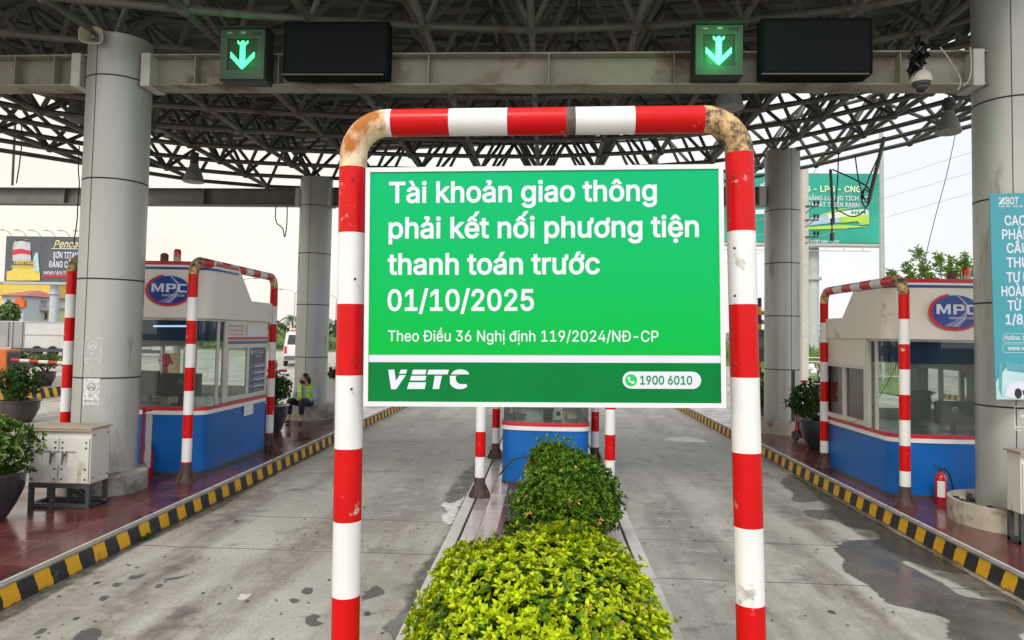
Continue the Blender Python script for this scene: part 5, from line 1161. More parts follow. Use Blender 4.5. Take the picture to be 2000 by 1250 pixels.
# ================================================================== CABINETS AND EXTINGUISHERS
def cabinet(label, x0, x1, y0, y1, zb, zt, rotz=0.0, handles=True):
    cx, cy = x0, y0; t = thing('electric_cabinet', label, 'electric cabinet', (x0, y0, KZ), 'electric cabinets beside the columns')
    rot = Matrix.Rotation(rotz, 3, 'Z')
    def add(mb, a, b, mi=0): mb.box(a, b, mi, rot, (x0, y0, 0))
    W_ = x1 - x0; H_ = zt - zb
    k = MB(); add(k, (x0, y0, zb), (x1, y1, zt)); k.build('body', M_cab(), t, smooth=False, bevel=.008)
    k = MB(); add(k, (x0 - .02, y0 - .035, zt + .004), (x1 + .02, y1 + .02, zt + .022)); add(k, (x0 - .015, y0 - .03, zt - .02), (x1 + .015, y0 - .022, zt + .003)); k.build('lid', [M_cabtop()], t, smooth=False, bevel=.004)
    mid = x0 + W_ * .49
    for i, (xa, xb) in enumerate(((x0 + .012, mid - .006), (mid + .006, x1 - .012))):
        k = MB(); rx0, rx1 = (xb - .17, xb) if i == 0 else (xa, xa + .17); rz0, rz1 = zb + H_ * .34, zb + H_ * .60
        for (a, b) in (((xa, zb + .015), (xb, rz0)), ((xa, rz1), (xb, zt - .09)), ((xa, rz0), (rx0, rz1)) if i == 0 else ((rx1, rz0), (xb, rz1))): add(k, (a[0], y0 - .018, a[1]), (b[0], y0 - .002, b[1]))
        d = k.build('door', M_cab(), t, smooth=False)
        if handles:
            hx = (rx0 + rx1) / 2 + (.03 if i == 0 else -.03); k = MB(); pz_ = (rz0 + rz1) / 2 + .05
            p0 = rot @ (Vector((hx, y0 - .02, pz_)) - Vector((x0, y0, 0))) + Vector((x0, y0, 0)); k.lathe([(.022, 0), (.022, .012), (.012, .02), (0, .022)], p0, 14, axis=rot @ Vector((0, -1, 0))); k.path([p0 + Vector((0, -.016, 0)), p0 + Vector((-.005, -.02, -.06)), p0 + Vector((-.012, -.016, -.11))], [.012, .011, .006], 8); k.build('handle', mat('grey_handle', (.16, .15, .14), .35, metal=.6), d)
        k = MB()
        for bx in (xa + .03, xb - .03):
            for bz in (zb + .05, rz0 - .035, rz1 + .035, zt - .13):
                p = rot @ (Vector((bx, y0 - .018, bz)) - Vector((x0, y0, 0))) + Vector((x0, y0, 0)); k.lathe([(.010, 0), (.009, .006), (0, .009)], p, 10, axis=rot @ Vector((0, -1, 0)))
        k.build('bolt', M_black(), d)
    k = MB()
    for by in (y0 + .05, y1 - .04):
        for bz in (zb + .06, zt - .06):
            p = rot @ (Vector((x1, by, bz)) - Vector((x0, y0, 0))) + Vector((x0, y0, 0)); k.lathe([(.009, 0), (.008, .006), (0, .009)], p, 10, axis=rot @ Vector((1, 0, 0)))
            if rotz > .4: p = rot @ (Vector((x0, by, bz)) - Vector((x0, y0, 0))) + Vector((x0, y0, 0)); k.lathe([(.009, 0), (.008, .006), (0, .009)], p, 10, axis=rot @ Vector((-1, 0, 0)))
    k.build('bolt', M_black(), t)
    k = MB(); e = .04
    for xx in (x0, x1 - e, (x0 + x1) / 2 - .1):
        for yy in (y0, y1 - e): add(k, (xx, yy, KZ), (xx + e, yy + e, zb - .001))
    add(k, (x0, y0 + .001, KZ + .005), (x1, y0 + e - .001, KZ + .04)); add(k, (x0, y1 - e + .001, KZ + .005), (x1, y1 - .001, KZ + .04)); add(k, (x0 + .001, y0 + e, KZ + .006), (x0 + e - .001, y1 - e, KZ + .041)); add(k, (x1 - e + .001, y0 + e, KZ + .006), (x1 - .001, y1 - e, KZ + .041)); add(k, (x0 - .002, y0 - .002, zb - .045), (x1 + .002, y0 + e - .004, zb - .002))
    k.build('stand', M_dark(), t, smooth=False)
    k = MB(); c0 = Vector(((x0 + x1) / 2 + .1, (y0 + y1) / 2, zb)); k.path([c0, c0 + Vector((.02, 0, -.1)), c0 + Vector((.12, .02, -.18)), c0 + Vector((.3, .03, -.19))], .025, 10); k.path([c0 + Vector((-.08, .03, 0)), c0 + Vector((-.06, .03, -.12)), c0 + Vector((.08, .05, -.2)), c0 + Vector((.3, .05, -.2))], .02, 10); k.build('conduit_hose', M_black(), t)
    return t
zc0 = Q(110, 945, 7.1).z; zc1 = Q(110, 838, 7.1).z
cabinet('white electric cabinet with two door handles by the near left column', -5.21, -4.58, 7.10, 7.42, zc0, zc1, R(1))
xc_ = Q(1968, 950, 6.8).x + .115; cabinet('grey electric cabinet cut off by the right picture edge', xc_, xc_ + .65, 6.8, 7.0, Q(1970, 1004, 6.8).z, Q(1970, 886, 6.8).z, R(0), True)
def extinguisher(label, c, r, h, hose):
    c = Vector(c); t = thing('fire_extinguisher', label, 'fire extinguisher', c, 'fire extinguishers by the booths')
    MB().lathe([(r * .92, 0), (r, .012), (r, h * .80), (r * .93, h * .86), (r * .7, h * .92), (r * .34, h * .95), (r * .3, h)], c, 24).build('cylinder', M_extred(), t)
    k = MB(); k.lathe([(r * .32, h), (r * .32, h + .02), (r * .2, h + .03)], c, 14); k.bar(c + Vector((-.01, 0, h + .03)), c + Vector((-.09, -.02, h + .045)), .016, .008); k.bar(c + Vector((.0, 0, h + .045)), c + Vector((-.10, -.02, h + .09)), .016, .006); k.build('valve', M_black(), t)
    k = MB(); k.path([c + Vector((0, 0, h + .01))] + [c + Vector(p) for p in hose], .010, 8); k.build('hose', M_black(), t)
    k = MB(); vs = []
    for i in range(6):
        a = R(-150 + i * 14); vs += [c + Vector((math.cos(a) * (r + .0015), math.sin(a) * (r + .0015), h * .22)), c + Vector((math.cos(a) * (r + .0015), math.sin(a) * (r + .0015), h * .72))]
    k.add(vs, [(2 * i, 2 * i + 2, 2 * i + 3, 2 * i + 1) for i in range(5)]); k.build('label_sticker', blank, t)
    return t
q = G(1838, 983, KZ); extinguisher('red fire extinguisher with white sticker in front of the right booth', (q.x, q.y, KZ), .064, .36, [(.04, 0, .40), (.10, .0, .33), (.14, .02, .2), (.16, .03, .09)])
q = Vector((-4.93 + .02, 8.68, KZ)); qq = G(297, 925, KZ); extinguisher('red fire extinguisher between the near left column and the left booth', (qq.x, qq.y - .1, KZ), .062, .34, [(-.04, 0, .38), (-.08, .0, .3), (-.09, .02, .12)])
q = G(1026, 952, KZ); extinguisher('red fire extinguisher behind the dark bush with hose across the middle booth', (q.x + .05, q.y - .14, KZ), .062, .34, [(-.06, 0, .39), (-.2, .04, .34), (-.30, .05, .24), (-.36, .07, .15)])
# red pipe with white panel between column and left booth
k = MB(); pp = [Q(282, 795, 8.45), Q(278, 860, 8.45), Q(278, 900, 8.45), Q(283, 912, 8.45), Q(292, 917, 8.45)]; k.path(pp, .018, 10); k.path([Q(281, 803, 8.44), Q(297, 801, 8.44)], .012, 8); tag(k.build('red_pipe', M_redold(), loc=pp[0]), 'thin red pipe bending beside the near left column', 'pipe')
a, b = Q(284, 915, 8.55), Q(297, 808, 8.55); k = MB(); k.box((a.x, 8.52, a.z), (b.x, 8.56, b.z)); tag(k.build('white_board', mat('stained_white_board', (.6, .59, .55), .5, var=.08, dirt=(.25, .2, .13), dirt_amt=.1), loc=(a.x, 8.5, a.z), smooth=False), 'narrow stained white board behind the red pipe', 'board')
# wheeled extinguisher
q = G(1578, 863, KZ); q.y += .15; we = thing('wheeled_extinguisher', 'large red wheeled extinguisher leaning by the far right column', 'fire extinguisher', q); q = Vector((q.x, q.y, KZ))
MB().lathe([(.14, .06), (.155, .09), (.155, .45), (.13, .53), (.05, .57), (.04, .6)], q, 24).build('cylinder', M_extred(), we)
k = MB(); l0 = q + Vector((-.19, -.05, .1)); k.path([l0, l0 + Vector((.02, 0, .35)), l0 + Vector((-.03, 0, .62)), l0 + Vector((.0, 0, .78)), l0 + Vector((.06, 0, .82)), l0 + Vector((.16, 0, .8))], .013, 8); k.path([q + Vector((-.16, -.1, .12)), q + Vector((0, -.12, .02)), q + Vector((.12, -.12, .02))], .012, 8); k.build('trolley_frame', M_redold(), we)
k = MB(); k.lathe([(.03, -.02), (.09, -.022), (.095, 0), (.09, .022), (.03, .02)], q + Vector((-.2, -.08, .095)), 22, axis=(1, .25, 0)); k.build('wheel', M_black(), we)
k = MB(); k.path([q + Vector((0, 0, .6)), q + Vector((-.08, -.08, .63)), q + Vector((-.16, -.1, .5)), q + Vector((-.13, -.12, .46)), q + Vector((-.05, -.12, .5))], .018, 8); k.build('hose', M_black(), we)

# ================================================================== STICKERS AND BANNER
def cyl_frame(c, r, px, py, tiltz=0.0):
    d = ray(px, py); a = Vector((d.x, d.y)); cc = Vector(c); A = a.dot(a); B = -2 * a.dot(cc); C_ = cc.dot(cc) - (r) ** 2
    t = (-B - math.sqrt(max(0, B * B - 4 * A * C_))) / (2 * A); p = a * t; th = math.atan2(p.y - cc.y, p.x - cc.x); z = HC + d.z * t
    return lambda x, y, off=0.0: Vector((cc.x + (r + off) * math.cos(th + x / r), cc.y + (r + off) * math.sin(th + x / r), z + y)), t
def nomoto(px, py, wpx, hpx, c, label, solid):
    f, t = cyl_frame(c, .342, px, py); s = t * ray(px, py).length / F; W_, H_ = wpx / F * t, hpx / F * t
    o = thing('sticker', label, 'sticker', f(0, 0, 0), 'no motorcycle stickers on the columns'); k = MB(); n = 10
    if solid:
        vs = []
        for i in range(n + 1): x = -W_ / 2 + W_ * i / n; vs += [f(x, -H_ / 2, .001), f(x, H_ / 2, .001)]
        k.add(vs, [(2 * i, 2 * i + 2, 2 * i + 3, 2 * i + 1) for i in range(n)]); k.build('sheet', mat('worn_sticker', (.66, .66, .64), .5, var=.1, scale=18, dirt=(.42, .42, .4), dirt_amt=.5, dirt_scale=30), o)
    k = MB(); om = 1 if solid else 0
    ou = rrect(-W_ / 2, -H_ / 2, W_ / 2, H_ / 2, W_ * .14); inn = rrect(-W_ / 2 + .007, -H_ / 2 + .007, W_ / 2 - .007, H_ / 2 - .007, W_ * .12)
    if not solid: k.add([f(x, y, .001) for x, y in ou] + [f(x, y, .001) for x, y in inn], [(i, (i + 1) % len(ou), len(ou) + (i + 1) % len(ou), len(ou) + i) for i in range(len(ou))])
    rc = W_ * .27; cy = H_ * .18; e1 = ellipse(0, cy, rc, rc, 24); e2 = ellipse(0, cy, rc * .82, rc * .82, 24); k.add([f(x, y, .002) for x, y in e1 + e2], [(i, (i + 1) % 24, 24 + (i + 1) % 24, 24 + i) for i in range(24)], om)
    for cx in (-.11, .11): k.add([f(cx * W_ * 1.2 + x, cy - rc * .3 + y, .0022) for x, y in ellipse(0, 0, rc * .25, rc * .25, 14)], [list(range(14))], om)
    k.add([f(x * W_, cy + y * W_, .0024) for x, y in ((-.16, .0), (.05, .02), (.13, .1), (.15, .08), (.09, -.03), (-.1, -.06))], [list(range(6))], om)
    text(k, f, 'NO', 0, -H_ * .18, w=W_ * .26, cap=H_ * .08, bold=.02, mi=om, off=.0022, align='c', res=2); text(k, f, 'MOTORCYCLE', 0, -H_ * .40, w=W_ * .84, cap=H_ * .095, bold=.02, mi=om, off=.0022, align='c', res=2)
    k.build('lettering', [mat('pale_print', (.62, .64, .63), .5), mat('grey_print', (.22, .22, .22), .5)], o, smooth=False)
nomoto(181, 684, 33, 50, CL, 'upper pale outline no motorcycle sticker on the near left column', False)
nomoto(178, 765, 31, 52, CL, 'lower worn white no motorcycle sticker on the near left column', True)
nomoto(2003, 818, 36, 48, CR, 'faint no motorcycle sticker on the near right column', False)
# teal banner on the right column
YB = 7.22; tl, bl = Q(1933, 378, YB), Q(1945, 781, YB); bw_ = .84; bh_ = (tl - bl).length
vv = (tl - bl).normalized(); uu = Vector((1, 0, 0)) - vv * vv.x; uu.normalize(); bf = plane_frame(bl, uu, vv)
ban = thing('banner', 'teal hanging banner with white condensed lettering on the near right column', 'banner', (bl.x, YB, bl.z))
k = MB(); vs = [bf(0, 0, -.012), bf(bw_, 0, -.012), bf(bw_, bh_, -.012), bf(0, bh_, -.012), bf(0, 0, 0), bf(bw_, 0, 0), bf(bw_, bh_, 0), bf(0, bh_, 0)]; k.add(vs, [(0, 3, 2, 1), (4, 5, 6, 7), (0, 1, 5, 4), (1, 2, 6, 5), (2, 3, 7, 6), (3, 0, 4, 7)])
k.build('panel', mat('teal_print', (.045, .29, .35), .4, var=.08, scale=1.5), ban, smooth=False)
k = MB(); zz = lambda py: (Q(1940, py, YB) - bl).dot(vv); cxb = (Q(2009, 500, YB) - bl).dot(uu)
for s_, base, x0px in (('CAO TỐC', 440, 1962), ('PHÁP VÂN', 467, 1957), ('CẦU GIẼ', 494, 1966), ('THU PHÍ', 522, 1966), ('TỰ ĐỘNG', 551, 1966), ('HOÀN TOÀN', 578, 1956), ('TỪ NGÀY', 606, 1968), ('1/8/2022', 633, 1964)):
    u = (Q(x0px, base, YB) - bl).dot(uu); text(k, bf, s_, u, zz(base), w=2 * (cxb - u), cap=18 / F * YB, bold=.019, off=.002, res=3)
k.build('lettering', M_print(), ban, smooth=False)
k = MB(); u = (Q(1964, 396, YB) - bl).dot(uu); text(k, bf, 'BOT', u, zz(399), w=24 / F * YB, cap=13 / F * YB, bold=.02, off=.002, res=2); text(k, bf, 'PHÁP VÂN - CẦU GIẼ', (Q(1950, 400, YB) - bl).dot(uu), zz(405), w=45 / F * YB, cap=3.5 / F * YB, bold=.02, off=.002, res=1)
u = (Q(1949, 399, YB) - bl).dot(uu); s1 = 13 / F * YB; z1_ = zz(399); k.flat(bf, [[[(u, z1_), (u + s1 * .5, z1_), (u + s1, z1_ + s1 * .75), (u + s1, z1_ + s1), (u + s1 * .75, z1_ + s1)]], [[(u + s1 * .62, z1_), (u + s1, z1_), (u + s1, z1_ + s1 * .5)]], [[(u + s1 * .1, z1_ + s1 * .7), (u + s1 * .6, z1_ + s1 * .95), (u + s1 * .2, z1_ + s1)]]], 0, .002)
k.build('emblem', M_print(), ban, smooth=False)
k = MB()
for (s_, py, xx) in (('Hotline: 1900 6010', 664, 1962), ('www.vetc.com.vn', 684, 1968)):
    u0 = (Q(1958, py, YB) - bl).dot(uu); z0 = zz(py + 5); h_ = 17 / F * YB; ou = rrect(u0, z0, u0 + .5, z0 + h_, h_ * .35); inn = rrect(u0 + .004, z0 + .004, u0 + .496, z0 + h_ - .004, h_ * .3); k.add([bf(x, y, .002) for x, y in ou + inn], [(i, (i + 1) % len(ou), len(ou) + (i + 1) % len(ou), len(ou) + i) for i in range(len(ou))])
    text(k, bf, s_, (Q(xx, py, YB) - bl).dot(uu), zz(py), w=.40, cap=8.5 / F * YB, bold=.015, off=.002, res=2)
k.build('contact_lines', M_print(), ban, smooth=False)
k = MB(); z0, z1_ = 0.005, zz(702); k.flat(bf, [[[(.005, z0), (bw_ - .005, z0), (bw_ - .005, z1_), (.12, z1_ * .85), (.005, z1_ * .45)]]], 0, .002)
U = lambda px, py: ((Q(px, py, YB) - bl).dot(uu), zz(py))
k.flat(bf, [[[U(1951, 710), U(1958, 706), U(1956, 775), U(1950, 760)]], [[U(1963, 706), U(1999, 712), U(1999, 728), U(1967, 724)]], [[U(1999, 712), U(2040, 717), U(2040, 733), U(1999, 728)]]], 1, .0035)
k.flat(bf, [[[U(1962, 772), U(1968, 752), U(1985, 744), U(2020, 746), U(2060, 752), U(2060, 776), U(1980, 778)]]], 2, .005)
k.flat(bf, [[ellipse(*U(1988, 768), .035, .05, 20)], [[U(1996, 762), U(2012, 760), U(2012, 768), U(1998, 772)]]], 3, .0065)
k.build('car_picture', [mat('pale_teal_print', (.42, .60, .62), .4, var=.2, scale=4), mat('mid_teal_print', (.10, .33, .37), .4), M_print(), M_black()], ban, smooth=False)

# ================================================================== THE RESTING WORKER
def skin_mesh(name, verts, edges, radii, m, parent, base, sub_=2, root=0):
    me = bpy.data.meshes.new(name + '_skeleton'); me.from_pydata([tuple(Vector(v)) for v in verts], edges, []); o = bpy.data.objects.new(name, me); COL.objects.link(o)
    sk = o.modifiers.new('skin', 'SKIN'); sk.use_smooth_shade = True; sk.branch_smoothing = .4
    for i, r_ in enumerate(radii):
        d = me.skin_vertices[0].data[i]; d.radius = r_ if isinstance(r_, tuple) else (r_, r_); d.use_root = (i == root)
    sb_ = o.modifiers.new('sub', 'SUBSURF'); sb_.levels = sub_; sb_.render_levels = sub_
    dg = bpy.context.evaluated_depsgraph_get(); ev = o.evaluated_get(dg); m2 = bpy.data.meshes.new_from_object(ev)
    m2.name = name; bpy.data.objects.remove(o); m2.materials.clear(); m2.materials.append(m)
    n = bpy.data.objects.new(name, m2); COL.objects.link(n); n.parent = parent; n.location = base; return n
PB = G(598, 822, KZ); PB = Vector((PB.x, 14.5, KZ))
per = thing('person', 'seated worker in black mask, blue shirt and lime safety vest by the far left column', 'person', PB)
Z3 = (0, 0, 0)
V = dict(pel=(.02, .02, .40), wa=(.02, -.03, .52), ch=(.02, -.07, .66), nk=(.015, -.06, .755), hd=(.005, -.075, .80), h2=(-.005, -.085, .87), h3=(-.005, -.07, .93),
         ls=(-.15, -.06, .68), le=(-.215, -.08, .48), lw=(-.06, -.27, .46), lh=(.015, -.32, .465), rs=(.18, -.05, .68), re=(.235, -.10, .47), rw=(.10, -.27, .455), rh=(.045, -.325, .465),
         lhip=(-.08, -.02, .38), lk=(-.20, -.36, .45), la=(-.20, -.34, .09), lt=(-.24, -.44, .045), rhip=(.12, -.02, .38), rk=(.07, -.40, .45), ra=(.045, -.36, .09), rt=(.04, -.47, .045))
def sk(name, keys, ed, rad, m, root=0, s=2): return skin_mesh(name, [V[k] if isinstance(k, str) else k for k in keys], ed, rad, m, per, Z3, s, root)
body = sk('body', ['pel', 'wa', 'ch', 'nk', 'hd', 'h2', 'h3', 'ls', 'le', 'lw', 'lh', 'rs', 're', 'rw', 'rh', 'lhip', 'lk', 'la', 'lt', 'rhip', 'rk', 'ra', 'rt'],
          [(0, 1), (1, 2), (2, 3), (3, 4), (4, 5), (5, 6), (2, 7), (7, 8), (8, 9), (9, 10), (2, 11), (11, 12), (12, 13), (13, 14), (0, 15), (15, 16), (16, 17), (17, 18), (0, 19), (19, 20), (20, 21), (21, 22)],
          [.10, .09, .10, .045, .062, .078, .06, .05, .036, .024, .02, .05, .036, .024, .02, .075, .05, .032, .03, .075, .05, .032, .03], M_skin())
# face turned to the worker's right
hc = Vector(V['h2']) + PB; fd = Vector((-.72, -.68, -.02)).normalized(); fs_ = fd.cross(Vector((0, 0, 1))).normalized()
k = MB(); k.ell(hc + fd * .006 + Vector((0, 0, -.002)), (.073, .078, .098), 18, 12); k.ell(hc + fd * .082 + Vector((0, 0, -.012)), (.013, .013, .02), 8, 6)
for s_ in (-1, 1): k.ell(hc - fs_ * s_ * .074 + fd * -.005 + Vector((0, 0, -.01)), (.012, .016, .028), 8, 6)
k.build('head', M_skin(), body)
k = MB()
for s_ in (-1, 1): k.ell(hc + fd * .068 + fs_ * s_ * .03 + Vector((0, 0, .012)), (.010, .010, .006), 8, 5); k.bar(hc + fd * .07 + fs_ * s_ * .015 + Vector((0, 0, .032)), hc + fd * .062 + fs_ * s_ * .048 + Vector((0, 0, .03)), .006, .006)
k.build('eyes', M_black(), body)
k = MB(); rotf = Matrix.Rotation(math.atan2(fd.x, -fd.y), 3, 'Z'); k.ell(hc + fd * .028 + Vector((0, 0, -.048)), (.070, .062, .056), 16, 10)
for s_ in (-1, 1): k.path([hc + fd * .05 + fs_ * s_ * .055 + Vector((0, 0, -.03)), hc - fd * .0 + fs_ * s_ * .08 + Vector((0, 0, -.012))], .004, 5)
k.build('face_mask', mat('black_mask', (.012, .012, .014), .7), per)
k = MB(); k.ell(hc - fd * .020 + Vector((0, 0, .026)), (.084, .084, .090), 20, 12); k.ell(hc - fd * .10 + Vector((.0, .01, -.03)), (.045, .045, .055), 12, 8); k.ell(hc - fd * .11 + Vector((.0, .01, -.075)), (.03, .03, .05), 10, 6)
k.build('hair', mat('black_hair', (.012, .010, .009), .4, var=.3, scale=30), per)
M_shirt = mat('pale_blue_shirt', (.33, .45, .60), .7, var=.1, scale=14); M_vest = mat('lime_vest', (.42, .75, .02), .55, var=.08, scale=10, emit=None); M_trs = mat('black_trousers', (.014, .015, .02), .7, var=.2)
sk('shirt', ['wa', 'ch', (.015, -.055, .72), 'ls', 'le', (-.09, -.24, .462), 'rs', 're', (.125, -.24, .458), (.02, .0, .44)], [(0, 1), (1, 2), (1, 3), (3, 4), (4, 5), (1, 6), (6, 7), (7, 8), (0, 9)], [.115, .118, .062, .064, .050, .036, .064, .050, .036, .12], M_shirt)
# vest: two open front panels and a back, wrapped round the trunk
k = MB()
def trunk(a, z, g=0.0):                              # ring round the trunk; a = 0 faces the front
    f = (z - .40) / .32; rx = .135 + .035 * min(1, f * 1.3) - (.06 * max(0, (f - .75) * 4) if f > .75 else 0); ry = .122 - .012 * f; cy = .0 - .065 * f
    return Vector((.02 + (rx + g) * math.sin(a), cy - (ry + g) * math.cos(a), z)) + PB
zs_ = [.34, .40, .46, .52, .58, .64, .69, .725]; strips = []
for (a0, a1) in ((-1.35, -.22), (.30, 1.35), (1.9, 4.4)):
    na = 9; vs = []; 
    for z in zs_:
        for i in range(na + 1): vs.append(trunk(a0 + (a1 - a0) * i / na, z, .018))
    fs = [[r_ * (na + 1) + i, r_ * (na + 1) + i + 1, (r_ + 1) * (na + 1) + i + 1, (r_ + 1) * (na + 1) + i] for r_ in range(len(zs_) - 1) for i in range(na)]
    b = len(k.f); k.add(vs, fs, 0)
for s_ in (-1, 1):                                    # shoulder yokes
    k.add([PB + Vector((.02 + s_ * x, y, z)) for x, y, z in ((.06, -.15, .70), (.15, -.12, .69), (.15, .02, .70), (.06, .05, .70), (.06, -.06, .765), (.15, -.05, .745))], [(0, 1, 5, 4), (4, 5, 2, 3)], 0)
for (a0, a1) in ((-1.33, -.25), (.33, 1.33)):
    for (za, zc) in ((.60, .64), (.46, .445)):
        if za < zc or True:
            z0, z1 = min(za, zc), max(za, zc)
            if z1 - z0 < .03: continue
            vs = []; na = 8
            for i in range(na + 1): vs += [trunk(a0 + (a1 - a0) * i / na, z0, .021), trunk(a0 + (a1 - a0) * i / na, z1, .021)]
            k.add(vs, [(2 * i, 2 * i + 2, 2 * i + 3, 2 * i + 1) for i in range(na)], 1)
vo = k.build('safety_vest', [M_vest, mat('silver_tape', (.6, .62, .62), .3, metal=.3)], per)
so_ = vo.modifiers.new('solid', 'SOLIDIFY'); so_.thickness = .006
sk('trousers', ['pel', 'lhip', 'lk', (-.20, -.345, .16), 'rhip', 'rk', (.05, -.365, .16), (.02, .02, .47)], [(0, 1), (1, 2), (2, 3), (0, 4), (4, 5), (5, 6), (0, 7)], [.13, .10, .074, .055, .10, .074, .055, .11], M_trs)
for (a, t_) in (('la', 'lt'), ('ra', 'rt')):
    A, T = Vector(V[a]), Vector(V[t_]); skin_mesh('shoe', [A + Vector((0, .03, -.055)), A + Vector((0, -.03, -.05)), T + Vector((0, -.01, -.012))], [(0, 1), (1, 2)], [(.034, .03), (.042, .036), (.040, .022)], mat('dark_shoe', (.03, .035, .04), .6), per, Z3, 2)
# hands: palm, four bent fingers and a thumb each, loosely together
for s_, (wk, hk) in ((-1, ('lw', 'lh')), (1, ('rw', 'rh'))):
    W0, H0 = Vector(V[wk]), Vector(V[hk]); d = (H0 - W0).normalized(); side_ = Vector((0, 0, 1)); nrm = d.cross(side_).normalized() * s_
    vs = [W0, W0.lerp(H0, .5), H0]; ed = [(0, 1), (1, 2)]; rd = [(.02, .02), (.018, .03), (.016, .034)]
    for i in range(4):
        b = H0 + side_ * (.024 - .016 * i) + d * .004; L_ = (.030, .034, .032, .025)[i]; n0 = len(vs)
        vs += [b + d * .006, b + d * L_ * .6 + nrm * -.004, b + d * L_ + nrm * -.02, b + d * L_ * .9 + nrm * -.036]; ed += [(2, n0), (n0, n0 + 1), (n0 + 1, n0 + 2), (n0 + 2, n0 + 3)]; rd += [.009, .0085, .008, .007]
    n0 = len(vs); b = W0.lerp(H0, .55) + side_ * .026; vs += [b, b + d * .022 + side_ * .016 - nrm * .008, b + d * .045 + side_ * .016 - nrm * .016]; ed += [(1, n0), (n0, n0 + 1), (n0 + 1, n0 + 2)]; rd += [.011, .0095, .008]
    skin_mesh('hand', vs, ed, rd, M_skin(), body, Z3, 1)

# ================================================================== VEHICLES
def profile_body(mb, prof, hw, taper, c, rot, mi=0):
    """side profile (along local y, z) lofted across the width with rounded edges"""
    n = len(prof); cols = [(-1, .93), (-.93, 1), (0, 1.0), (.93, 1), (1, .93)]; vs = []
    cy = sum(p[0] for p in prof) / n; cz = sum(p[1] for p in prof) / n
    for x, s in cols:
        for y, z in prof:
            hw_ = hw * (1 - taper * max(0, (z - 1.05)) / 1.0); vs.append(c + rot @ Vector((x * hw_, cy + (y - cy) * s, cz + (z - cz) * s)))
    fs = [(i * n + j, i * n + (j + 1) % n, (i + 1) * n + (j + 1) % n, (i + 1) * n + j) for i in range(len(cols) - 1) for j in range(n)]
    fs += [list(range(n))[::-1], [(len(cols) - 1) * n + j for j in range(n)]]; mb.add(vs, fs, mi)
def wheel(parent, c, r, wd, ax):
    MB().lathe([(r * .5, -wd / 2), (r * .92, -wd / 2), (r, -wd * .3), (r, wd * .3), (r * .92, wd / 2), (r * .5, wd / 2)], c, 24, axis=ax).build('tyre', mat('tyre_rubber', (.02, .02, .02), .85), parent)
    MB().lathe([(0, wd * .32), (r * .2, wd * .36), (r * .5, wd * .3), (r * .56, wd * .42)], c, 20, axis=ax).build('rim', mat('wheel_rim', (.35, .35, .35), .4, metal=.5), parent)
vb = G(573, 716); vb.x += .36; vb.z = 0
van = thing('ambulance', 'white ambulance van seen from behind beside the far left column', 'ambulance', vb); rv = Matrix.Rotation(R(19), 3, 'Z')
L2 = lambda x, y, z: vb + rv @ Vector((x, y, z))
M_van = mat('white_van_paint', (.66, .67, .68), .2, var=.03, coat=.6)
k = MB(); profile_body(k, [(0, .42), (-.02, .9), (.02, 1.25), (.14, 1.85), (.25, 1.98), (3.1, 2.0), (3.5, 1.9), (4.2, 1.2), (4.75, 1.02), (4.85, .6), (4.8, .35), (.1, .33)], .92, .14, vb, rv); k.build('body', M_van, van, bevel=.03)
def vq(mb, pts, mi=0): mb.add([L2(*p) for p in pts], [tuple(range(len(pts)))], mi)
k = MB(); vq(k, [(-.72, .0, 1.28), (.72, .0, 1.28), (.64, .115, 1.83), (-.64, .115, 1.83)]); k.build('rear_window', mat('dark_van_glass', (.012, .014, .016), .05, coat=.5), van, smooth=False)
k = MB(); f = plane_frame(L2(0, .03, 1.5), rv @ Vector((1, 0, 0)), rv @ Vector((0, .2, 1))); k.flat(f, [[ellipse(0, .02, .25, .24, 24, R(10), R(170)) + ellipse(0, .02, .21, .2, 24, R(170), R(10))]], 0, .03); k.flat(f, [[[(-.05, .04), (.05, .04), (.05, .22), (-.05, .22)]], [[(-.13, .09), (-.051, .09), (-.051, .17), (-.13, .17)]], [[(.051, .09), (.13, .09), (.13, .17), (.051, .17)]]], 1, .03); k.flat(f, [[[(-.26, -.14), (.26, -.14), (.26, -.05), (-.26, -.05)]]], 0, .03); k.build('window_sticker', [M_print(), M_stripered()], van, smooth=False)
k = MB(); k.box((-.88, -.08, .40), (.88, .08, .62), 0); k.v = [tuple(L2(*q)) for q in k.v]; k.build('bumper', mat('grey_bumper', (.10, .105, .11), .5), van, smooth=False, bevel=.03)
for s_ in (-1, 1):
    k = MB(); k.box((s_ * .80 - .07, -.045, .75), (s_ * .80 + .07, .03, 1.18), 0); k.v = [tuple(L2(*q)) for q in k.v]; k.build('tail_light', mat('red_tail_lens', (.55, .03, .02), .15, coat=.5), van, smooth=False, bevel=.02)
    for yy in (.75, 3.6): wheel(van, L2(s_ * .80, yy, .31), .32, .2, rv @ Vector((s_, 0, 0)))
k = MB(); vq(k, [(-.25, -.03, 1.02), (.25, -.03, 1.02), (.25, -.03, 1.06), (-.25, -.03, 1.06)], 0); vq(k, [(-.23, -.035, .80), (.23, -.035, .80), (.23, -.033, .97), (-.23, -.033, .97)], 1); k.build('plate', [M_black(), M_print()], van, smooth=False)
k = MB(); k.box((-.62, .28, 1.95), (.62, .60, 2.2), 0); k.v = [tuple(L2(*q)) for q in k.v]; lb = k.build('light_bar', M_van, van, smooth=False, bevel=.04)
k = MB(); f = plane_frame(L2(-.58, .272, 2.02), rv @ Vector((1, 0, 0)), (0, 0, 1)); text(k, f, 'AMBULANCE', 0, 0, w=1.16, cap=.14, bold=.02, off=.004, res=2); k.build('lettering', mat('red_letter', (.6, .05, .04), .4), lb, smooth=False)
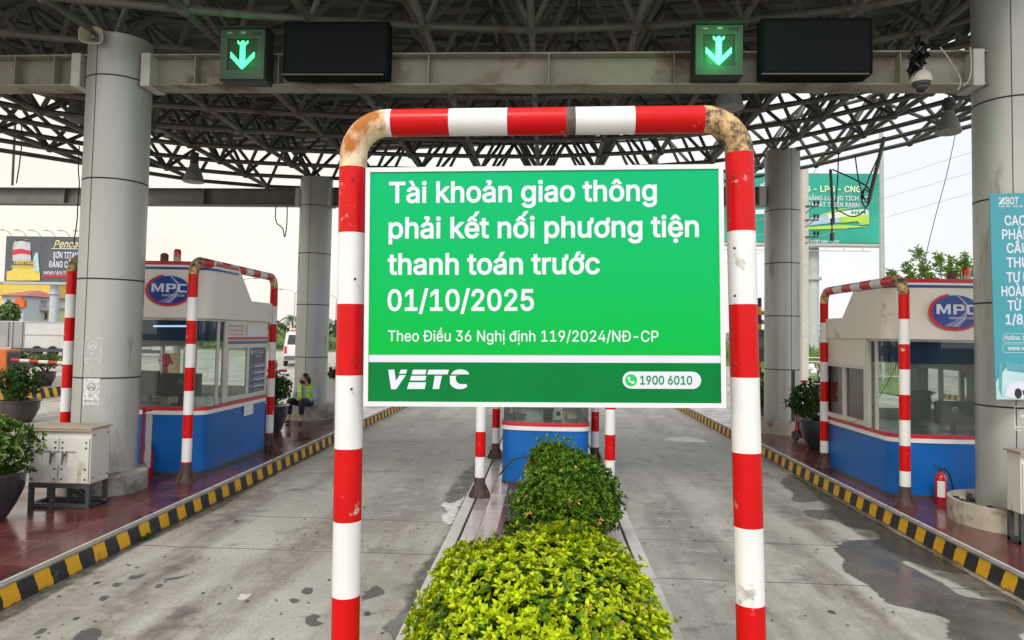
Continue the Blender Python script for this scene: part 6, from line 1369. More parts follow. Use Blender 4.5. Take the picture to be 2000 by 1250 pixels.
# box truck
tb = G(85, 695); tb.z = 0; trk = thing('box_truck', 'long grey box truck with closed rear doors at the far left', 'truck', (-35, 48, 0))
def tqx(px): return Q(px, 660, 48).x
xr0, xr1 = tqx(-8), tqx(49); rt = Matrix.Rotation(R(-58), 3, 'Z'); zb, zt = Q(30, 679, 48).z, Q(30, 627, 48).z
O2 = Vector((xr1, 48, 0)); dirs = Vector((math.cos(R(12)), math.sin(R(12)), 0)); dirr = Vector((-1, .05, 0)).normalized(); wdt = xr1 - xr0; ln_ = 8.2
T3 = lambda a, b, z: O2 + dirs * a + dirr * b + Vector((0, 0, z))
k = MB(); vs = [T3(0, 0, zb), T3(ln_, 0, zb), T3(ln_, 2.4, zb) + Vector((0, 2, 0)), T3(0, wdt, zb), T3(0, 0, zt), T3(ln_, 0, zt), T3(ln_, 2.4, zt) + Vector((0, 2, 0)), T3(0, wdt, zt)]; k.add(vs, [(0, 3, 2, 1), (4, 5, 6, 7), (0, 1, 5, 4), (1, 2, 6, 5), (2, 3, 7, 6), (3, 0, 4, 7)]); k.build('cargo_box', mat('pale_cargo_panel', (.50, .49, .46), .5, var=.1, scale=.6), trk, smooth=False)
nrm = dirr.cross(Vector((0, 0, 1))); nrm = nrm if nrm.y < 0 else -nrm; ns = Vector((dirs.y, -dirs.x, 0))
for i in range(2):
    k = MB(); b0, b1 = wdt * (.02 + .5 * i), wdt * (.48 + .5 * i); pts = [T3(0, b0, zb + .05), T3(0, b1, zb + .05), T3(0, b1, zt - .05), T3(0, b0, zt - .05)]; k.add([p + nrm * .03 for p in pts], [(0, 1, 2, 3)]); d = k.build('rear_door', mat('grey_truck_door', (.26, .265, .25), .5, var=.15, scale=1), trk, smooth=False)
    k = MB(); 
    for q in (.12, .88): k.tube(T3(0, b0 + (b1 - b0) * q, zb + .05) + nrm * .06, T3(0, b0 + (b1 - b0) * q, zt - .05) + nrm * .06, .02, 6)
    k.build('lock_rod', M_dark(), d)
k = MB(); k.add([T3(a, 0, z) + ns * .03 for a, z in ((3.6, zb + .08), (4.5, zb + .08), (4.5, zt - .1), (3.6, zt - .1))], [(0, 1, 2, 3)]); k.build('side_door', mat('grey_truck_door', (.26, .265, .25), .5), trk, smooth=False)
k = MB()
for z in (zb + .02, zt - .03, zb + (zt - zb) * .5): k.bar(T3(0, 0, z) + ns * .02, T3(ln_, 0, z) + ns * .02, .04, .06)
k.build('side_rail', mat('rail_grey', (.36, .36, .35), .5), trk, smooth=False)
k = MB(); k.bar(T3(.2, .8, zb - .15), T3(ln_ + 1.5, .8, zb - .15), .8, .22); k.bar(T3(2.5, .1, zb - .35), T3(6, .1, zb - .35), .05, .3); k.build('chassis', M_dark(), trk, smooth=False)
for a in (1.0, 2.0, 6.9): wheel(trk, T3(a, .22, .36), .36, .3, ns)
wheel(trk, T3(1.0, wdt - .3, .36), .36, .3, ns)
k = MB(); vs = [T3(ln_ + .2 + a, b, z) for a, z in ((0, .5), (1.7, .5), (1.7, 1.2), (1.3, 2.0), (0, 2.05)) for b in (.1, 2.0)]; k.add(vs, [(0, 2, 4, 6, 8), (9, 7, 5, 3, 1), (0, 1, 3, 2), (2, 3, 5, 4), (4, 5, 7, 6), (6, 7, 9, 8), (8, 9, 1, 0)]); k.build('cab', mat('white_cab', (.55, .55, .54), .3), trk, smooth=False)
# motorbikes by the railing
def bike(px, py, yaw, col, label):
    c = G(px, py); c.z = 0; t = thing('motorbike', label, 'motorbike', c, 'motorbikes parked along the railing'); rb = Matrix.Rotation(yaw, 3, 'Z'); B = lambda x, y, z: c + rb @ Vector((x, y, z)); ax = rb @ Vector((0, 1, 0))
    for x in (-.6, .62):
        w_ = thing('wheel', None, None, (0, 0, 0)); w_.parent = t; w_.location = (0, 0, 0)
        MB().lathe([(.2, -.03), (.27, -.04), (.29, 0), (.27, .04), (.2, .03)], B(x, 0, .29), 20, axis=ax).build('tyre', mat('tyre_rubber', (.02, .02, .02), .85), w_); MB().lathe([(0, .02), (.19, .025), (.2, .0)], B(x, 0, .29), 16, axis=ax).build('rim', mat('wheel_rim', (.35, .35, .35), .4), w_)
    k = MB(); k.path([B(-.75, 0, .62), B(-.35, 0, .68), B(-.05, 0, .5), B(.25, 0, .45), B(.42, 0, .72), B(.45, 0, .95)], [.07, .13, .11, .1, .12, .06], 10); k.build('bodywork', mat('bike_paint_' + label.split()[0], col, .3, coat=.5), t)
    k = MB(); k.path([B(-.72, 0, .76), B(-.3, 0, .80), B(.0, 0, .74)], [.08, .11, .08], 10); k.build('saddle', M_black(), t)
    k = MB(); k.path([B(.42, -.33, 1.02), B(.42, -.15, 1.0), B(.45, 0, .95), B(.42, .15, 1.0), B(.42, .33, 1.02)], .016, 8); k.tube(B(.45, 0, .95), B(.62, 0, .3), .03, 8); k.path([B(.42, .2, 1.0), B(.40, .25, 1.18)], .008, 6); k.ell(B(.40, .26, 1.2), (.05, .02, .035), 8, 6); k.build('handlebar', M_dark(), t)
    k = MB(); k.ell(B(.5, 0, .93), (.07, .09, .08), 10, 8); k.build('headlight', mat('bike_lens', (.6, .6, .58), .1), t)
    return c, B
for a in ((1590, 741, R(20), (.5, .5, .52), 'white motorbike nearest the far right column'), (1608, 742, R(55), (.03, .03, .035), 'black motorbike with two white helmets by the railing'), (1628, 741, R(10), (.25, .27, .28), 'silver motorbike nearest the right booth')): bike(*a)
for i, (px, py) in enumerate(((1585, 716), (1589, 724), (1606, 731))):
    k = MB(); q = Q(px, py, 36.6); k.lathe([(.15, -.12), (.16, -.02), (.14, .08), (.08, .14), (0, .155)], q, 16); tag(k.build('helmet', mat('white_helmet', (.7, .7, .7), .25, coat=.4), loc=q), ['uppermost white helmet hung on the parked motorbikes', 'middle white helmet hung on the parked motorbikes', 'lowest white helmet hung on the parked motorbikes'][i], 'helmet', 'helmets on the motorbikes')
# ------------------------------------------------------------------ booms
def boom(label, p, q, post, pcol, r=.035, n=8, ps=.16):
    p, q = Vector(p), Vector(q); t = thing('barrier_gate', label, 'barrier gate', (post[0], post[1], 0), 'barrier gates in the lanes')
    k = MB(); pts = [p.lerp(q, i / n) for i in range(n + 1)]; k.path(pts, r, 10, mis=[i % 2 for i in range(n)]); k.build('arm', [M_redold(), M_whiteold()], t)
    k = MB(); k.box((post[0] - ps, post[1] - ps, 0), (post[0] + ps, post[1] + ps, p.z + .28)); k.build('housing', mat('gate_housing_' + pcol[0], pcol[1], .45, var=.1), t, smooth=False, bevel=.02)
    k = MB(); k.box((post[0] + ps + .001, post[1] - ps * .8, .1), (post[0] + ps + .02, post[1] + ps * .8, p.z + .2)); k.build('side_panel', M_dark(), t, smooth=False)
a = Q(22, 703, 18.4); b = Q(150, 711, 18.4); c = Q(2, 720, 18.4)
boom('orange barrier gate with red and white arm at the far left', a, b, (c.x - .05, 18.55), ('orange', (.50, .13, .02)), .045, 7, .26)
a = Q(1504, 743, 20); b = Q(1650, 747, 20); boom('thin red and white barrier arm behind the right guard hoop', a, b, (a.x - .2, 20.1), ('grey', (.3, .3, .3)), .035, 10)
a = Q(517, 724, 18); b = Q(560, 724, 18); boom('short red barrier arm with yellow housing behind the left booth', a, b, (Q(523, 720, 18).x, 18.3), ('yellow', (.6, .4, .03)), .035, 3, .09)
# toll camera post behind the right
q = Q(1483, 700, 17.0); cp = thing('camera_post', 'yellow and black post with cameras and dark equipment box left of the far right column', 'camera post', (q.x, 17, KZ))
k = MB(); zt = Q(1483, 582, 17).z; zz_ = [KZ + (zt - KZ) * i / 14 for i in range(15)]; k.path([(q.x, 17, z) for z in zz_], .05, 12, mis=[i % 2 for i in range(14)]); k.build('post', [mat('post_yellow', (.6, .36, .02), .5), M_black()], cp)
a, b = Q(1466, 706, 16.8), Q(1504, 644, 16.8); k = MB(); k.box((a.x, 16.65, a.z), (b.x, 16.9, b.z)); eb = k.build('equipment_box', mat('dark_box', (.05, .053, .056), .5, var=.2), cp, smooth=False, bevel=.01)
k = MB(); a, b = Q(1478, 678, 16.6), Q(1502, 660, 16.6); k.box((a.x, 16.62, a.z), (b.x, 16.645, b.z)); k.box((a.x - .1, 16.60, a.z - .04), (b.x + .05, 16.648, a.z - .01)); k.build('grille', mat('box_trim', (.12, .125, .12), .5), eb, smooth=False)
for (px, py, dx) in ((1495, 612, .25), (1472, 612, -.2), (1494, 630, .2)):
    c = Q(px, py, 16.95); k = MB(); ax = Vector((.5 if dx > 0 else -.6, -1, -.25)).normalized(); k.path([c - ax * .16, c - ax * .15, c + ax * .1, c + ax * .14], [.03, .05, .055, .06], 12); k.tube(c, (q.x, 17, c.z - .05), .015, 6); k.build('camera', mat('camera_shell', (.5, .5, .47), .4), cp)

# ================================================================== BILLBOARDS
def board_frame(label, pxl, pxr, pyt, pyb, Y, col, Yr=None):
    Yr = Yr or Y; A = Q(pxl, pyb, Y); B = Q(pxr, pyb, Yr); T = Q(pxl, pyt, Y)
    u = (B - A); u.z = 0; W_ = u.length; u.normalize(); f = plane_frame(A, u, (0, 0, 1)); H_ = T.z - A.z
    t = thing('billboard', label, 'billboard', A + u * W_ * .5)
    k = MB(); vs = [f(0, 0, -.5), f(W_, 0, -.5), f(W_, H_, -.5), f(0, H_, -.5), f(0, 0, 0), f(W_, 0, 0), f(W_, H_, 0), f(0, H_, 0)]; k.add(vs, [(0, 3, 2, 1), (4, 5, 6, 7), (0, 1, 5, 4), (1, 2, 6, 5), (2, 3, 7, 6), (3, 0, 4, 7)]); k.build('face', col, t, smooth=False)
    return t, f, W_, H_, (lambda px, py: ((Q(px, py, Y) - A).dot(u), (Q(px, py, Y) - A).z))
lbd, f, W_, H_, U = board_frame('dark grey paint billboard on a post left of the near left column', 8, 236, 461, 549, 70, mat('charcoal_print', (.075, .082, .095), .5, var=.12, scale=.6))
k = MB()
text(k, f, 'Penceo', *U(106, 483), w=(U(160, 0)[0] - U(106, 0)[0]), cap=14 / F * 70, bold=.01, off=.06, shear=.25, res=3); o = U(100, 486); k.flat(f, [[[o, (o[0] + 2.6, o[1]), (o[0] + 2.6, o[1] + .08), (o[0] + .2, o[1] + .08)]]], 0, .06)
k.build('script_lettering', mat('pale_gold_print', (.72, .66, .38), .5), lbd, smooth=False)
k = MB(); text(k, f, 'SƠN TITAN', *U(104, 504), w=U(152, 0)[0] - U(104, 0)[0], cap=12 / F * 70, bold=.016, off=.06, res=2); text(k, f, 'ĐẲNG CẤP MỚI', *U(96, 522), w=(U(141, 0)[0] - U(96, 0)[0]) * 1.55, cap=12 / F * 70, bold=.016, off=.06, res=2); text(k, f, 'PHONG CÁCH TỪ MỌI GÓC NHÌN', *U(86, 537), w=(U(145, 0)[0] - U(86, 0)[0]) * 1.45, cap=7.5 / F * 70, bold=.016, off=.06, res=2); text(k, f, 'HIGHER STANDARDS, BETTER LIFE', *U(108, 486.5 + 0), w=U(153, 0)[0] - U(108, 0)[0], cap=2 / F * 70, bold=.02, off=.07, res=1)
k.build('lettering', M_print(), lbd, smooth=False)
k = MB(); a, b = U(86, 541), U(236, 538); k.flat(f, [[[a, (b[0], a[1]), b, (a[0], b[1])]]], 0, .06); k.build('red_underline', M_stripered(), lbd, smooth=False)
k = MB(); P_ = lambda *pts: [[U(x, y) for x, y in pts]]
k.flat(f, [P_((26, 478), (30, 470), (42, 466), (54, 468), (60, 474), (61, 510), (25, 510))], 0, .05); k.flat(f, [P_((25, 488), (43, 486), (61, 490), (61, 498), (43, 495), (25, 498))], 1, .08); k.flat(f, [P_((31, 469), (43, 466), (58, 470), (58, 473), (43, 470), (31, 472))], 2, .08); k.flat(f, [P_((14, 530), (22, 529), (28, 523), (66, 524), (70, 532), (79, 532), (79, 548), (14, 548))], 3, .08); k.flat(f, [P_((24, 518), (70, 519), (70, 524), (22, 523))], 4, .09)
k.flat(f, [P_((66, 505), (70, 494), (75, 493), (76, 505), (78, 531), (66, 531))], 5, .075)
k.build('paint_tin_picture', [mat('tin_silver', (.45, .46, .47), .4, var=.2, scale=.8), M_stripered(), M_dark(), mat('picture_yellow', (.62, .48, .08), .5), mat('picture_tan', (.42, .33, .14), .5), mat('pale_teal', (.35, .52, .55), .5, var=.2)], lbd, smooth=False)
k = MB(); text(k, f, 'HERITAGE', *U(29, 516), w=U(69, 0)[0] - U(29, 0)[0], cap=6 / F * 70, bold=.03, off=.1, res=2); text(k, f, 'PAINT', *U(36, 524.5), w=U(60, 0)[0] - U(36, 0)[0], cap=6 / F * 70, bold=.03, off=.1, res=2); k.build('gold_lettering', mat('gold_print', (.62, .42, .03), .5), lbd, smooth=False)
k = MB(); c = Q(103, 600, 70.6); z1_ = Q(103, 552, 70.6).z; k.lathe([(.42, 0), (.42, z1_)], (c.x, 70.8, 0), 20); zz2 = Q(103, 573, 70.6).z; k.lathe([(.6, zz2 - .08), (.6, zz2 + .08)], (c.x, 70.8, 0), 20); k.build('post', mat('grey_post', (.42, .45, .47), .5), lbd)
k = MB()
for i in range(8): x = W_ * (i + .3) / 8; k.path([f(x, H_, -.2), f(x, H_ + .4, .3), f(x, H_ + .5, 1.2)], .03, 6); k.bar(f(x - .2, H_ + .45, 1.3), f(x + .2, H_ + .45, 1.3), .2, .12)
k.bar(f(0, -.15, -.25), f(W_, -.15, -.25), .7, .25); k.build('lamp_arm', mat('pale_arm', (.4, .4, .38), .5), lbd, smooth=False)
rbd, f, W_, H_, U = board_frame('green gas billboard on a post behind the far right column', 1380, 1721, 337, 471, 60, mat('sea_green_print', (.012, .30, .22), .5, var=.28, scale=.22))
k = MB(); text(k, f, 'LNG - LPG - CNG', U(1680, 0)[0], U(0, 362)[1], w=(U(1680, 0)[0] - U(1562, 0)[0]) * 1.08, cap=11.5 / F * 60, bold=.016, off=.06, align='r', res=2); k.build('headline', mat('pale_yellow_print', (.74, .8, .52), .5), rbd, smooth=False)
k = MB(); text(k, f, 'GIẢI PHÁP NĂNG LƯỢNG TÍCH HỢP', U(1700, 0)[0], U(0, 377.5)[1], w=(U(1700, 0)[0] - U(1560, 0)[0]) * 1.3, cap=8.5 / F * 60, bold=.014, off=.06, align='r', res=2); text(k, f, 'CHO PHÁT TRIỂN XANH', U(1676, 0)[0], U(0, 389.5)[1], w=(U(1676, 0)[0] - U(1562, 0)[0]) * 1.02, cap=8.5 / F * 60, bold=.014, off=.06, align='r', res=2)
text(k, f, 'TỔNG CÔNG TY KHÍ VIỆT NAM - CTCP', U(1637, 0)[0], U(0, 456)[1], w=(U(1637, 0)[0] - U(1569, 0)[0]) * 1.55, cap=5 / F * 60, bold=.014, off=.06, align='r', res=1); text(k, f, 'www.pvgas.com.vn', U(1609, 0)[0], U(0, 462.5)[1], w=(U(1609, 0)[0] - U(1560, 0)[0]), cap=3.6 / F * 60, bold=.014, off=.06, align='r', res=1)
P_ = lambda *pts: [[U(x, y) for x, y in pts]]
k.flat(f, [P_((1483, 366), (1486, 358), (1491, 364), (1490, 369)), P_((1490, 369), (1491, 356), (1495, 350), (1495, 370)), P_((1459, 412), (1470, 412), (1471, 418), (1459, 418)), P_((1475, 410), (1496, 409), (1497, 418), (1475, 419))], 0, .06)
k.build('lettering', M_print(), rbd, smooth=False)
k = MB(); k.flat(f, [P_((1560, 436), (1600, 420), (1640, 413), (1690, 408), (1697, 412), (1697, 438), (1680, 440), (1674, 432), (1620, 436), (1570, 442))], 0, .06); k.flat(f, [P_((1615, 418), (1650, 412), (1692, 409), (1694, 420), (1655, 424), (1618, 428))], 1, .08); k.flat(f, [P_((1640, 424), (1696, 419), (1697, 438), (1681, 440), (1675, 432), (1640, 436))], 2, .085); k.flat(f, [P_((1560, 445), (1640, 439), (1694, 443), (1640, 447), (1560, 449))], 2, .07); k.flat(f, [P_((1586, 424), (1640, 408), (1690, 403), (1650, 408), (1600, 422))], 2, .07)
for i in range(5): k.flat(f, [P_((1662 + i * 6, 413), (1666 + i * 6, 412.6), (1666 + i * 6, 418), (1662 + i * 6, 418.4))], 3, .09)
k.build('bus_picture', [mat('bus_blue', (.35, .5, .62), .5, var=.2, scale=.5), mat('bus_white', (.62, .7, .62), .5, var=.1), mat('bus_lime', (.38, .6, .06), .5, var=.15, scale=.7), mat('bus_dark', (.04, .2, .12), .5)], rbd, smooth=False)
k = MB(); c = Q(1590, 600, 61); z1_ = Q(1590, 474, 61).z; k.lathe([(.46, 0), (.46, z1_)], (c.x, 61.2, 0), 20); zz2 = Q(1590, 544, 61).z; k.lathe([(.68, zz2 - .12), (.68, zz2 + .12)], (c.x, 61.2, 0), 20); k.build('post', mat('grey_post', (.42, .45, .47), .5), rbd)
k = MB(); k.bar(f(0, -.2, -.25), f(W_, -.2, -.25), .7, .22); k.bar(f(0, -.75, .5), f(W_ * .92, -.75, .5), .06, .06); k.bar(f(0, -.5, .9), f(W_, -.5, .9), .05, .05)
for i in range(9): x = W_ * (i + .5) / 9.6; k.bar(f(x, -.2, -.1), f(x, -.75, .5), .04, .04)
for x in (W_ * .4, W_ * .62, W_ * .95): k.path([f(x, H_, -.2), f(x + .1, H_ + .5, .4), f(x + .3, H_ + .6, 1.0)], .03, 6)
k.build('catwalk', mat('pale_arm', (.4, .4, .38), .5), rbd, smooth=False)

# ================================================================== HOUSES FAR LEFT
def house(label, pxl, pxr, pyt, Y, depth, wall, wins=(), roof=None, name='house', extra=None):
    a, b = Q(pxl, pyt, Y), Q(pxr, pyt, Y); t = thing(name, label, 'house', ((a.x + b.x) / 2, Y, 0), 'houses beyond the plaza'); z1_ = a.z
    k = MB(); k.box((a.x, Y, -.02), (b.x, Y + depth, z1_)); k.build('wall', wall, t, smooth=False)
    for (x0, y0, x1, y1) in wins:
        p, q = Q(x0, y1, Y - .02), Q(x1, y0, Y - .02); k = MB(); k.box((p.x, Y - .06, p.z), (q.x, Y + .02, q.z)); wo = k.build('window', mat('window_trim', (.5, .47, .4), .6), t, smooth=False)
        k = MB(); m_ = (q.x - p.x) * .1; k.box((p.x + m_, Y - .09, p.z + m_), ((p.x + q.x) / 2 - m_ * .3, Y - .062, q.z - m_)); k.box(((p.x + q.x) / 2 + m_ * .3, Y - .09, p.z + m_), (q.x - m_, Y - .062, q.z - m_)); k.build('pane', mat('dull_pane', (.09, .10, .10), .2), wo, smooth=False)
    if roof:
        k = MB(); o_ = .5; zc = z1_ + roof[1]; k.add([(a.x - o_, Y - o_, z1_), (b.x + o_, Y - o_, z1_), (b.x + o_, Y + depth + o_, z1_), (a.x - o_, Y + depth + o_, z1_), (a.x + 1, Y + depth / 2, zc), (b.x - 1, Y + depth / 2, zc)], [(0, 1, 5, 4), (1, 2, 5), (2, 3, 4, 5), (3, 0, 4), (0, 3, 2, 1)]); k.build('roof', roof[0], t, smooth=False)
    else:
        k = MB(); k.box((a.x - .15, Y - .15, z1_ + .002), (b.x + .15, Y + depth + .15, z1_ + .25)); k.build('parapet', mat('grey_parapet', (.36, .33, .3), .7, var=.2), t, smooth=False)
    if extra: extra(t, Y)
    return t
house('large yellow house below the paint billboard', -60, 98, 552, 100, 12, mat('yellow_render', (.66, .48, .10), .8, var=.1, scale=.4), ((60, 585, 66, 596), (80, 578, 94, 590)))
def balc(t, Y):
    k = MB(); p, q = Q(50, 606, Y - .6), Q(94, 601, Y - .6); k.box((p.x, Y - 1.0, p.z), (q.x, Y - .05, q.z)); bo = k.build('balcony', mat('balcony_slab', (.5, .46, .36), .7), t, smooth=False)
    k = MB(); n = 22
    for i in range(n + 1): k.tube((p.x + (q.x - p.x) * i / n, Y - .95, q.z), (p.x + (q.x - p.x) * i / n, Y - .95, q.z + .85), .03, 5)
    k.bar((p.x, Y - .95, q.z + .87), (q.x, Y - .95, q.z + .87), .06, .06); k.build('balcony_rail', M_dark(), bo)
    k = MB(); p, q = Q(69, 600, Y - 1.05), Q(84, 591, Y - 1.05); k.box((p.x, Y - 1.05, p.z), (q.x, Y - 1.02, q.z)); k.build('pink_laundry', mat('pink_cloth', (.6, .45, .45), .8), bo, smooth=False)
house('cream house with a balcony under the yellow house', 46, 102, 603, 92, 8, mat('cream_render', (.62, .54, .33), .8, var=.08, scale=.5), ((53, 610, 61, 623), (68, 611, 72, 621), (79, 611, 83, 621), (87, 611, 94, 624)), extra=balc)
def awn(t, Y):
    k = MB(); p, q = Q(29, 600, Y - .4), Q(50, 581, Y - .4); k.prism([(p.x, Y - .6), (q.x, Y - .6), (q.x, Y - .1), (p.x, Y - .1)], p.z, q.z - .3); k.box((p.x + .2, Y - .58, q.z - .299), (q.x - .4, Y - .12, q.z)); k.build('orange_tarp', mat('orange_tarp', (.62, .14, .03), .7, var=.1), t, smooth=False)
house('pale blue white house with red roof and orange tarp', 4, 47, 577, 88, 8, mat('bluish_white_render', (.55, .58, .62), .8, var=.08, scale=.5), ((13, 584, 21, 596), (35, 607, 42, 621)), (mat('red_tin_roof', (.35, .10, .09), .6, var=.2), .9), extra=awn)
house('tall pale grey house to the right of the billboard post', 112, 160, 553, 104, 10, mat('pale_grey_render', (.56, .58, .63), .8, var=.06, scale=.3), ((139, 592, 143, 598), (139, 620, 143, 626)), name='tall_house')
def tree(label, px, pyb, pyt, Y, rpx, mats, n=300, name='broadleaf_tree', ln=.35):
    b = Q(px, pyb, Y); b.z = 0; tp = Q(px, pyt, Y).z; r = rpx / F * Y; t = thing(name, label, 'tree', b, 'trees beyond the plaza'); k = MB(); k.path([b, b + Vector((.1, 0, tp * .4)), b + Vector((0, 0, tp * .7))], [.18, .13, .06], 8)
    for i in range(5): a = i * 1.26; k.path([b + Vector((.08, 0, tp * .4)), b + Vector((math.cos(a) * r * .5, math.sin(a) * r * .5, tp * .75))], [.07, .02], 6)
    k.build('trunk', M_bark(), t); k = MB()
    for i in range(5):
        cc = b + Vector((rg.uniform(-.5, .5) * r, rg.uniform(-.5, .5) * r, tp * rg.uniform(.5, .8))); P, N = dome_pts(cc, (r * .62, r * .6, tp * .24), n // 5, rg, (.6, 1.1), -1, .25); leaves(k, P, N, ln, ln * .3, 1, rg, 5, .1, lambda q: 0 if q.random() < .6 else 1)
    k.build('crown', mats, t, smooth=False)
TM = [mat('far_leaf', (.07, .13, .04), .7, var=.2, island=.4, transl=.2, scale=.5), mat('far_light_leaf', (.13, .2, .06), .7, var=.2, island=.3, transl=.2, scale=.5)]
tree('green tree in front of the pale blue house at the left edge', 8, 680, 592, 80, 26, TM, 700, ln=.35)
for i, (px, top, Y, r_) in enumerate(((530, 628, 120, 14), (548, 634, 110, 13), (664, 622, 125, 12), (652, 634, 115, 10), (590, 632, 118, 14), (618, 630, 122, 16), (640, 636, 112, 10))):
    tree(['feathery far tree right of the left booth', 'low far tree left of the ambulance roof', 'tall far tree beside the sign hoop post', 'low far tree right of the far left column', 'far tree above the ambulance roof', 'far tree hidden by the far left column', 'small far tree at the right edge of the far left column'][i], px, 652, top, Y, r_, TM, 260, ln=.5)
def palm(label, px, py, Y, r):
    c = Q(px, py, Y); b = Vector((c.x + .3, Y, 0)); t = thing('palm_tree', label, 'palm tree', b, 'trees beyond the plaza'); k = MB(); k.path([b, b.lerp(c, .5) + Vector((.15, 0, 0)), c], [.2, .14, .11], 8); k.build('trunk', M_bark(), t); k = MB()
    for i in range(16):
        a = i * 2.4; el_ = rg.uniform(-.1, 1.2); d = Vector((math.cos(a) * math.cos(el_), math.sin(a) * math.cos(el_), math.sin(el_))); pts = [c + d * r * s + Vector((0, 0, -r * .75 * s * s)) for s in (0, .25, .5, .75, 1.0)]
        for p, q in zip(pts, pts[1:]):
            s = (q - p).cross(Vector((0, 0, 1))).normalized()
            for m_ in range(4):
                g = p.lerp(q, m_ / 4)
                for sg in (-1, 1): e = g + s * sg * r * .28 + (q - p) * .8 - Vector((0, 0, r * .14)); k.add([g, g + (q - p) * .16, e], [(0, 1, 2)])
    k.build('crown', TM, t, smooth=False)
palm('fan headed palm tree standing left of the far left column', 570, 622, 100, 2.0); palm('small palm tree right of the left guard hoop', 541, 640, 115, 1.8)
# bank of bushes and reeds: masses nobody could count
k = MB(); P, N = [], []
for i in range(2600):
    x = rg.uniform(-62, -18); y = rg.uniform(80, 100); P.append(Vector((x, y, rg.random() ** 1.5 * (1.2 + .6 * math.sin(x * .7)) * 1.2))); N.append(Vector((rg.gauss(0, .5), -.5, 1)))
leaves(k, P, N, .6, .16, 1, rg, 4); k.build('shrub_bank', TM[1:] + TM[:1], smooth=False)['kind'] = 'stuff'
k = MB(); P, N = [], []
for i in range(2200):
    x = rg.uniform(14.5, 44); y = rg.uniform(38, 75); P.append(Vector((x, y, rg.random() * 1.0))); N.append(Vector((rg.gauss(0, .3), rg.gauss(0, .3), 1)))
leaves(k, P, N, .8, .05, .45, rg, 4); k.build('reeds', mat('reed_leaf', (.14, .24, .05), .6, var=.15, island=.4, transl=.3), smooth=False)['kind'] = 'stuff'
k = MB(); P, N = [], []
for i in range(1600):
    x = rg.uniform(-260, 260); y = rg.uniform(150, 190); P.append(Vector((x, y, rg.random() * (3.0 + 1.5 * math.sin(x * .13))))); N.append(Vector((rg.gauss(0, .5), -.5, 1)))
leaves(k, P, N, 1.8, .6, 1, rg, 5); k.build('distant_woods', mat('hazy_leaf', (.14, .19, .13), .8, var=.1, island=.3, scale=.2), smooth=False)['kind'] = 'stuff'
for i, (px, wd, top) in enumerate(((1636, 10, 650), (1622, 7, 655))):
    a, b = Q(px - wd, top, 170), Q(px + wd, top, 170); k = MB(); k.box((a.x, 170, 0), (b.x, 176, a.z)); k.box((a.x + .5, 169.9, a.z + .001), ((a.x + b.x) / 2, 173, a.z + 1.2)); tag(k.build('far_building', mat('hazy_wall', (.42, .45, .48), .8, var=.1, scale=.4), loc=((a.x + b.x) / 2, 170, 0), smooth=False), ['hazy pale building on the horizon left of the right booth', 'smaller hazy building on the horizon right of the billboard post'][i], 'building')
# ------------------------------------------------------------------ street lamps, poles, wires, railing
def street_lamp(label, px, pyt, Y, arms=(1, -1), r=.09, h=None, arm=1.6):
    b = Q(px, 650, Y); b.z = 0; zt = Q(px, pyt, Y).z; t = thing('street_lamp', label, 'street lamp', b, 'street lamps beyond the plaza'); k = MB(); k.path([b, b + Vector((0, 0, zt * .5)), b + Vector((0, 0, zt - .6))], [r, r * .8, r * .6], 10); k.build('post', mat('galvanised', (.38, .40, .40), .5, metal=.3), t)
    for s in arms:
        k = MB(); k.path([b + Vector((0, 0, zt - .6)), b + Vector((s * .5, 0, zt - .15)), b + Vector((s * arm, 0, zt))], .045, 6); ao = k.build('arm', mat('galvanised', (.38, .40, .40), .5), t); k = MB(); k.ell(b + Vector((s * (arm + .35), 0, zt)), (.42, .14, .09), 10, 6); k.build('lamp_head', mat('galvanised', (.38, .40, .40), .5), ao)
street_lamp('slim double armed street lamp left of the far left column', 574, 565, 95); street_lamp('slim street lamp right of the far left column', 655, 575, 100, (-1,)); street_lamp('slim street lamp over the sloping left booth roof', 466, 543, 88, (1,))
q = Q(1722, 400, 40); sp_l = thing('lamp_mast', 'tall slim grey mast at the right edge of the green billboard', 'mast', (q.x, 40, 0)); k = MB(); k.path([(q.x, 40, 0), (q.x, 40, 9), (q.x, 40, 17)], [.16, .12, .09], 12); k.build('post', mat('galvanised', (.38, .40, .40), .5), sp_l)
k = MB(); k.lathe([(.22, 0), (.22, .03), (.17, .05)], (q.x, 40, 0), 12); k.build('base_plate', M_dark(), sp_l)
q = Q(1571, 560, 30); up = thing('utility_pole', 'concrete utility pole with insulator arms right of the far right column', 'utility pole', (q.x, 30, 0)); zt = Q(1571, 330, 30).z
k = MB(); k.box((q.x - .13, 29.88, 0), (q.x + .13, 30.12, zt)); k.build('pole', mat('pole_concrete', (.45, .43, .38), .8, var=.1), up, smooth=False)
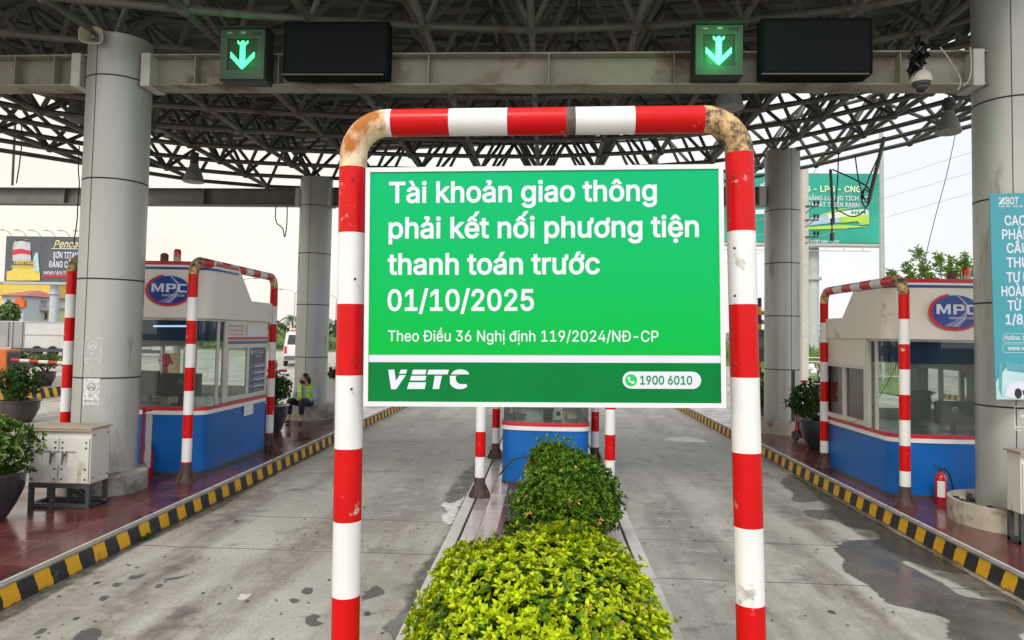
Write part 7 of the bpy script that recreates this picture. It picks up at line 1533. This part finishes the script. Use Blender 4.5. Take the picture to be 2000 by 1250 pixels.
for py in (404, 431, 464):
    e = Q(1596, py, 30); s = Vector((q.x, 29.86, e.z)); k = MB(); k.bar(s, e + Vector((0, -.14, 0)), .05, .06); k.bar(s - Vector((0, 0, .28)), s.lerp(e, .75), .03, .03); ao = k.build('cross_arm', M_dark(), up, smooth=False)
    for dx in (-.02, -.16):
        k = MB(); k.lathe([(.02, 0), (.02, .06), (.07, .08), (.03, .11), (.07, .14), (.03, .17), (.06, .2), (0, .22)], e + Vector((dx, -.14, .03)), 10); k.build('insulator', M_black(), ao)
for i, (ya, yb) in enumerate(((352, 297), (384, 338), (421, 379))):
    a = Q(1600, ya + (1722 - 1600) * .33, 38); b = Q(1960, yb - 60 * .33, 38); d = (b - a); cable('overhead_wire', [a - d * .6, a, a.lerp(b, .5), b, b + d * .8], .012, ['highest of the three power lines right of the mast', 'middle one of the three power lines right of the mast', 'lowest of the three power lines right of the mast'][i], mat('grey_wire2', (.3, .31, .33), .6), 'power line', 'power lines right of the mast')
rl = thing('railing', 'white metal railing along the grass behind the motorbikes', 'fence', (13.2, 38, 0)); k = MB(); p0, p1 = Vector((12.9, 37.6, 0)), Vector((22, 38.5, 0)); k2 = MB()
for z in (1.15, .95, .25): k.tube(p0 + Vector((0, 0, z)), p1 + Vector((0, 0, z)), .03, 8)
k.build('rail', M_whiteold(), rl)
for i in range(70): p = p0.lerp(p1, i / 69); k2.tube(p + Vector((0, 0, .25)), p + Vector((0, 0, .95)), .012, 5)
k2.build('baluster', M_whiteold(), rl)['kind'] = 'stuff'
for i in range(7):
    p = p0.lerp(p1, i / 6); k3 = MB(); k3.tube(p, p + Vector((0, 0, 1.15)), .035, 8); k3.build('post', M_whiteold(), rl)
# small dark sign box left of the sign hoop
a, b = Q(653, 657, 22), Q(664, 625, 22); k = MB(); k.box((a.x, 22, a.z), (b.x, 22.2, b.z)); k.box((a.x + .07, 22.21, KZ), (a.x + .12, 22.26, b.z)); tag(k.build('dark_signal_box', M_black(), loc=(a.x, 22, KZ), smooth=False), 'small black box on a thin post just left of the sign hoop', 'signal box')
for o in bpy.data.objects:
    if o.type == 'MESH' and not o.users_collection: COL.objects.link(o)
